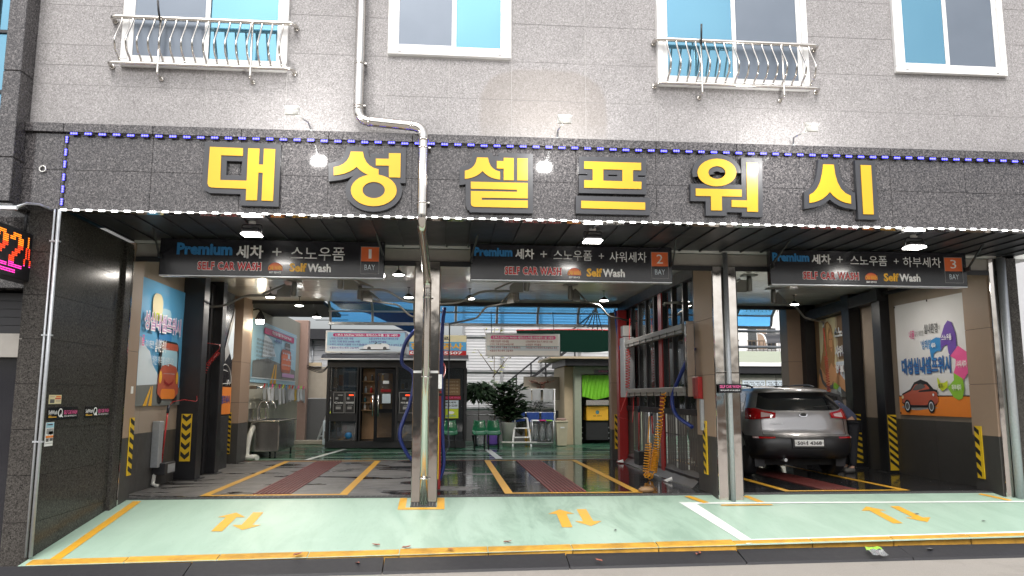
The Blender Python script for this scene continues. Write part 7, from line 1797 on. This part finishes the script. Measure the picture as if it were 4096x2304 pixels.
def patch(name, al0, al1, zlo, zhi, mk, side=1, off=.008, na=14, nz=6, parent=None):
    mb = MB(); mb.smooth = True; vs = []
    for j in range(nz + 1):
        for i in range(na + 1):
            u = i / na; a = al0 + (al1 - al0) * u; z0 = zlo(u) if callable(zlo) else zlo; z1 = zhi(u) if callable(zhi) else zhi
            vs.append(surf(abs(a), z0 + (z1 - z0) * j / nz, off, side if a >= 0 else -side))
    mb.addv(vs, [(j * (na + 1) + i, j * (na + 1) + i + 1, (j + 1) * (na + 1) + i + 1, (j + 1) * (na + 1) + i) for j in range(nz) for i in range(na)])
    return mb.build(name, K[mk], parent or car, fix=False)
patch('rear_window', -52, 52, lambda u: 1.165 + .05 * abs(2 * u - 1) ** 3, lambda u: 1.478 - .01 * (2 * u - 1) ** 2, 'car_glass', na=24)
patch('spoiler', -52, 52, 1.488, 1.535, 'car_paint', off=.02, na=20, nz=2)
for s in (1, -1):
    t_ = patch('taillight', 17, 84, lambda u: 1.035 - .045 * min(1, u * 1.6) + .02 * u, lambda u: 1.125 + .075 * min(1, u * 1.8), 'tail_red', s, .014)
    patch('clear_lens', 22, 40, lambda u: 1.065 - .02 * u, lambda u: 1.105 + .03 * u, 'tail_clear', s, .018, 6, 3, t_)
    patch('side_window', 88.5, 91, 1.14, 1.44, 'car_glass', s, .006, 12, 5)
    patch('reflector', 22, 52, .685, .715, 'tail_red', s, .012, 8, 2)
    patch('reversing_lens', 52, 68, .685, .72, 'tail_clear', s, .012, 6, 2)
    mm = MB(); mm.tube(smooth_path([(CX + s * .60, CY + .9, 1.575), (CX + s * .615, CY + 1.2, 1.615), (CX + s * .62, CY + 1.9, 1.615), (CX + s * .62, CY + 2.5, 1.56)], 5), .016, 7); mm.build('roof_rail', K['black'], car)
    mm = MB(); mm.bbox(CX + s * .91, CX + s * 1.06, CY + 2.9, CY + 3.0, 1.08, 1.2, .02); mm.build('mirror', K['car_paint'], car)
    for yy in (.82, 3.45):
        c = Vector((CX + s * .80, CY + yy, .345)); mm = MB()
        mm.lathe(c, [(.22, -.11), (.32, -.115), (.345, -.07), (.345, .07), (.32, .115), (.22, .11)], 24, 'x'); w = mm.build('wheel', K['rubber'], car)
        mm = MB(); mm.lathe(c + Vector((s * .09, 0, 0)), [(.06, .02), (.21, .02), (.22, .0)], 18, 'x'); mm.build('rim', K['alu'], w)
    mm = MB(); c = Vector((CX + s * .83, CY + .82, .36)); mm.smooth = True
    P = [(math.cos(R(a)), math.sin(R(a))) for a in range(-10, 191, 15)]
    mm.addv([c + Vector((s * o, u * r, v * r)) for u, v in P for (r, o) in ((.39, .105), (.46, .095))], [(2 * i, 2 * i + 1, 2 * i + 3, 2 * i + 2) for i in range(len(P) - 1)]); mm.build('arch_trim', K['rubber'], car, fix=False)
    mm = MB(); mm.bbox(CX + s * .74 - .09, CX + s * .74 + .09, CY + .35, CY + .37, .18, .42, .004); mm.build('mud_flap', K['rubber'], car)
# tailgate seam, badge, plate, lettering, wiper, aerial
for s in (1, -1):
    P = [surf(41, z, .004, s) for z in (.74, .85, .95, 1.02)]; mm = MB(); mm.tube(P, .005, 4); mm.build('tailgate_seam', K['matt_black'], car)
mm = MB(); mm.tube([surf(abs(a), .742, .004, 1 if a > 0 else -1) for a in range(-41, 42, 4)], .006, 4); mm.build('tailgate_seam', K['matt_black'], car)
rf = lambda u, v, d=0.0: surf(0, v, .0) + Vector((u, -.012 - d, 0))
mm = MB(); mm.flat(ell(.0, 1.085, .075, .034, 22), rf, .004, [ell(.0, 1.085, .062, .025, 22)]); bd = mm.build('badge', K['chrome'], car); mm = MB(); mm.flat(ell(.0, 1.085, .062, .025, 22), rf, .003); mm.build('badge_field', K['p_black'], bd)
text('lettering', 'SPORTAGE', rf, -.62, .93, .022, .22, K['galv'], car, .03, .0)
mm = MB(); mm.bbox(CX - .30, CX + .30, CY - .012, CY + .06, .515, .70, .012); mm.build('plate_recess', K['black'], car)
mm = MB(); mm.bbox(CX - .255, CX + .265, CY - .026, CY - .014, .555, .665, .004); pl = mm.build('number_plate', K['plate_white'], car)
pf = lambda u, v, d=0.0: Vector((CX + u, CY - .0275 - d, v))
text('lettering', '50너 4368', pf, -.21, .574, .074, .435, K['p_black'], pl, .0, .035)
for u in (-.235, .245): mm = MB(); mm.flat(ell(u, .61, .009, .009, 8), pf, .0); mm.build('plate_screw', K['p_dark_grey'], pl, fix=False)
mm = MB(); mm.bar(surf(4, 1.225, .02), surf(33, 1.25, .02), .014, .018); mm.build('wiper', K['matt_black'], car)
mm = MB(); mm.tube([(CX - .22, CY + .72, 1.57), (CX - .16, CY + .86, 1.79)], .006, 5); mm.lathe((CX - .22, CY + .72, 1.56), [(.05, 0), (.03, .025)], 10); mm.build('aerial', K['matt_black'], car)
mm = MB(); mm.box(CX - .75, CX + .75, CY + .5, CY + 3.9, .2, .33); mm.build('underbody', K['matt_black'], car)
mm = MB(); mm.tube([(CX - .4, CY + .04, .32), (CX - .4, CY + .3, .32)], .03, 8); mm.build('exhaust', K['alu'], car)
# open rear door on the right
hx, hy = CX + .92, CY + 2.45; dd = Vector((.95, -.30, 0)).normalized()
def dp(u, z, o=0.0): return Vector((hx, hy, z)) + dd * u + Vector((-dd.y, dd.x, 0)) * -o
mm = MB(); O = [(.02, .42), (.7, .40), (.92, .62), (1.0, .95), (.98, 1.12), (.86, 1.44), (.66, 1.50), (.02, 1.52)]; I = [(.1, 1.06), (.9, 1.06), (.80, 1.40), (.62, 1.45), (.1, 1.46)]
mm.prism(O, lambda u, v, d: dp(u, v, d), .05, -.05, [I]); d0 = mm.build('rear_door', K['black'], car)
mm = MB(); mm.prism([(.08, .46), (.68, .45), (.88, .66), (.95, 1.0), (.08, 1.03)], lambda u, v, d: dp(u, v, d), .062, .052); mm.build('door_lining', K['matt_black'], d0)
mm = MB(); mm.prism([(.1, .46), (.68, .45), (.88, .66), (.95, 1.0), (.1, 1.03)], lambda u, v, d: dp(u, v, d), -.052, -.062); mm.build('door_skin', K['car_paint'], d0)
mm = MB(); mm.prism(I, lambda u, v, d: dp(u, v, d), .006, -.006); mm.build('door_window', K['car_glass'], d0)

# ------------------------------------------------------------ person leaning into the car
def skin(name, verts, edges, rad, m, parent, root=0, sub=2):
    me = bpy.data.meshes.new(name); off = WL.get(parent, Vector((0, 0, 0)))
    me.from_pydata([tuple(Vector(v) - off) for v in verts], edges, []); me.materials.append(m)
    o = bpy.data.objects.new(name, me); col.objects.link(o); o.parent = parent; WL[o] = off
    sk = o.modifiers.new('skin', 'SKIN'); sk.use_smooth_shade = True
    lay = me.skin_vertices[0] if me.skin_vertices else None
    for i, r in enumerate(rad): lay.data[i].radius = r if isinstance(r, tuple) else (r, r)
    for i in range(len(verts)): lay.data[i].use_root = (i == root)
    sb = o.modifiers.new('sub', 'SUBSURF'); sb.levels = sb.render_levels = sub
    return o
K['denim'] = mat('dark_jeans', (.014, .015, .02), .85, var=.2, vs=20)
K['blue_shirt'] = mat('blue_grey_jacket', (.065, .08, .14), .8, var=.15, vs=14)
K['skin'] = mat('skin', (.45, .27, .19), .5)
K['dark_hair'] = mat('dark_hair', (.012, .01, .009), .5)
K['shoe'] = mat('grey_shoes', (.12, .115, .11), .7)
X0, Y0 = 7.56, 14.5
person = thing('person', 'person in a blue grey jacket and dark jeans bending into the open car door', 'person', (X0, Y0, 0))
def pp(x, y, z): return (X0 + x, Y0 + y, z)
V = [pp(.18, 0, .92), pp(.06, .02, 1.09), pp(-.10, .04, 1.21), pp(-.22, .05, 1.24), pp(-.30, .05, 1.24), pp(-.40, .05, 1.22), pp(-.50, .05, 1.16),
     pp(.16, -.10, .86), pp(.10, -.16, .48), pp(.04, -.22, .10), pp(-.07, -.26, .05), pp(.16, .10, .86), pp(.14, .14, .47), pp(.08, .10, .10), pp(-.03, .07, .05),
     pp(-.20, -.16, 1.19), pp(-.34, -.20, .98), pp(-.55, -.14, .93), pp(-.20, .24, 1.19), pp(-.36, .26, .98), pp(-.57, .2, .93)]
E_ = [(0, 1), (1, 2), (2, 3), (3, 4), (4, 5), (5, 6), (0, 7), (7, 8), (8, 9), (9, 10), (0, 11), (11, 12), (12, 13), (13, 14), (3, 15), (15, 16), (16, 17), (3, 18), (18, 19), (19, 20)]
RD = [.12, .115, .13, .10, .055, .085, .075, .085, .058, .04, .035, .085, .058, .04, .035, .06, .042, .03, .06, .042, .03]
skin('body', V, E_, RD, K['skin'], person)
J = [(V[0][0] + .05, V[0][1], V[0][2] - .05), V[1], V[2], V[3], V[15], V[16], (V[16][0] * .3 + V[17][0] * .7, V[16][1] * .3 + V[17][1] * .7, V[16][2] * .3 + V[17][2] * .7), V[18], V[19], (V[19][0] * .3 + V[20][0] * .7, V[19][1] * .3 + V[20][1] * .7, V[19][2] * .3 + V[20][2] * .7)]
skin('jacket', J, [(0, 1), (1, 2), (2, 3), (3, 4), (4, 5), (5, 6), (3, 7), (7, 8), (8, 9)], [.165, .15, .165, .125, .08, .06, .05, .08, .06, .05], K['blue_shirt'], person)
Tn = [(V[0][0] + .02, V[0][1], V[0][2] + .02), V[7], V[8], V[9], V[11], V[12], V[13]]
skin('jeans', Tn, [(0, 1), (1, 2), (2, 3), (0, 4), (4, 5), (5, 6)], [.15, .115, .082, .066, .115, .082, .066], K['denim'], person)
skin('hair', [V[5], V[6]], [(0, 1)], [.094, .07], K['dark_hair'], person)
for a, b in ((9, 10), (13, 14)):
    skin('shoe', [(V[a][0] + .03, V[a][1], .055), (V[b][0], V[b][1], .05), (V[b][0] - .09, V[b][1] - .01, .04)], [(0, 1), (1, 2)], [.052, .05, .04], K['shoe'], person)
for hand, w in ((17, -1), (20, 1)):
    h = Vector(V[hand])
    for k in range(4):
        b = h + Vector((-.02, (k - 1.5) * .017, -.004)); l = (.06, .07, .065, .05)[k]
        skin('finger', [tuple(h + Vector((.02, (k - 1.5) * .008, 0))), tuple(b + Vector((-.03, 0, 0))), tuple(b + Vector((-.03 - l * .5, 0, -.012))), tuple(b + Vector((-.03 - l * .85, 0, -.035)))], [(0, 1), (1, 2), (2, 3)], [.012, .009, .0085, .007], K['skin'], person, 0, 1)
    skin('thumb', [tuple(h + Vector((.01, -w * .015, 0))), tuple(h + Vector((-.02, -w * .04, -.005))), tuple(h + Vector((-.05, -w * .048, -.02)))], [(0, 1), (1, 2)], [.013, .0095, .008], K['skin'], person, 0, 1)
# working light settings that depend on nothing else
bpy.data.scenes.remove(TS)
